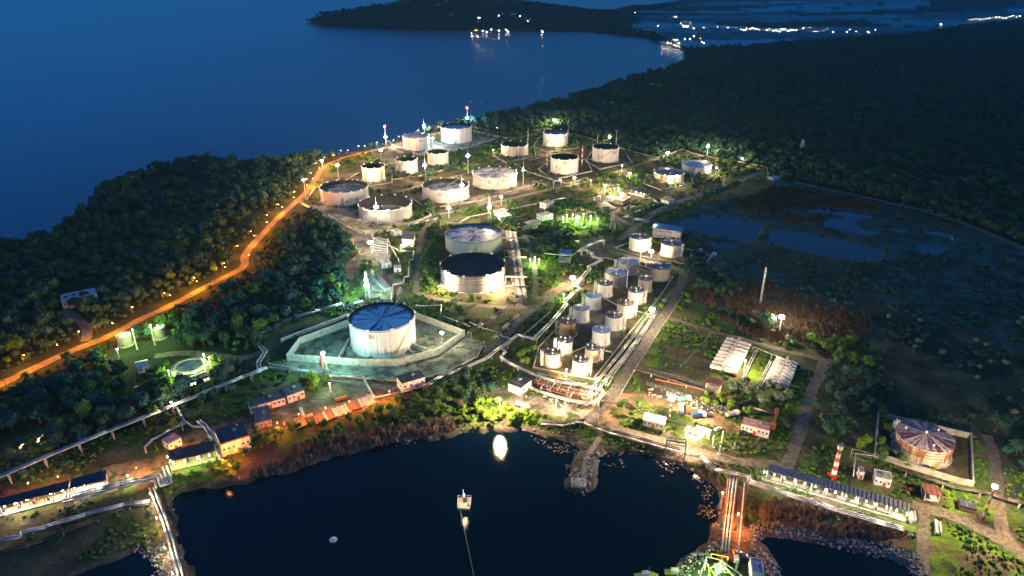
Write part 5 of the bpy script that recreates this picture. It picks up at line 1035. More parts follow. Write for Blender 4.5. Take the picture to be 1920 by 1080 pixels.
B('red_shelter', 'dark red roofed shelter in the lit meadow', [(1733, 906), (1762, 912), (1761, 929), (1730, 924)], 4, None, 'red', 'stilts', cat='shelter')
B('sunken_court', 'small dark roofed store with red frame near the tower lamp', [(1800, 934), (1830, 942), (1828, 955), (1799, 948)], 2.5, 'brick', 'dark', win=0)
B('pier_office', 'bright blue roofed house on the stone mole', [(1410, 1047), (1431, 1048), (1430, 1078), (1407, 1072)], 5, 'white', 'blue', win=3, lit=1)
B('forest_villa', 'pale blue building alone in the dark wood', [(112, 553), (178, 540), (182, 552), (116, 566)], 6, 'blue', 'pale', win=8)
B('garden_house', 'small white gabled house between wood and clarifier', [(252, 675), (272, 670), (278, 681), (258, 686)], 5, 'white', 'pale', 'gable', win=2)
B('garden_house', 'small white gabled house in the trees below the clarifier', [(250, 722), (268, 718), (274, 726), (256, 731)], 5, 'white', 'dark', 'gable', win=2)
B('clarifier_hall', 'low long lit hall in front of the clarifier basin', [(338, 714), (388, 698), (391, 705), (342, 721)], 3.5, 'cream', 'dark', win=8, lit=1)
B('roadside_hall', 'dark roofed hall by the road east of the clarifier', [(412, 678), (432, 674), (440, 683), (420, 688)], 4, 'brick', 'brown', win=3)
B('lit_stall', 'long canopy lit bright yellow in the dark wood', [(24, 826), (78, 806), (82, 812), (28, 833)], 4, 'cream', 'dark', 'canopy', cat='canopy')
B('villa', 'black roofed villa with white porch below the white pipe', [(528, 728), (560, 717), (568, 731), (537, 742)], 5, 'white', 'dark', 'flat', win=4)
B('row_house', 'long dark roofed row house with white fronts', [(462, 750), (528, 733), (534, 744), (470, 763)], 4.5, 'white', 'dark', 'flat', win=8)
B('store_hall', 'long grey roofed store beside the orange lit yard', [(470, 768), (500, 762), (512, 785), (482, 792)], 4, 'grey', 'slate', win=4)
B('equipment_shed', 'open shed with grey blue roof over warm lit machinery', [(1188, 351), (1215, 357), (1213, 363), (1186, 356)], 5, 'cream', 'slate', 'canopy', cat='shed')
B('pump_building', 'pink walled pump house under the glaring mast', [(1151, 372), (1166, 366), (1182, 369), (1168, 377)], 5, 'pink', 'red', win=4)
B('small_store', 'white store beside the pink walled pump house', [(1141, 368), (1153, 365), (1154, 370), (1143, 373)], 4, 'white', 'pale', win=2)
B('white_shed', 'pale shed inside the square road', [(1246, 372), (1259, 369), (1260, 374), (1247, 378)], 4, 'white', 'grey', win=2)
B('admin_building', 'long grey roofed building among trees south west of the substation', [(974, 418), (1006, 411), (1011, 416), (980, 424)], 5, 'cream', 'grey', win=7)
B('workshop_hall', 'white roofed hall north of the admin building', [(1010, 400), (1030, 396), (1033, 401), (1013, 406)], 5, 'blue', 'pale', win=4)
B('corner_hall', 'white hall at the corner by the middle road', [(1016, 379), (1031, 374), (1035, 378), (1020, 384)], 5, 'white', 'pale', win=3)
B('flat_hall', 'flat white roofed hall beside the lattice mast', [(930, 400), (950, 397), (958, 404), (937, 408)], 4, 'white', 'pale', win=4)
B('shed_row', 'low white shed behind the flat white roofed hall', [(925, 394), (944, 390), (950, 394), (931, 397)], 4, 'white', 'grey', win=3)
B('drain_house', 'grey block beside the stepped white pipe', [(712, 488), (730, 485), (731, 493), (713, 496)], 3.5, 'white', 'pale', win=2)
B('pit_house', 'small white block east of the grey one', [(738, 498), (751, 497), (752, 503), (739, 504)], 3, 'white', 'pale', win=1)
B('white_kiosk', 'little white kiosk above the small white house', [(735, 431), (748, 428), (750, 434), (737, 437)], 3.5, 'white', 'pale', win=1)
B('ruined_hall', 'long roofless grey hall south of the cooler grid', [(707, 505), (718, 503), (714, 540), (702, 543)], 3, 'grey', 'slate', win=0)
for i, (x, y, lb) in enumerate([(1390, 290, 'forest hut behind the fence, nearest the lamp'), (1412, 292, 'forest hut behind the fence, farther east'), (1443, 302, 'pale blue hut at the forest edge'), (1451, 330, 'white blue cabin at the end of the boundary wall')]): B('forest_hut', lb, [(x - 7, y - 1), (x + 6, y - 3), (x + 8, y + 1), (x - 5, y + 3)], 4, 'white' if i < 2 else 'blue', 'pale', 'gable', win=2)
for i, (x0, y0, x1, lb) in enumerate([(1338, 120, 1362, 'long white building far off in the dark forest'), (1330, 111, 1339, 'small white house left of the far white villa'), (1350, 112, 1358, 'far white villa in the dark forest'), (1170, 200, 1194, 'pale blue roof deep in the dark forest'), (1220, 158, 1245, 'white houses on the wooded shore'), (1130, 192, 1150, 'grey blue roof in the shore wood'), (1300, 172, 1316, 'dim roof in the forest beyond the bay'), (1475, 195, 1488, 'dim pale roof at the middle of the great forest')]):
    B('distant_house', lb, [(x0, y0 - 1.6), (x1, y0 - 1.2), (x1 + 1, y0 + 1.6), (x0 - 1, y0 + 1.6)], 8, 'white' if i < 3 or i == 4 else 'blue', 'pale', 'flat', win=6)
ORD = 'first second third fourth fifth sixth seventh eighth ninth tenth eleventh twelfth thirteenth fourteenth fifteenth sixteenth seventeenth eighteenth nineteenth twentieth'.split()
# canopy lamps, each with its own light
def lampset(pts, z, kind, power, label, group, r=.35, name='canopy_lamp', every=1):
    pf_ = .05 if name == 'canopy_lamp' else .2
    if not isinstance(label, list) and len(pts) > 1: label = [ORD[i] + ' ' + label for i in range(len(pts))]
    col, bulb = LC[kind]
    for i, (a, b) in enumerate(pts):
        p = P(a, b, z); root = empty(name, p, label if not isinstance(label, list) else label[i], 'lamp', group); MB().lathe([(0.1, .3), (r + .2, 0.15), (r + .2, -.02)], 8).build('lamp_shade', GREY, root)
        MB().ball((0, 0, -.1), r, 4, 8).build('lamp', bulb, root)
        if i % every == 0: plight('canopy_light', (0, 0, -.9), col, power * pf_, .4, root)
lampset([(1433 + (1701 - 1433) * t, 884 + (962 - 884) * t) for t in np.linspace(0, 1, 15)], 5.3, 'n', 9*K, 'lamp from the west along the very long grey canopy', 'lamps of the very long canopy', .4)
lampset([(139, 913), (158, 908), (180, 902)], 5.2, 'n', 8*K, 'lamp from the west under the wider ribbed western canopy', 'lamps of the wider western canopy', .45)
lampset([(8, 948), (27, 942), (50, 936), (95, 924), (117, 918)], 5.2, 'n', 9*K, 'lamp from the picture edge under the long narrow western canopy', 'lamps of the long western canopy', .5)
lampset([(325, 868), (346, 864), (370, 858), (392, 853)], 4.8, 'g', 8*K, 'green white lamp from the west under the dark roofed pump shed', 'lamps of the pump shed', .45)
lampset([(314, 856), (319, 864)], 6, 'g', 7*K, 'green white lamp at the western corner of the pump shed', 'corner lamps of the pump shed', .4)
lampset([(34, 829), (54, 821), (74, 813)], 3.2, 'w', 5*K, 'lamp from the west under the yellow lit canopy in the wood', 'lamps of the yellow lit canopy', .3)
lampset([(1289, 809), (1300, 812), (1309, 815)], 4, 'w', 6*K, 'lamp from the west under the small yellow lit shed', 'lamps of the small yellow shed', .3)
lampset([(1192, 359), (1201, 361), (1208, 363)], 4, 'w', 9*K, 'lamp from the west under the slate roofed machinery shed', 'lamps of the machinery shed', .35)
lampset([(281, 925), (293, 970), (308, 1026), (323, 1074)], 6, 'w', 7*K, 'yellow lamp down the western causeway from its landward end', 'yellow lamps of the western causeway', .4, 'causeway_lamp')
lampset([(52, 905), (108, 893), (255, 876), (330, 832), (418, 862), (440, 842), (520, 792), (560, 776), (610, 764), (655, 752), (700, 741), (730, 733), (444, 797)], 7, 'o', 11*K, ['orange lamp at the western end of the rails', 'orange lamp behind the western canopies', 'orange lamp on the bare earth west of the pump shed', 'orange lamp behind the small guard hut', 'orange lamp between pump shed and red edged hall', 'orange lamp south of the red edged hall', 'orange lamp beside the rubble heap', 'orange lamp at the first rusty beams', 'orange lamp over the middle beams', 'orange lamp over the pale beams', 'orange lamp at the last pale beams', 'orange lamp by the pump house', 'orange lamp at the corner of the red edged hall'], 'orange yard lamps', .35, 'yard_lamp')
lampset([(870, 928)], 6, 'w', 3*K, 'small yellow lamp on the floating platform', None, .4, 'platform_lamp')
lampset([(1310, 1072), (1328, 1060), (1345, 1075), (1358, 1068)], 5, 'g', 6*K, 'green yellow lamp from the west in the pier frame', 'lamps of the pier frame', .35, 'pier_lamp')
lampset([(1418, 1073)], 4.5, 'n', 5*K, 'white lamp on the blue roofed house of the mole', None, .5, 'house_lamp')
lampset([(239, 891)], 5, 'n', 5*K, 'white lamp east of the wider western canopy', None, .4, 'yard_lamp')
# posts standing on the ground below the free lamps
# ---------------------------------------------------------------- trees and bushes
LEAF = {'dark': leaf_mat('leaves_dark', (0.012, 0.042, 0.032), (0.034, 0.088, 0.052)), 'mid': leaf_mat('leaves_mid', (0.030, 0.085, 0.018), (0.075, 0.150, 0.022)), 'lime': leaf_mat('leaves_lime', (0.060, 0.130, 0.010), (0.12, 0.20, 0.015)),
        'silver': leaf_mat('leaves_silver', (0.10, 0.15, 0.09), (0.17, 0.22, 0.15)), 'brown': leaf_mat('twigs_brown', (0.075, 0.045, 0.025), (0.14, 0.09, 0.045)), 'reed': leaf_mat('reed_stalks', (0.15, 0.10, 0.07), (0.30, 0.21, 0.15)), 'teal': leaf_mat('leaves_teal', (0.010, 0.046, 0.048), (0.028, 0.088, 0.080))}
BARK = mat('bark', (0.07, 0.05, 0.035), 0.9)
def crown_mb(mb, seed, R=4.0, Z=3.6, cz=6.0, n=200, leaf=0.75, mi=0, lob=6):
    rg = random.Random(seed); cl = []
    for i in range(lob):
        a = rg.uniform(0, 6.28); e = rg.uniform(-.5, 1.0); d = rg.uniform(.35, .62); cl.append((math.cos(a) * math.cos(e) * R * d, math.sin(a) * math.cos(e) * R * d, cz + math.sin(e) * Z * d, R * rg.uniform(.38, .60)))
    cl.append((0, 0, cz, R * .62))
    for x, y, z, r in cl:                                 # closed inner masses, faceted
        o = len(mb.v); mb.ball((x, y, z), r * .80, 4, 6, mi, .9)
        for k in range(o, len(mb.v)): p = mb.v[k]; mb.v[k] = (p[0] + rg.uniform(-.18, .18) * r, p[1] + rg.uniform(-.18, .18) * r, p[2] + rg.uniform(-.18, .18) * r)
    for i in range(n):                                    # leaf sprays
        x, y, z, r = cl[rg.randrange(len(cl))]; d = Vector((rg.gauss(0, 1), rg.gauss(0, 1), rg.gauss(.25, 1))).normalized(); c = Vector((x, y, z)) + d * r * rg.uniform(.78, 1.12)
        nrm = (d + Vector((rg.gauss(0, .6), rg.gauss(0, .6), rg.gauss(.2, .6)))).normalized(); u = nrm.orthogonal().normalized(); v = nrm.cross(u); s = leaf * rg.uniform(.6, 1.3); t = rg.uniform(0, 6.28); a = u * math.cos(t) + v * math.sin(t); b = nrm.cross(a)
        mb.add([c - a * s, c - b * s * .55 + nrm * .1, c + a * s, c + b * s * .55 - nrm * .05], [(0, 1, 2, 3)], mi)
def trunk_mb(mb, seed, hh=6.0, R=4.0, mi=0):
    rg = random.Random(seed + 99); mb.rod((0, 0, -.3), (0, 0, hh * .55), .30, 6, .20, mi)
    for i in range(4): a = i * 1.57 + rg.uniform(-.4, .4); mb.rod((0, 0, hh * rg.uniform(.35, .55)), (math.cos(a) * R * .5, math.sin(a) * R * .5, hh * rg.uniform(.85, 1.05)), .13, 5, .05, mi)
PC = bpy.data.collections.new('woodland_kinds'); BC = bpy.data.collections.new('undergrowth_kinds'); RCc = bpy.data.collections.new('reed_kinds'); KC = bpy.data.collections.new('rock_kinds')
def proto(col, mb, ms, nm):
    o = mb.build(nm, ms); COL.objects.unlink(o); col.objects.link(o); return o
for i, k in enumerate(('dark', 'dark', 'teal', 'dark', 'mid')):
    mb = MB(); crown_mb(mb, i, 4.2, 3.4, 5.6 + .5 * (i % 2), 110, .8, 1, 5); trunk_mb(mb, i, 6); proto(PC, mb, [BARK, LEAF[k]], 'woodland_tree')
for i, k in enumerate(('mid', 'mid', 'lime', 'dark', 'mid')):
    mb = MB(); crown_mb(mb, 20 + i, 1.0, .7, .5, 34, .33, 0, 3); proto(BC, mb, [LEAF[k]], 'low_shrub')
for i in range(4):
    mb = MB(); rg = random.Random(i)
    for j in range(16):
        a = rg.uniform(0, 6.28); r0 = rg.uniform(0, .9); x, y = r0 * math.cos(a), r0 * math.sin(a); h = rg.uniform(1.3, 2.6); t = rg.uniform(0, 3.14); wx, wy = .12 * math.cos(t), .12 * math.sin(t); lx, ly = rg.uniform(-.5, .5), rg.uniform(-.5, .5)
        mb.add([(x - wx, y - wy, -.2), (x + wx, y + wy, -.2), (x + lx + wx * .5, y + ly + wy * .5, h), (x + lx - wx * .5, y + ly - wy * .5, h)], [(0, 1, 2, 3)])
    proto(RCc, mb, [LEAF['reed']], 'reed_tuft')
ROCK = mat('pale_rock', (0.20, 0.22, 0.24), .9, var=.5, scale=.9, rnd=.35)
for i in range(3):
    mb = MB(); mb.ball((0, 0, .2), .8, 4, 6, 0, .7); rg = random.Random(i); mb.v = [(a + rg.uniform(-.25, .25), b + rg.uniform(-.25, .25), c + rg.uniform(-.2, .2)) for a, b, c in mb.v]; proto(KC, mb, [ROCK], 'shore_rock')
def instancer(name, label, pts, sc, col, tilt=0.0):
    me = bpy.data.meshes.new(name); me.from_pydata([tuple(p) for p in pts], [], []); at = me.attributes.new('sz', 'FLOAT', 'POINT'); at.data.foreach_set('value', np.asarray(sc, 'f4'))
    o = bpy.data.objects.new(name, me); COL.objects.link(o); tag(o, label, None, None, 'stuff')
    g = bpy.data.node_groups.new(name, 'GeometryNodeTree'); g.interface.new_socket('Geometry', in_out='INPUT', socket_type='NodeSocketGeometry'); g.interface.new_socket('Geometry', in_out='OUTPUT', socket_type='NodeSocketGeometry')
    N, L = g.nodes, g.links; gi = N.new('NodeGroupInput'); go = N.new('NodeGroupOutput'); ip = N.new('GeometryNodeInstanceOnPoints'); ci = N.new('GeometryNodeCollectionInfo'); ci.inputs[0].default_value = col; ci.inputs['Separate Children'].default_value = True; ci.inputs['Reset Children'].default_value = True
    rv = N.new('FunctionNodeRandomValue'); rv.data_type = 'FLOAT_VECTOR'; rv.inputs[0].default_value = (-tilt, -tilt, 0); rv.inputs[1].default_value = (tilt, tilt, 6.283)
    ri = N.new('FunctionNodeRandomValue'); ri.data_type = 'INT'; ri.inputs[4].default_value = 0; ri.inputs[5].default_value = len(col.objects) - 1; ri.inputs['Seed'].default_value = 7
    na = N.new('GeometryNodeInputNamedAttribute'); na.data_type = 'FLOAT'; na.inputs[0].default_value = 'sz'
    L.new(gi.outputs[0], ip.inputs['Points']); L.new(ci.outputs[0], ip.inputs['Instance']); ip.inputs['Pick Instance'].default_value = True; L.new(ri.outputs[2], ip.inputs['Instance Index']); L.new(rv.outputs[0], ip.inputs['Rotation']); L.new(na.outputs[0], ip.inputs['Scale']); L.new(ip.outputs[0], go.inputs[0])
    md = o.modifiers.new('scatter', 'NODES'); md.node_group = g; return o
rng = np.random.default_rng(4)
def jgrid(x0, x1, y0, y1, s):
    gx, gy = np.meshgrid(np.arange(x0, x1, s), np.arange(y0, y1, s)); gx = gx.ravel() + rng.uniform(-.48, .48, gx.size) * s; gy = gy.ravel() + rng.uniform(-.48, .48, gy.size) * s; return gx, gy
def roadclear(x, y, extra):
    k = np.ones(x.shape, bool)
    for q, wd in roadlines: k &= segdist(x, y, q, False, 14.0) > wd / 2 + extra
    return k
def tankclear(x, y, e):
    k = np.ones(x.shape, bool)
    for tx, ty, tr, th_ in tankpos: k &= np.hypot(x - tx, y - ty) > tr + e
    return k
BXY = [(o.matrix_basis.translation.x, o.matrix_basis.translation.y) for o in bpy.data.objects if o.get('category') in ('building', 'shed', 'canopy', 'shelter')]
def bclear(x, y, e):
    k = np.ones(x.shape, bool)
    for a, b in BXY: k &= np.hypot(x - a, y - b) > e
    return k
def inframe(x, y, mx=60, my=40, z=0.0):
    px, py = proj((x, y, np.zeros_like(x) + z)); return (px > -mx) & (px < 1920 + mx) & (py < 1080 + my)
plain_poly = np.vstack([npPP([(1284, 94), (1330, 92), (1400, 90), (1500, 80), (1600, 75), (1700, 68), (1800, 52), (1900, 42), (2100, 38)]), [[60000, 9000], [60000, 60000], [9000, 60000], [3000, 9000]], npPP([(1190, 24), (1190, 40), (1180, 62), (1230, 68), (1262, 80)])])
marsh_poly = npPP([(1255, 412), (1400, 345), (1437, 330), (1500, 345), (1676, 385), (1860, 442), (1990, 495), (2100, 620), (2100, 900), (1960, 900), (1860, 800), (1640, 780), (1560, 800), (1520, 800), (1545, 720), (1560, 670), (1400, 600), (1310, 560), (1330, 480)])
clears = [npPP([(100, 570), (125, 535), (185, 530), (195, 565)]), npPP([(205, 690), (200, 655), (330, 630), (330, 660), (300, 670)]), npPP([(0, 850), (20, 820), (95, 800), (100, 820)]), npPP([(230, 735), (240, 665), (300, 660), (420, 660), (450, 690), (330, 735)])]
parts = []
thin1 = npPP([(880, 40), (1180, 42), (1180, 62), (880, 62)]); thin2 = npPP([(1235, 28), (1325, 28), (1325, 90), (1235, 90)])
for (ra, rb_, s) in ((330, 800, 5.2), (800, 1250, 6.0), (1250, 2000, 7.6), (2000, 3000, 8.6), (3000, 5600, 11.5)):
    gx, gy = jgrid(-rb_ * .78, rb_ * .80, 100, rb_, s); r = np.hypot(gx, gy); m = (r >= ra) & (r < rb_) & (np.abs(np.arctan2(gx, gy)) < R_(45)); gx, gy = gx[m], gy[m]
    k = inframe(gx, gy, 160, 60); gx, gy = gx[k], gy[k]
    k = ~inside(gx, gy, PLANT) & ~inside(gx, gy, plain_poly) & ~inside(gx, gy, marsh_poly); gx, gy = gx[k], gy[k]
    for c in clears: k = ~inside(gx, gy, c); gx, gy = gx[k], gy[k]
    k = (sgn_water(gx, gy) > 2.0) & roadclear(gx, gy, 2.5) & (segdist(gx, gy, roadlines[0][0], False, 24.0) > 7.5 + 6.0 * rng.random(gx.shape)) & ~((inside(gx, gy, thin1) | inside(gx, gy, thin2)) & (rng.random(gx.shape) > .35)); gx, gy = gx[k], gy[k]
    k = fbm(gx / 60, gy / 60, 77, 3) > 0.24; gx, gy = gx[k], gy[k]
    parts.append((gx, gy, np.full(gx.shape, min(s / 6.2, 1.15)) * (0.52 + .95 * rng.random(gx.shape) ** 2) * (0.8 + .5 * fbm(gx / 45, gy / 45, 5, 2)) * np.where(segdist(gx, gy, roadlines[0][0], False, 34.0) < 24, .62, 1.0)))
fx = np.concatenate([p[0] for p in parts]); fy = np.concatenate([p[1] for p in parts]); fs = np.concatenate([p[2] for p in parts]); fz = height(fx, fy)
# ---- single trees and bushes standing inside the works: outline, spacing, kind, size, label
SPOTS = [
 ([(584, 722), (596, 722), (597, 733), (585, 733)], 4.5, 'lime', .8, 'big round bright green tree beside the black roofed villa'),
 ([(455, 745), (500, 700), (600, 705), (700, 715), (745, 735), (600, 722), (520, 725)], 6.5, 'mid', .55, 'green tree in the garden strip below the basin'),
 ([(600, 806), (680, 782), (740, 756), (840, 740), (850, 780), (760, 796), (660, 812), (590, 830)], 5.2, 'mid', .52, 'bushy tree in the thicket between beams and lagoon reeds'),
 ([(790, 745), (850, 700), (910, 700), (935, 740), (880, 760), (840, 745)], 6.0, 'dark', .60, 'dark tree on the slope between pump house and dusty yard'),
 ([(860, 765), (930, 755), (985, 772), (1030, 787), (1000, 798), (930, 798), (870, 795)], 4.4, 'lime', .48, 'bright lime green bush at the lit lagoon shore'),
 ([(985, 660), (1005, 650), (1010, 672), (990, 690), (960, 680)], 4.6, 'lime', .5, 'yellow green tree west of the glaring white tank'),
 ([(1400, 720), (1470, 730), (1480, 760), (1440, 765), (1380, 745)], 5.6, 'silver', .62, 'silvery willow bush south of the pale cylinders'),
 ([(1360, 712), (1400, 720), (1390, 745), (1350, 735)], 5.2, 'silver', .6, 'silvery willow bush beside the red stilt shelter'),
 ([(1310, 740), (1380, 752), (1420, 775), (1385, 785), (1310, 755)], 4.8, 'lime', .5, 'yellow green bush in the strip behind the scrap yard'),
 ([(1395, 600), (1480, 640), (1560, 672), (1500, 655), (1430, 635)], 9, 'silver', .5, 'pale bush along the straight field track'),
 ([(1500, 640), (1560, 645), (1640, 660), (1650, 700), (1560, 690)], 7.0, 'mid', .85, 'large round tree at the corner of the cracked road'),
 ([(1548, 700), (1640, 700), (1640, 780), (1560, 830), (1515, 830), (1530, 760)], 8.0, 'dark', .75, 'dark tree in the thicket east of the cracked road'),
 ([(1560, 640), (1700, 560), (1850, 640), (1900, 700), (1700, 660)], 20, 'silver', .42, 'pale flowering bush in the dark marsh scrub'),
 ([(1830, 640), (1960, 700), (1960, 900), (1890, 850), (1830, 740)], 15, 'silver', .45, 'pale bush at the eastern edge of the scrub'),
 ([(1640, 790), (1660, 800), (1700, 880), (1650, 865)], 6.5, 'mid', .6, 'green tree inside the rusty tank yard wall'),
 ([(1690, 860), (1790, 895), (1790, 903), (1690, 873)], 4.5, 'lime', .38, 'green bush below the rusty tank'),
 ([(1610, 830), (1640, 840), (1635, 865), (1612, 860)], 5.5, 'lime', .6, 'green tree beside the fence frame'),
 ([(1290, 490), (1350, 510), (1400, 560), (1350, 560), (1300, 545), (1285, 520)], 6.0, 'dark', .7, 'dark tree between the vehicle yard and the scrub'),
 ([(1282, 435), (1330, 450), (1340, 470), (1300, 470)], 6.5, 'dark', .65, 'dark tree beside the blue roofed hall'),
 ([(965, 425), (1040, 430), (1060, 470), (990, 480), (970, 450)], 6.5, 'dark', .62, 'dark tree in the park north of the crossroads'),
 ([(1040, 440), (1085, 445), (1080, 465), (1050, 460)], 6.5, 'dark', .65, 'dark tree just below the substation'),
 ([(920, 400), (960, 405), (985, 420), (950, 428), (925, 418)], 6, 'mid', .6, 'green tree behind the spoked roof tank'),
 ([(1020, 382), (1060, 378), (1080, 395), (1040, 408)], 6.5, 'dark', .55, 'dark tree between the halls and the substation'),
 ([(1110, 440), (1150, 435), (1165, 445), (1120, 455)], 6, 'mid', .55, 'green tree at the foot of the pylon'),
 ([(800, 425), (825, 425), (830, 540), (800, 545), (790, 480)], 6.0, 'mid', .45, 'green bush between service road and the big grey tanks'),
 ([(815, 552), (870, 562), (930, 570), (900, 577), (840, 570)], 5.5, 'lime', .5, 'green bush on the bank south of the black roofed tank'),
 ([(800, 595), (870, 590), (880, 620), (850, 625)], 8, 'dark', .5, 'small dark tree in the meadow beside the basin'),
 ([(720, 315), (800, 320), (860, 305), (880, 312), (800, 335), (730, 335)], 7, 'dark', .55, 'dark shrub round the three medium tanks'),
 ([(800, 380), (840, 392), (820, 400), (780, 392)], 7, 'mid', .5, 'shrub on the bank south of the deep mottled roof'),
 ([(860, 395), (910, 393), (905, 405), (865, 405)], 6, 'mid', .5, 'shrub north of the spoked roof tank'),
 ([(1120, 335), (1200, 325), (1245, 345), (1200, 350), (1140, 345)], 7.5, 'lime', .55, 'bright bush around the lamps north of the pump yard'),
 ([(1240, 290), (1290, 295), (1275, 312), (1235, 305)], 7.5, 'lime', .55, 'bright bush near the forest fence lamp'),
 ([(1345, 305), (1400, 305), (1400, 325), (1350, 325)], 7.5, 'mid', .6, 'green bush between the clean low tank and the forest huts'),
 ([(1155, 390), (1185, 385), (1190, 400), (1160, 405)], 7, 'lime', .55, 'green bush inside the square road'),
 ([(640, 470), (668, 480), (660, 500), (640, 495)], 6, 'mid', .6, 'tree lit warm at the edge of the wood by the pit'),
 ([(675, 490), (705, 500), (715, 520), (690, 525)], 5.5, 'lime', .5, 'bright bush below the cooler grid'),
 ([(755, 480), (772, 483), (768, 520), (748, 525)], 6, 'mid', .5, 'green bush beside the small white blocks'),
 ([(380, 880), (440, 865), (455, 895), (340, 912), (300, 925)], 4.6, 'mid', .5, 'bush on the lagoon bank below the pump shed'),
 ([(435, 840), (470, 820), (560, 792), (600, 800), (500, 838), (450, 858)], 5.0, 'mid', .5, 'bush between the red edged hall and the lagoon'),
 ([(270, 700), (320, 680), (330, 720), (300, 745), (260, 730)], 6.0, 'mid', .65, 'tree lit from the clarifier lamps'),
 ([(395, 665), (440, 675), (450, 690), (420, 700), (400, 690)], 5.5, 'lime', .5, 'bright bush at the eastern side of the clarifier'),
 ([(1440, 780), (1500, 790), (1480, 815), (1450, 812)], 8, 'dark', .5, 'small tree between the brick wall and cracked road'),
 ([(1395, 798), (1430, 808), (1425, 813), (1392, 803)], 6.5, 'mid', .45, 'round tree in front of the striped office'),
 ([(1110, 812), (1130, 806), (1140, 825), (1122, 835)], 5, 'silver', .6, 'pale tree at the head of the stone jetty'),
 ([(1345, 985), (1352, 945), (1358, 948), (1352, 990)], 9, 'mid', .5, 'lone bush on the edge of the pipe causeway'),
 ([(1860, 560), (1960, 560), (1960, 640), (1880, 620)], 16, 'silver', .4, 'pale bush in the far marsh'),
 ([(1390, 765), (1450, 745), (1480, 750), (1478, 790), (1450, 775)], 6, 'mid', .5, 'green shrub behind the striped office'),
 ([(1210, 560), (1300, 540), (1310, 600), (1270, 600)], 11, 'mid', .45, 'low green bush on the verge of the tank farm road'),
 ([(1150, 760), (1200, 760), (1215, 775), (1170, 785)], 5.5, 'mid', .5, 'green bush beside the workshop with green lit wall'),
 ([(1440, 940), (1520, 960), (1650, 1000), (1600, 1000), (1450, 950)], 12, 'dark', .4, 'low bush below the very long canopy'),
 ([(290, 780), (440, 735), (440, 770), (330, 800)], 8, 'dark', .6, 'dark tree below the long white pipeline'),
 ([(0, 905), (200, 855), (210, 868), (0, 920)], 11, 'dark', .5, 'dark bush between pipeline and western canopies'),
]
TP = {}
for k in ('dark', 'mid', 'lime', 'silver', 'teal'):
    for v_ in range(3):
        root = empty('tree', (0, 0, 0), 'tree', 'tree', 'trees'); t_ = MB(); trunk_mb(t_, v_ + 50, 6); tr_ = t_.build('trunk', BARK, root); c_ = MB(); crown_mb(c_, 60 + v_ * 7, 4.2, 3.5, 5.6, 300, .62, 0, 7); cr_ = c_.build('crown', LEAF[k], root); TP[(k, v_)] = [root, [tr_, cr_], False]
def plant(k, x, y, z, sc, label, group):
    v_ = random.randrange(3); e = TP[(k, v_)]; knd = 'bush' if ('bush' in label or 'shrub' in label) and 'bushy' not in label else 'tree'
    if not e[2]:
        e[2] = True; r = e[0]; r.location = (x, y, z); r.scale = (sc, sc, sc); r.rotation_euler = (0, 0, random.uniform(0, 6.28)); tag(r, label, knd, group); r.name = knd
    else:
        r = dup(e[0], e[1], (x, y, z), random.uniform(0, 6.28), (sc * random.uniform(.85, 1.15), sc * random.uniform(.85, 1.15), sc), label, group)
        r['category'] = knd; r.name = knd
random.seed(11)
spotpts = []
for pts, s, k, sc, lb in SPOTS:
    pl = npPP(pts); gx, gy = jgrid(pl[:, 0].min(), pl[:, 0].max(), pl[:, 1].min(), pl[:, 1].max(), s); m = inside(gx, gy, pl)
    gx, gy = gx[m], gy[m]; m = roadclear(gx, gy, 1) & tankclear(gx, gy, 2.5) & bclear(gx, gy, 7) & (sgn_water(gx, gy) > 1); gx, gy = gx[m], gy[m]
    for a, b in zip(gx, gy): spotpts.append((a, b, k, sc * random.uniform(.7, 1.25), lb))
spotpts.sort(key=lambda t: -t[3] / math.hypot(t[0], t[1]))
fr_ = inframe(fx, fy, -5, 5); dist = np.hypot(fx, fy); order = np.argsort(np.where(fr_, dist / fs, 1e9))
NI = 110
ind = order[:NI]; rest = np.ones(len(fx), bool); rest[ind] = False
for i in ind:
    px, py = proj((fx[i], fy[i], 0)); zone = 'in the wood between orange road and white pipeline' if px < 480 and py > 600 else 'in the wood on the sea side of the orange road' if px < 600 else 'in the thicket beside the eastern works'
    plant(random.choice(('dark', 'dark', 'teal', 'mid')), fx[i], fy[i], fz[i], fs[i] * 1.02, 'dark leafy tree standing ' + zone, 'trees ' + zone)
cnt = 0; nb = 0; extra = []; groups = {}
for a, b, k, sc, lb in spotpts:
    isb = ('bush' in lb or 'shrub' in lb) and 'bushy' not in lb
    if (isb and nb < 230) or (not isb and cnt < 180):
        if isb: nb += 1
        else: cnt += 1
        g_ = groups.get(lb, []); same = sorted(t[0] for t in spotpts if t[4] == lb); n_ = len(same); j_ = same.index(a)
        full = lb if n_ == 1 else lb + ', ' + ('the western one', 'the eastern one')[j_] if n_ == 2 else lb + ', ' + ('the western one', 'the middle one', 'the eastern one')[j_] if n_ == 3 else lb
        if len(full.split()) > 16: full = lb
        plant(k, a, b, float(height(np.array([a]), np.array([b]))[0]), sc, full, lb)
    else: extra.append((a, b, sc))
print('forest', rest.sum(), 'individual', NI, 'spots', len(spotpts))
for e in TP.values():
    if not e[2]:
        for c in e[1]: bpy.data.objects.remove(c)
        bpy.data.objects.remove(e[0])
px_ = np.concatenate([fx[rest], [e[0] for e in extra]]); py_ = np.concatenate([fy[rest], [e[1] for e in extra]]); pz_ = np.concatenate([fz[rest], np.zeros(len(extra))]); ps_ = np.concatenate([fs[rest], [e[2] for e in extra]])
instancer('woodland', 'dense dark woodland covering the cape and the country behind the bay', np.stack([px_, py_, pz_ - .3], 1), ps_, PC)
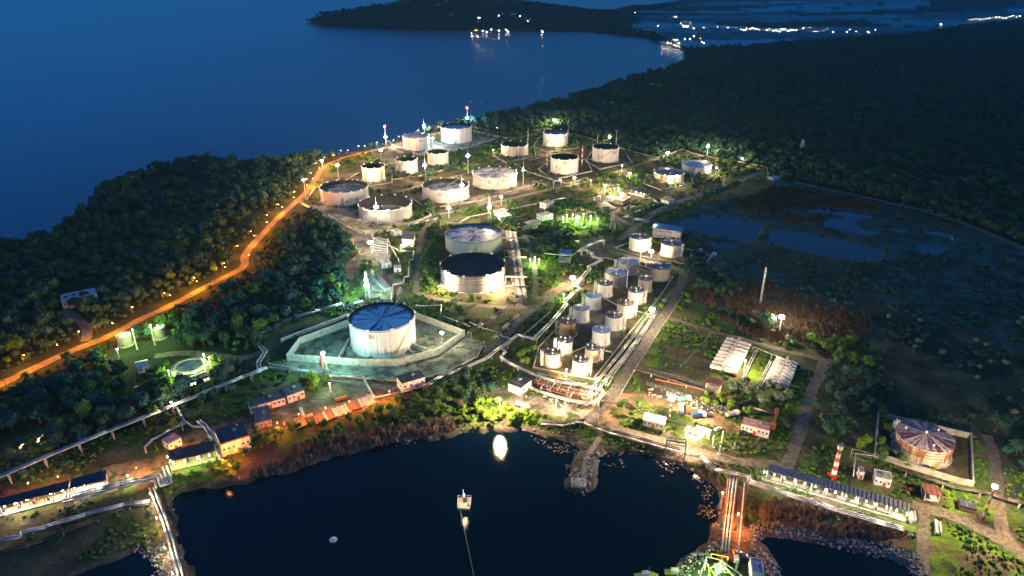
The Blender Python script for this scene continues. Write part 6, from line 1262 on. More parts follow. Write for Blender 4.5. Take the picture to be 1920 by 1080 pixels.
# ---- undergrowth inside the works and the marsh
def zone_mask(x, y, names):
    last = np.full(x.shape, -1); wx = fbm(x / 7, y / 7, 11, 3) - .5; wy = fbm(x / 7, y / 7, 17, 3) - .5
    for i, (nm, warp, pts) in enumerate(ZONES): m = inside(x + wx * warp * 2, y + wy * warp * 2, npPP(pts)); last[m] = i
    isin = np.array([ZONES[i][0] in names if i >= 0 else ('base' in names) for i in range(-1, len(ZONES))]); return isin[last + 1]
ux, uy = [], []
for (ra, rb_, s) in ((170, 420, 1.9), (420, 650, 2.6), (650, 1050, 4.0)):
    gx, gy = jgrid(-rb_ * .8, rb_ * .8, 100, rb_, s); r = np.hypot(gx, gy); m = (r >= ra) & (r < rb_); gx, gy = gx[m], gy[m]; m = inframe(gx, gy, 100, 60) & (inside(gx, gy, PLANT)); gx, gy = gx[m], gy[m]
    m = zone_mask(gx, gy, ('base', 'grass', 'lush', 'dull')) & (fbm(gx / 12, gy / 12, 91, 3) > (.47 if ra < 600 else .53)) & (sgn_water(gx, gy) > .5); gx, gy = gx[m], gy[m]; m = roadclear(gx, gy, .8) & tankclear(gx, gy, 1.5) & bclear(gx, gy, 6); ux.append(gx[m]); uy.append(gy[m])
ux, uy = np.concatenate(ux), np.concatenate(uy); us = (.5 + 1.1 * rng.random(ux.shape) ** 2) * np.clip(np.hypot(ux, uy) / 420, .8, 2.0)
instancer('undergrowth', 'low green shrubs and weeds between the tanks', np.stack([ux, uy, height(ux, uy) - .1], 1), us, BC)
mx_, my_ = [], []
for (ra, rb_, s) in ((300, 600, 3.6), (600, 1100, 5.5)):
    gx, gy = jgrid(0, rb_ * .95, 100, rb_, s); r = np.hypot(gx, gy); m = (r >= ra) & (r < rb_); gx, gy = gx[m], gy[m]; m = inframe(gx, gy, 100, 60) & inside(gx, gy, marsh_poly); gx, gy = gx[m], gy[m]
    m = (sgn_water(gx, gy) > 1) & roadclear(gx, gy, 1) & (fbm(gx / 14, gy / 14, 61, 4) > .47) & zone_mask(gx, gy, ('marsh', 'dull', 'dark', 'base')); mx_.append(gx[m]); my_.append(gy[m])
mx_, my_ = np.concatenate(mx_), np.concatenate(my_)
MCc = bpy.data.collections.new('marsh_kinds')
for i, k in enumerate(('teal', 'dark', 'teal', 'dark')): mb = MB(); crown_mb(mb, 30 + i, 1.0, .7, .5, 34, .33, 0, 3); proto(MCc, mb, [LEAF[k]], 'marsh_shrub')
instancer('marsh_scrub', 'dark teal scrub of the marsh', np.stack([mx_, my_, np.zeros(len(mx_)) - .1], 1), (.7 + 2.2 * rng.random(mx_.shape) ** 3), MCc)
rx, ry = [], []
for (ra, rb_, s) in ((180, 450, 1.7), (450, 1050, 3.0)):
    gx, gy = jgrid(-350, rb_ * .9, 100, rb_, s); r = np.hypot(gx, gy); m = (r >= ra) & (r < rb_); gx, gy = gx[m], gy[m]; m = inframe(gx, gy, 60, 60); gx, gy = gx[m], gy[m]
    m = zone_mask(gx, gy, ('reed',)) & (sgn_water(gx, gy) > -1.0) & (fbm(gx / 10, gy / 10, 71, 2) > .33) & roadclear(gx, gy, .5) & bclear(gx, gy, 5); rx.append(gx[m]); ry.append(gy[m])
rx, ry = np.concatenate(rx), np.concatenate(ry); rs = (.7 + .7 * rng.random(rx.shape)) * np.clip(np.hypot(rx, ry) / 500, 1, 1.8); mr_ = inside(rx, ry, npPP([(1150, 300), (2100, 300), (2100, 900), (1640, 800), (1300, 650)])); rp_ = np.stack([rx, ry, height(rx, ry)], 1)
R2 = bpy.data.collections.new('dark_reed_kinds'); LD = leaf_mat('dark_reed_stalks', (0.045, 0.035, 0.022), (0.10, 0.065, 0.042))
for q_ in list(RCc.objects): q2 = q_.copy(); q2.data = q_.data.copy(); q2.data.materials.clear(); q2.data.materials.append(LD); R2.objects.link(q2)
instancer('reeds', 'pale dry reeds round the lagoon and below the canopy', rp_[~mr_], rs[~mr_], RCc, .12); instancer('marsh_reeds', 'dark brown reeds between the marsh ponds and in the scrub', rp_[mr_], rs[mr_], R2, .12)
# rocks of the moles and shores
kx, ky = [], []
for (ra, rb_, s) in ((150, 500, 1.15),):
    gx, gy = jgrid(-420, 420, 150, 520, s); m = inframe(gx, gy, 60, 60); gx, gy = gx[m], gy[m]; d = sgn_water(gx, gy)
    near_l = segdist(gx, gy, npPP([(1460, 1000), (1570, 1018), (1700, 1045), (1725, 1062)]), False, 30) < 7
    near_j = segdist(gx, gy, npPP([(1070, 890), (1085, 925), (1110, 900), (1120, 860)]), False, 30) < 5
    near_c = segdist(gx, gy, npPP([(1350, 1000), (1300, 1035), (1262, 1075)]), False, 30) < 6
    near_w = segdist(gx, gy, npPP([(275, 1030), (292, 1060), (300, 1100)]), False, 30) < 6
    near_r = segdist(gx, gy, npPP([(1420, 1010), (1440, 1035), (1460, 1060), (1470, 1090)]), False, 30) < 8
    m = (d > -3.2) & (d < 5.5) & (near_l | near_j | near_c | near_w | near_r) | ((d > -2.0) & (d < 1.0) & (rng.random(gx.shape) < .25)); kx.append(gx[m]); ky.append(gy[m])
kx, ky = np.concatenate(kx), np.concatenate(ky); instancer('shore_rocks', 'pale stones heaped along the moles and shores', np.stack([kx, ky, height(kx, ky)], 1), (.28 + .75 * rng.random(kx.shape) ** 2), KC, .5)
# ---------------------------------------------------------------- pale cylinders on saddles, two beds
cyl_root = None
def bed(A, B_, C, D, rows, label, group):
    global cyl_root, cyl_kids
    a, b, c, d = [P(*q) for q in (A, B_, C, D)]
    def lab_(i, s): return label.split(',')[0] + ', ' + ORD[i] + ' row from the field track, ' + ('west half' if s == 0 else 'east half')
    for i in range(rows):
        t = (i + .5) / rows; l, r = a.lerp(d, t), b.lerp(c, t); u = (r - l); L_ = u.length; ang = math.atan2(u.y, u.x)
        for s in (0, 1):
            p = l + u * (.25 + .5 * s); ln = L_ * .47
            if cyl_root is None:
                cyl_root = empty('storage_cylinder', p, lab_(i, s), 'cylinder', group, rz=ang); m = MB(); rr = 1.25; m.rod((-.5, 0, 2.1), (.5, 0, 2.1), rr, 20); 
                pf = MB(); pts = []
                for k in range(9): pass
                cb = MB(); n = 20; prof = [(-.5, .01), (-.5, .8), (-.485, 1.1), (-.46, rr), (.46, rr), (.485, 1.1), (.5, .8), (.5, .01)]; v = []; f = []
                for k in range(n):
                    th = 2 * math.pi * k / n
                    for x_, q_ in prof: v.append((x_, q_ * math.cos(th), 2.1 + q_ * math.sin(th)))
                for k in range(n):
                    o_, o2 = k * 8, ((k + 1) % n) * 8
                    for j in range(7): f.append((o_ + j, o_ + j + 1, o2 + j + 1, o2 + j))
                cb.add(v, f); body = cb.build('vessel', mat('cylinder_paint', (.58, .56, .53), .45, var=.35, scale=.9, rnd=.15), cyl_root, True); ks = [body]
                for x_ in (-.32, .32): ks.append(MB().box((x_, 0, 0), (.05, 2.0, 1.2)).build('saddle', CONC, cyl_root))
                ks.append(MB().rod((0, 0, 3.3), (0, 0, 3.9), .3, 8).build('manhole', WHITE, cyl_root)); cyl_kids = ks; cyl_root.scale = (ln, 1, 1); cyl_kids[-1].scale = (1 / ln, 1, 1)
            else: dup(cyl_root, cyl_kids, p, ang, (ln, 1, 1), lab_(i, s), group)
    w_ = empty('walkway', a.lerp(b, .5), label.replace('pale cylinder', 'catwalk and pipe over the cylinders').split(',')[0], 'catwalk'); o0 = a.lerp(b, .5); e = d.lerp(c, .5) - o0
    MB().bar(Vector((0, 0, 3.9)), e + Vector((0, 0, 3.9)), 1.0, .15).build('deck', GREY, w_); m = MB()
    for s in (-.5, .5): m.rod(Vector((s, 0, 4.9)), e + Vector((s, 0, 4.9)), .06, 4)
    m.build('rail', WHITE, w_); MB().rod(Vector((0, 0, .4)), e + Vector((0, 0, .4)), .3, 6).build('pipe', PIPEW, w_)
bed((1362, 638), (1409, 652), (1381, 708), (1328, 695), 9, 'pale cylinder of the nine row block, beside the meadow', 'cylinders of the western block')
bed((1455, 675), (1496, 687), (1478, 735), (1430, 721), 8, 'pale cylinder of the eight row block, near the cracked road', 'cylinders of the eastern block')
PL('pipes along the east side of the western cylinder block', [(1416, 656), (1395, 700), (1388, 730)], 1.5, (0, 1.2), .3, sp=10); PL('pipes along the west side of the eastern cylinder block', [(1448, 676), (1424, 722)], 1.5, (-1, 0, 1.2), .3, sp=8)
PL('pipe frame linking the two cylinder blocks', [(1412, 650), (1452, 666), (1500, 683)], 3, (0,), .25, sp=12)
# ---------------------------------------------------------------- beams lying beside the orange lit road
BM = {'w': mat('beam_pale', (.42, .40, .38), .8, var=.25, rnd=.15), 'b': mat('beam_rusty', (.22, .085, .035), .85, var=.35, rnd=.2)}
seq = 'bbbbwbbbwwwwwwbbbbbwwwwww'; beam0 = {}
def beam(px, py, k, lx=9, ly=17, wd=1.15):
    a, b = P(px, py), P(px + lx, py + ly); u = b - a
    lb = 'pale concrete beam lying beside the orange lit yard' if k == 'w' else 'rusty brown beam lying beside the orange lit yard'
    if k not in beam0:
        m = MB().box((0, 0, 0), (1, 1, .35)); m.box((0, 0, .35), (1, .35, .5)); m.box((0, 0, .85), (1, .8, .25)); o = m.build('beam', BM[k]); tag(o, lb, 'beam', 'pale beams' if k == 'w' else 'rusty beams'); beam0[k] = o
    else: o = beam0[k].copy(); COL.objects.link(o)
    o.location = (a + u / 2); o.rotation_euler = (0, 0, math.atan2(u.y, u.x)); o.scale = (u.length * random.uniform(.8, 1.05), wd, random.uniform(.9, 1.3))
for i, k in enumerate(seq): t = i / (len(seq) - 1); beam(588 + 106 * t, 782 - 40 * t + random.uniform(-1, 1), k)
for i in range(4): beam(552 + i * 4.5, 787 - i * 1.5, 'b', 11, 19, 1.3)
beam(564, 767, 'w', 6, 16, 1.8); beam(626, 752, 'b', 28, -8, 1.6); beam(530, 797, 'w', 14, -4, 1.2); beam(575, 782, 'w', 12, -4, 1.0)
for i in range(5): beam(1703 + i * 2.6, 962 + (i % 2) * 2, 'w', 3, 18, .7)
for i in range(3): beam(1753 + i * 4, 979 + i, 'w', 2, 24, .8)
# ---------------------------------------------------------------- pipe manifold
o0 = P(1050, 735); mf = empty('pipe_manifold', o0, 'dense tangle of red, yellow and white pipes and valves on the yard', 'pipe manifold'); ua = (P(1115, 748) - P(990, 716)); UL = ua.length; ua.normalize(); va = Vector((-ua.y, ua.x, 0)); s0 = P(990, 717) - o0
depth = (P(1060, 722) - P(1045, 752)).length
for i in range(13):
    v_ = -depth * .45 + depth * 1.0 * i / 12; z = random.choice((.8, 1.1, 1.6)); st = random.uniform(0, .25) * UL; en = random.uniform(.72, 1.0) * UL
    MB().path([s0 + ua * st + va * v_ + Vector((0, 0, z)), s0 + ua * en + va * v_ + Vector((0, 0, z)), s0 + ua * en + va * (v_ + 2) + Vector((0, 0, z))], random.choice((.18, .26, .34)), 6).build('pipe', [PIPER, PIPEW, PIPER, PIPED, PIPER, PIPEW, PIPED][i % 7], mf, True)
for i in range(22):
    t = UL * (i + .5) / 22; v0 = random.uniform(-.45, .0) * depth; v1 = v0 + random.uniform(.3, .5) * depth; z = random.choice((1.9, 2.3))
    MB().path([s0 + ua * t + va * v0 + Vector((0, 0, .6)), s0 + ua * t + va * v0 + Vector((0, 0, z)), s0 + ua * t + va * v1 + Vector((0, 0, z)), s0 + ua * t + va * v1 + Vector((0, 0, .6))], .2, 6).build('cross_pipe', [PIPEW, PIPER, PIPED, PIPEW, PIPER][i % 5], mf, True)
for i in range(26):
    p = s0 + ua * random.uniform(.05, .95) * UL + va * random.uniform(-.4, .5) * depth; m = MB().rod(p + Vector((0, 0, .6)), p + Vector((0, 0, 2.6)), .22, 6); m.lathe([(.05, 2.6), (.55, 2.6), (.55, 2.72), (.05, 2.72)], 10, p); m.box(p + Vector((0, 0, .5)), (.9, .9, .9)); m.build('valve', [PIPER, GREY, GREY][i % 3], mf)
# ---------------------------------------------------------------- cooler grid beside the ring road
a, b, c, d = P(701, 455), P(727, 459), P(727, 484), P(699, 481); cg = empty('cooler_grid', a, 'pale grid of parallel pipes like a ladder at the ring road', 'cooler')
for i in range(8): t = i / 7; MB().rod(a.lerp(d, t) - a + Vector((0, 0, 4.5 - 3 * t)), b.lerp(c, t) - a + Vector((0, 0, 4.5 - 3 * t)), .35, 6).build('pipe', PIPEW, cg)
for q in (a, b, c, d, a.lerp(d, .5), b.lerp(c, .5)): MB().rod(q - a, q - a + Vector((0, 0, 4.6)), .2, 5).build('post', WHITE, cg)
for p0, p1 in ((a, d), (b, c)): MB().rod(p0 - a + Vector((0, 0, 4.6)), p1 - a + Vector((0, 0, 1.6)), .25, 5).build('side_rail', WHITE, cg)
# ---------------------------------------------------------------- lattice towers, masts, chimneys
def lattice(name, label, base, top, w0, w1, m, cat, arms=0, solid=False):
    b = P(*base); b.z = float(height(np.array([b.x]), np.array([b.y]))[0]) if b.length > 1000 else 0; h = mast_height(b, top) - b.z; root = empty(name, b, label, cat); mb = MB(); n = max(5, int(h / (w0 * 1.3)))
    th = max(.10, b.length / 4500)
    for sx_, sy_ in ((-1, -1), (1, -1), (1, 1), (-1, 1)): mb.rod((sx_ * w0 / 2, sy_ * w0 / 2, 0), (sx_ * w1 / 2, sy_ * w1 / 2, h), th * 1.3, 4)
    for k in range(n):
        a_, c_ = k / n, (k + 1) / n; wa, wc = (w0 + (w1 - w0) * a_) / 2, (w0 + (w1 - w0) * c_) / 2
        for (x0, y0), (x1, y1) in (((-1, -1), (1, -1)), ((1, -1), (1, 1)), ((1, 1), (-1, 1)), ((-1, 1), (-1, -1))): mb.rod((x0 * wa, y0 * wa, h * a_), (x1 * wc, y1 * wc, h * c_), th * .8, 3); mb.rod((x1 * wa, y1 * wa, h * a_), (x0 * wc, y0 * wc, h * c_), th * .8, 3)
    mb.build('lattice', m, root)
    for k in range(arms): z = h * (.72 + .12 * k); ar = MB(); ar.rod((-3.6 + k * .6, 0, z), (3.6 - k * .6, 0, z), th * 1.3, 4); ar.rod((-3.6 + k * .6, 0, z), (0, 0, z + 1.4), th, 3); ar.rod((3.6 - k * .6, 0, z), (0, 0, z + 1.4), th, 3); ar.build('crossarm', m, root)
    return root, h
lattice('power_pylon', 'steel lattice pylon standing beside the green substation', (1148, 436), 402, 5.5, 1.0, PIPEW, 'pylon', 3)
lattice('power_pylon', 'pale pylon rising alone from the dark eastern forest', (1501, 293), 262, 6, 1.2, PIPEB, 'pylon', 3)
lattice('power_pylon', 'dim pylon far out on the forest north of the marsh road', (1795, 352), 330, 5, 1.0, PIPEB, 'pylon', 2)
lattice('guyed_mast', 'very tall thin white lattice mast in the brown scrub', (1425, 571), 501, .9, .8, PIPEW, 'mast')
for i, (x, y, t, lb) in enumerate([(989.6, 292, 238, 'white lightning mast beside the low cream open tank'), (1066, 256, 232, 'lightning mast behind the grey roofed tank'), (1154.6, 278, 243, 'lightning mast right behind the tank with the large sign'), (1119, 290, 253, 'thin lightning mast at the west edge of the tank with the large sign'), (1356, 350, 326, 'thin mast by the light eastern road'), (1289, 300, 289, 'short white mast behind the clean low tank'), (777, 292, 268, 'thin mast in front of the domed tank'), (1200, 488, 462, 'thin dark mast by the two small pale tanks'), (1175, 540, 505, 'thin dark mast within the dense cluster'), (1055, 668, 640, 'thin pole beside the short white tank')]):
    b = P(x, y); h = mast_height(b, t); r = empty('lightning_mast', b, lb, 'mast'); MB().rod((0, 0, 0), (0, 0, h * .6), .45, 8, .3).build('lower_pole', WHITE, r); MB().rod((0, 0, h * .6), (0, 0, h), .22, 6, .08).build('upper_pole', WHITE, r)
def striped(name, label, base, top, r0, n, cat='chimney', wide=False):
    b = P(*base); h = mast_height(b, top); root = empty(name, b, label, cat)
    for k in range(n): MB().rod((0, 0, h * k / n), (0, 0, h * (k + 1) / n), r0 * (1 - .4 * k / n), 10, r0 * (1 - .4 * (k + 1) / n)).build('band', RED if k % 2 == 0 else WHITE, root)
    return root, h
striped('striped_chimney', 'red and white chimney on the sea side of the tank with diagonal stair', (1025.6, 314), 284, .9, 7); striped('striped_chimney', 'red and white chimney between two signed tanks', (1091, 310), 273, .9, 7)
rt, hh = striped('striped_tower', 'red and white banded tower on the dark lawn above the long canopy', (1562, 895), 842, 1.2, 7, 'tower'); MB().rod((0, 0, hh), (0, 0, hh + 1.8), 1.1, 8).build('lantern', WHITE, rt)
for k in range(3): a = 2.1 * k; MB().box((math.cos(a) * 1.8, math.sin(a) * 1.8, 0), (1.6, 1.0, 1.2), a).build('foot', RED, rt)
rt, hh = striped('red_tower', 'short red stand beside the glass globe mast', (604, 688), 668, .8, 1, 'stand'); 
for i, (bx, ty, lb) in enumerate([((1336, 838), 817, 'first bare pole on the shore yard, nearest the yellow shed'), ((1353, 831), 808, 'second bare pole on the shore yard'), ((1349, 852), 836, 'third bare pole, nearest the shore pipes'), ((1377, 841), 829, 'short bare pole on the lawn')]): b = P(*bx); h = mast_height(b, ty); r = empty('bare_pole', b, lb, 'pole'); MB().rod((0, 0, 0), (0, 0, h), .45, 8, .35).build('shaft', CONC, r); MB().box((0, 0, 0), (1.6, 1.6, .4)).build('foot', CONC, r)
# gate portal at the shore
a, b = P(1247, 854), P(1283, 860); h = mast_height(a, 822); g = empty('gate_portal', a, 'blue grey steel portal standing at the lagoon shore', 'portal'); u = b - a; n = Vector((-u.y, u.x, 0)).normalized() * 2.2
for e in (Vector((0, 0, 0)), u):
    m = MB()
    for s in (-.5, .5): m.rod(e + n * s, e + n * s + Vector((0, 0, h)), .28, 6)
    for k in range(6): m.rod(e - n * .5 + Vector((0, 0, h * k / 6)), e + n * .5 + Vector((0, 0, h * (k + 1) / 6)), .12, 4)
    m.build('leg', PIPEB, g)
m = MB()
for s in (-.5, .5):
    for z in (h, h - 2): m.rod(n * s + Vector((0, 0, z)), u + n * s + Vector((0, 0, z)), .22, 5)
    for k in range(10): m.rod(u * (k / 10) + n * s + Vector((0, 0, h - 2 * (k % 2))), u * ((k + 1) / 10) + n * s + Vector((0, 0, h - 2 * ((k + 1) % 2))), .1, 4)
m.build('top_girder', PIPEB, g)
# floating platform with its mooring line
q = [P(*t, -1.0) for t in ((859, 935.5), (884, 935.5), (880.5, 957), (858, 956))]; c = sum(q, Vector()) / 4; fp = empty('floating_platform', c, 'small square floating platform lit yellow on the dark lagoon', 'platform'); qq = [(p - c) for p in q]
MB().prism(qq[::-1], -.4, .9).build('deck', mat('deck_planks', (.40, .34, .26), .8, var=.4, scale=1.5), fp); m = MB()
for i in range(4):
    for k in range(4): p = qq[i].lerp(qq[(i + 1) % 4], k / 4); m.rod((p.x, p.y, .9), (p.x, p.y, 1.9), .06, 4)
    p, r_ = qq[i], qq[(i + 1) % 4]; m.rod((p.x, p.y, 1.9), (r_.x, r_.y, 1.9), .05, 4)
m.build('railing', WHITE, fp); MB().box((.3, .8, .9), (1.6, 1.3, 1.6)).build('cabin', DARK, fp); MB().box((-1.4, -1.2, .9), (1.0, .7, .6)).build('crate', WHITE, fp); MB().rod((-.4, 1.8, .9), (-.4, 1.8, 6.4), .1, 6).build('lamp_pole', WHITE, fp); MB().box((1.8, -1.6, .9), (.7, 1.2, .5)).build('bollard', DARK, fp)
MB().rod(P(863, 957, -.9) - P(863, 957, -.9), P(895, 1110, -.9) - P(863, 957, -.9), .12, 5).build('mooring_line', GREY); ml = bpy.data.objects['mooring_line']; ml.location = P(863, 957, -.9); tag(ml, 'floating line trailing from the small platform', 'line')
bo = MB().lathe([(.01, -.2), (1.4, -.2), (1.6, .3), (.8, .5), (.01, .5)], 12).build('buoy', WHITE); bo.location = P(625, 1013, -1.2); tag(bo, 'pale round buoy on the western part of the lagoon', 'buoy')
jp = empty('jetty_platform', P(1085, 908), 'small concrete platform at the end of the stone jetty', 'platform', rz=-.1); MB().box((0, 0, -1), (6.5, 5, 2.2)).build('slab', CONC, jp)
for x_, y_ in ((-2, -1.5), (2, -1.5), (-2, 1.5), (1.6, 1.2)): MB().rod((x_, y_, 1.2), (x_, y_, 2.1), .35, 6).build('bollard', GREY, jp)
# pier frame, lime boats
pf = empty('pier_gantry', P(1340, 1068), 'yellow green lit steel frame with pale pipes at the end of the causeway', 'pier gantry'); o0 = P(1340, 1068)
def pl(x, y, z): v = P(x, y, z) - o0; return v
for nm, mt, pts in (('roof_beam', PIPEW, [(1325, 1043, 7), (1352, 1050, 7), (1390, 1078, 7), (1400, 1110, 7)]), ('roof_beam', PIPEW, [(1325, 1043, 7), (1312, 1080, 7), (1305, 1110, 7)]), ('yellow_pipe', YEL, [(1352, 1053, 5), (1330, 1066, 5), (1330, 1100, 5)]), ('yellow_pipe', YEL, [(1352, 1050, 5), (1358, 1072, 5), (1380, 1077, 5)]), ('portal', YEL, [(1333, 1044, 0), (1334, 1038, 7), (1365, 1044, 7), (1364, 1052, 0)]), ('green_pipe', mat('green_paint', (.12, .35, .08), .5), [(1335, 1070, 3), (1345, 1085, 3), (1352, 1110, 3)]), ('pale_pipe', PIPEW, [(1353, 1045, 3), (1362, 1066, 3), (1385, 1090, 3)])):
    MB().path([pl(*p) for p in pts], .28, 6).build(nm, mt, pf)
for x, y in ((1325, 1043), (1352, 1050), (1390, 1078), (1312, 1080)): v = pl(x, y, 7); MB().rod((v.x, v.y, 0), v, .22, 6).build('leg', PIPEW, pf)
tb = P(1346, 1071); MB().box(tb - o0 + Vector((0, 0, 2.5)), (3, 2.6, .3)).build('small_roof', ROOFS['blue'], pf); MB().box(tb - o0, (2.4, 2.0, 2.5)).build('cabin', PIPEB, pf)
BOAT = mat('lime_boat_paint', (.35, .45, .03), .5)
for i, (x, y, ln, an, lb) in enumerate([(1212, 1082, 9, .1, 'lime painted boat lying farther off the mole'), (1266, 1077, 8, -.1, 'lime painted boat moored at the mole')]):
    r = empty('boat', P(x, y, -1.1), lb, 'boat', 'lime boats', rz=an); m = MB(); hl = ln / 2; pr = [(-hl, -1.2), (hl * .5, -1.5), (hl, 0), (hl * .5, 1.5), (-hl, 1.2)]; v = [(a_ * .9, b_ * .75, -.3) for a_, b_ in pr] + [(a_, b_, 1.0) for a_, b_ in pr]; m.add(v, [(0, 1, 2, 3, 4)[::-1]] + [(k, (k + 1) % 5, 5 + (k + 1) % 5, 5 + k) for k in range(5)] + [(5, 6, 7, 8, 9)]); m.build('hull', BOAT, r); MB().box((-.5, 0, 1.0), (2.4, 1.7, 1.5)).build('cabin', WHITE, r); MB().rod((.9, 0, 1), (.9, 0, 5), .07, 4).build('mast', WHITE, r)
# truck-mounted crane by the pit
cr = empty('mobile_crane', P(666, 476), 'small orange crane with upright boom at the edge of the wood', 'crane'); OR = mat('orange_paint', (.55, .16, .02), .5); MB().box((0, 0, .8), (6, 2.4, 1.4)).build('chassis', OR, cr); MB().box((2.2, 0, 2.2), (1.5, 2.2, 1.3)).build('cab', DARK, cr); MB().rod((-1, 0, 2.2), (-.6, 0, 13), .5, 6, .3).build('boom', OR, cr)
for x_ in (-2, 0, 2):
    for s in (-1.1, 1.1): MB().rod((x_, s - .15, .5), (x_, s + .15, .5), .5, 10).build('wheel', DARK, cr)
# ---------------------------------------------------------------- vehicles
def car_proto(colr, truck=False):
    root = empty('truck' if truck else 'parked_car', (0, 0, 0), 'vehicle', 'truck' if truck else 'car'); pm = mat('car_paint', colr, .3, .3, .05); ks = []
    if not truck:
        m = MB(); m.prism([(-2.2, -.85), (2.2, -.85), (2.3, 0), (2.2, .85), (-2.2, .85), (-2.3, 0)], .35, .95); m.add([(-1.7, -.8, .95), (1.1, -.8, .95), (1.1, .8, .95), (-1.7, .8, .95), (-1.2, -.62, 1.48), (.45, -.62, 1.48), (.45, .62, 1.48), (-1.2, .62, 1.48)], [(4, 5, 6, 7), (0, 1, 5, 4), (1, 2, 6, 5), (2, 3, 7, 6), (3, 0, 4, 7)]); ks.append(m.build('body', pm, root))
        g_ = MB(); g_.add([(1.12, -.7, 1.0), (1.12, .7, 1.0), (.52, .58, 1.44), (.52, -.58, 1.44)], [(0, 1, 2, 3)]); g_.add([(-1.72, -.7, 1.0), (-1.72, .7, 1.0), (-1.28, .58, 1.44), (-1.28, -.58, 1.44)], [(3, 2, 1, 0)])
        for s in (-1, 1): g_.add([(-1.45, s * .79, 1.02), (.85, s * .79, 1.02), (.42, s * .66, 1.42), (-1.1, s * .66, 1.42)], [(0, 1, 2, 3)])
        ks.append(g_.build('windows', GLASS, root)); wx = (-1.4, 1.4); wy = .8; wr = .33
    else:
        ks.append(MB().box((-1.2, 0, 1.0), (5.4, 2.3, .25)).build('bed', DARK, root)); ks.append(MB().box((-1.2, 0, 1.25), (5.2, 2.2, 1.3)).build('load_box', pm, root)); ks.append(MB().box((2.7, 0, .7), (1.9, 2.2, 1.9)).build('cab', WHITE, root)); ks.append(MB().box((3.66, 0, 1.6), (.06, 1.9, .8)).build('windscreen', GLASS, root)); wx = (-3, -1.8, 2.6); wy = 1.05; wr = .5
    for x_ in wx:
        for s in (-1, 1): ks.append(MB().rod((x_, s * wy - .12, wr), (x_, s * wy + .12, wr), wr, 10).build('wheel', DARK, root))
    return root, ks
VP = {}
CC = dict(white=(.42, .42, .42), red=(.22, .02, .025), blue=(.03, .09, .22), black=(.02, .02, .025), silver=(.35, .36, .38), orange=(.32, .10, .02), cyan=(.12, .26, .32))
def vehicle(px, py, c, ang, label, truck=False, sc=1.0):
    k = (c, truck)
    if k not in VP:
        r, ks = car_proto(CC[c], truck); VP[k] = (r, ks); r.location = P(px, py); r.rotation_euler = (0, 0, ang); r.scale = (sc,) * 3; r['label'] = label
    else: dup(*VP[k], P(px, py), ang, sc, label)
for i, (x, y, c, t) in enumerate([(1296, 483, 'white', 0), (1303, 478, 'blue', 0), (1310, 476, 'red', 1), (1318, 477, 'red', 0), (1326, 479, 'silver', 0), (1336, 483, 'cyan', 1), (1297, 490, 'black', 0), (1305, 488, 'silver', 0), (1312, 486, 'black', 0), (1320, 487, 'blue', 0), (1329, 489, 'white', 0), (1300, 497, 'silver', 0), (1309, 496, 'white', 0), (1318, 497, 'black', 0)]):
    lb = '%s %s in the vehicle yard, %s' % (c, 'truck' if t else 'car', ['nearest the small cream tank', 'in the back row beside the red truck', 'in the back row', 'in the back row next to the truck', 'in the back row towards the marsh', 'at the far corner by the trees', 'in the second row by the tank', 'in the second row', 'in the middle of the second row', 'in the second row between dark and white cars', 'at the east end of the second row', 'in the front row by the road', 'in the middle of the front row', 'at the east end of the front row'][i])
    vehicle(x, y, c, random.uniform(.9, 1.3), lb, bool(t), 1.2)
for x, y, c, an, lb, t in [(1282, 752, 'cyan', .2, 'pale blue truck parked at the scrap heap', 1), (1277, 771, 'cyan', 1.4, 'pale blue truck standing on the lawn by the red mast', 1), (1302, 777, 'orange', -.3, 'orange truck in the middle of the scrap yard', 1), (1310, 782, 'blue', .1, 'blue truck next to the orange one', 1), (1394, 812, 'black', .1, 'black car in front of the striped office, first', 0), (1400, 815, 'black', .1, 'black car in front of the striped office, nearer the shore', 0), (1373, 780, 'white', .4, 'white truck at the east end of the scrap heap', 1), (980, 764, 'white', -.5, 'white van like truck at the edge of the dusty yard', 1), (1078, 457, 'red', -.2, 'dark red truck in the park north of the crossroads', 1), (1346, 806, 'white', .5, 'white car behind the pale flat shed', 0), (16, 925, 'red', .3, 'red car beside the long western canopy', 0), (415, 692, 'white', .3, 'white car beside the clarifier hall', 0), (846, 754, 'red', .3, 'red car beyond the low hut on the slope', 0), (1365, 1053, 'red', -.1, 'red trailer on the stone mole', 1), (1385, 1040, 'silver', -.2, 'silver car on the stone mole', 0), (1396, 1045, 'blue', -.2, 'blue car on the stone mole', 0), (1707, 921, 'red', .2, 'red car near the brick footed office', 0), (1243, 392, 'silver', .2, 'silver car on the light eastern road', 0)]: vehicle(x, y, c, an, lb, bool(t), 1.0)
B('slope_hut', 'small reddish hut alone on the grassy slope', [(858, 752), (867, 750), (870, 757), (861, 760)], 3, 'brick', 'brown', win=1)
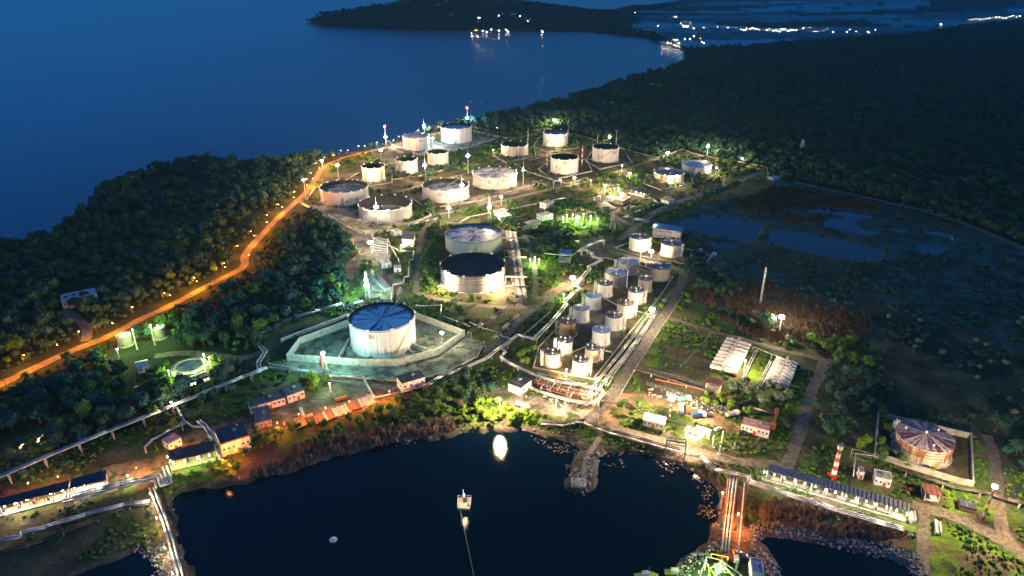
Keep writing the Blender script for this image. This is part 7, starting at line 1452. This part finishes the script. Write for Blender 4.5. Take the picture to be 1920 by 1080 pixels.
# ---------------------------------------------------------------- loose scrap and rubble
DC = bpy.data.collections.new('scrap_kinds')
for i, (mt, dm) in enumerate([(WHITE, (1.6, .3, .2)), (DARK, (1.1, .9, .5)), (PIPER, (1.4, .2, .25)), (GREY, (.9, .7, .6)), (CONC, (1.2, .8, .3)), (DARK, (.6, .6, .8))]): proto(DC, MB().box((0, 0, 0), dm, .3), [mt], 'scrap_piece')
def heap(name, label, pts, s, zmax=.8):
    pl_ = npPP(pts); gx, gy = jgrid(pl_[:, 0].min(), pl_[:, 0].max(), pl_[:, 1].min(), pl_[:, 1].max(), s); m = inside(gx, gy, pl_) & (fbm(gx / 5, gy / 5, 15, 2) > .4); gx, gy = gx[m], gy[m]
    instancer(name, label, np.stack([gx, gy, rng.random(gx.shape) ** 2 * zmax], 1), .5 + 1.1 * rng.random(gx.shape), DC, .5)
heap('scrap_heap', 'heaps of dark and pale scrap metal in the yard behind the red mast', [(1215, 728), (1260, 738), (1300, 750), (1345, 758), (1372, 768), (1365, 780), (1320, 775), (1285, 760), (1215, 742)], 1.0)
heap('rubble', 'rubble heap between the rusty beams', [(572, 780), (590, 778), (600, 795), (578, 802)], .9, .6)
heap('clutter', 'small machines and clutter along the pipe manifold', [(985, 740), (1050, 750), (1110, 762), (1100, 770), (1040, 760), (980, 750)], 1.4)
heap('machinery', 'glaring pale machinery in the lit yard north of the pump house', [(1121, 343), (1140, 344), (1168, 355), (1160, 359), (1130, 352)], 1.6, 1.5)
heap('shed_machinery', 'warm lit machinery under the slate roofed shed', [(1185, 356), (1212, 362), (1208, 367), (1182, 362)], 1.8, 1.2)
heap('switchgear', 'grey switchgear standing on the green lit substation lawn', [(1062, 410), (1085, 402), (1112, 412), (1092, 423)], 2.6, .8)
heap('floating_weed', 'pale debris floating near the lagoon shore', [(1125, 848), (1180, 846), (1240, 862), (1300, 888), (1340, 905), (1350, 950), (1310, 920), (1260, 885), (1200, 868), (1140, 862)], 2.6, 0) if False else None
for i, (x, y, lb) in enumerate([(1070, 409, 'steel gantry at the west of the substation'), (1085, 405, 'steel gantry at the north of the substation'), (1097, 409, 'steel gantry in the middle of the substation'), (1108, 413, 'steel gantry at the east of the substation')]):
    r = empty('gantry', P(x, y), lb, 'gantry'); 
    for s in (-4, 4): MB().rod((s, 0, 0), (s, 0, 9), .2, 5).build('post', DARK, r)
    MB().rod((-4, 0, 8), (4, 0, 8), .2, 5).build('crossbeam', DARK, r)
    for s in (-2.4, 0, 2.4): MB().rod((s, 0, 6.8), (s, 0, 8), .16, 6).build('insulator', PIPER, r)
# lily pads and weed near the shore
WC = bpy.data.collections.new('weed_kinds'); WM = mat('dry_weed', (.11, .095, .055), .9, rnd=.3)
for i in range(3): m = MB(); n = 7; m.add([(math.cos(k * 6.28 / n) * random.uniform(.5, 1), math.sin(k * 6.28 / n) * random.uniform(.3, .7), .02) for k in range(n)], [tuple(range(n))]); proto(WC, m, [WM], 'weed_patch')
pl_ = npPP([(1120, 846), (1180, 842), (1240, 858), (1300, 884), (1345, 905), (1350, 1000), (1310, 960), (1290, 915), (1240, 890), (1180, 872), (1130, 870)]); p2 = npPP([(990, 812), (1040, 822), (1088, 838), (1080, 862), (1068, 895), (1050, 850), (1010, 828)])
gx, gy = jgrid(0, 160, 180, 330, .9); gx2, gy2 = gx, gy; m = (inside(gx, gy, pl_) | inside(gx, gy, p2)) & (fbm(gx / 6, gy / 6, 33, 3) > .53) & (rng.random(gx.shape) < .5 - .45 * (gx > 88)); instancer('floating_weed', 'pale weed floating in patches near the lagoon shore', np.stack([gx[m], gy[m], np.full(m.sum(), -1.25)], 1), .3 + .5 * rng.random(m.sum()), WC)
# ---------------------------------------------------------------- far lamps and far houses
def far_lamp(px, py, kind, label, group, r=1.0, z=7.0, first={}):
    p = P(px, py, z + 2); g = float(height(np.array([p.x]), np.array([p.y]))[0]); g = max(g, 0); sc = max(.8, p.length / 3000) * r
    if kind not in first:
        root = empty('distant_lamp', (p.x, p.y, g), label, 'street lamp', group); a = MB().rod((0, 0, 0), (0, 0, 7), .12, 5).build('pole', GREY, root); b = MB().ball((0, 0, 7.2), .62, 4, 7).build('lamp', LC[kind][1], root); root.scale = (sc,) * 3; first[kind] = (root, [a, b])
    else: dup(*first[kind], (p.x, p.y, g), 0, sc, label, group)
BULBS = {'w': 25}
def fl(pts, kind, label, group, r=1.0):
    for x, y in pts: far_lamp(x, y, kind, label, group, r)
fl([(884, 60), (886, 65), (895, 64.5), (896, 68)], 'w', 'lamp on the pier of the far peninsula', 'pier lamps of the peninsula', .6); fl([(891, 56), (894, 56)], 'o', 'orange lamp behind the far pier', 'orange lamps of the peninsula', 1.1)
fl([(897, 45), (900, 45), (935, 44), (975, 44), (990, 46), (921, 54), (936, 56), (949, 55), (953, 58), (1016, 57), (1018, 59), (912, 59), (905, 57)], 'w', 'lamp among the trees of the far peninsula', 'lamps of the peninsula', 1.0)
fl([(1242.5 + 5.4 * i, 74 - .1 * i) for i in range(6)] + [(1284, 72.5), (1294, 72)], 'n', 'bright lamp in the row on the beach of the bay', 'lamp row on the bay', 1.1)
fl([(1252, 78), (1258, 79.5), (1272, 79), (1275, 78), (1265, 82), (1269, 83.5), (1274, 85.5), (1280, 86.5), (1301, 67), (1320, 79), (1317, 77)], 'w', 'small lamp behind the beach row of the bay', 'small lamps of the bay', .9); fl([(1313, 71)], 'o', 'single reddish lamp behind the bay', None, 1.2)
fl([(1264, 33), (1268, 34.5), (1285, 43), (1287, 44), (1295, 42.5), (1276, 45), (1280, 48), (1285, 50), (1288, 51), (1290, 49.5), (1282, 51)], 'w', 'glaring lamp in the hamlet north of the bay', 'lamps of the hamlet', .8)
random.seed(5)
fl([(1390 + 95 * t + random.uniform(-2, 2), 53.5 + 3.5 * t + random.uniform(-3.5, 3)) for t in np.linspace(0, 1, 26)], 'w', 'lamp in the village on the far plain', 'lamps of the plain village', .75)
fl([(1485 + 160 * t + random.uniform(-4, 4), 56 + random.uniform(-5, 4)) for t in np.linspace(0, 1, 17)], 'w', 'lamp on the road east of the plain village', 'road lamps of the plain', .6)
fl([(1817 + 95 * t, 37 - 5 * t + random.uniform(-1.5, 1.5)) for t in np.linspace(0, 1, 16)], 'n', 'lamp in the farthest village by the dark hill', 'lamps of the hill village', .5)
fl([(1030, 29), (1070, 27.5), (1100, 26), (1115, 25), (1155, 28), (1190, 24), (1234, 49), (1764, 45), (1300, 53), (1320, 52), (1345, 50), (1365, 51)], 'w', 'lone lamp on the isthmus beyond the peninsula', 'lone far lamps', .8)
fl([(1415, 137), (1442, 132.5), (1424, 258), (1025, 206), (911, 226), (920, 225), (927, 228), (932, 232), (946, 228), (954, 229), (1376, 136), (1104, 187)], 'w', 'lamp half hidden in the dark forest', 'lamps of the forest', .55)
fl([(1331, 176), (1228, 171), (1232, 174), (1139, 193), (1410, 278)], 'o', 'orange lamp in the dark forest', 'orange lamps of the forest', .6)
hp = None
def house(px, py, label, group, s=1.0, an=0.0):
    global hp
    p = P(px, py, 2); g = max(0, float(height(np.array([p.x]), np.array([p.y]))[0]))
    if hp is None:
        root = empty('far_house', (p.x, p.y, g), label, 'house', group, rz=an); a = MB().box((0, 0, -1), (18, 11, 8)).build('wall', WALLS['white'], root); r_ = MB(); r_.add([(-9.6, -6, 7), (9.6, -6, 7), (9.6, 6, 7), (-9.6, 6, 7), (-9.6, 0, 10.5), (9.6, 0, 10.5)], [(0, 1, 5, 4), (2, 3, 4, 5), (1, 2, 5), (3, 0, 4), (3, 2, 1, 0)]); b = r_.build('roof', ROOFS['red'], root); ks = [a, b]
        for x_ in (-5.5, 0, 5.5): ks.append(MB().box((x_, -5.53, 3), (1.8, .1, 1.8)).build('window', GLASS, root))
        root.scale = (s,) * 3; hp = (root, ks)
    else: dup(*hp, (p.x, p.y, g), an, s, label, group)
for i in range(20): house(1388 + 96 * i / 19 + random.uniform(-1.5, 1.5), 54 + 2.2 * i / 19 + random.uniform(-2.2, 1.5), 'pale house in the village on the far plain', 'houses of the plain village', random.uniform(.7, 1.1), random.uniform(-.4, .4))
for x, y in ((1262, 34.5), (1281, 46), (1286, 48), (1290, 45)): house(x, y, 'pale house in the hamlet north of the bay', 'houses of the hamlet', 1.1, random.uniform(-.4, .4))
for x, y in ((698, 36), (745, 37), (822, 44), (838, 42), (848, 47), (940, 46), (962, 46), (990, 48), (1190, 60), (1215, 58)): house(x, y, 'pale house on the far wooded peninsula', 'houses of the peninsula', 1.2, random.uniform(-.4, .4))
a, b = P(886, 69, -1), P(928, 75, -1); pr = MB().bar(Vector((0, 0, 0)), b - a, 8, 3).build('far_pier', CONC); pr.location = a; tag(pr, 'thin dark pier reaching out from the far peninsula', 'pier')

for o in list(bpy.data.objects):
    if o.parent is None and o.get('category') and not o.get('kind'): o['kind'] = 'thing'
# ---------------------------------------------------------------- air
hz = MB().box((0, 12000, -6), (60000, 36000, 222)).build('haze', bpy.data.materials.new('haze_air'))
hm = hz.data.materials[0]; hm.use_nodes = True; N, L = nt(hm); N.remove(N['Principled BSDF']); pv = N.new('ShaderNodeVolumePrincipled'); pv.inputs['Density'].default_value = 0.000032; pv.inputs['Color'].default_value = (.35, .85, 1.0, 1); L.new(pv.outputs[0], N['Material Output'].inputs['Volume'])
tag(hz, 'thin evening haze over land and sea', None, None, 'stuff')
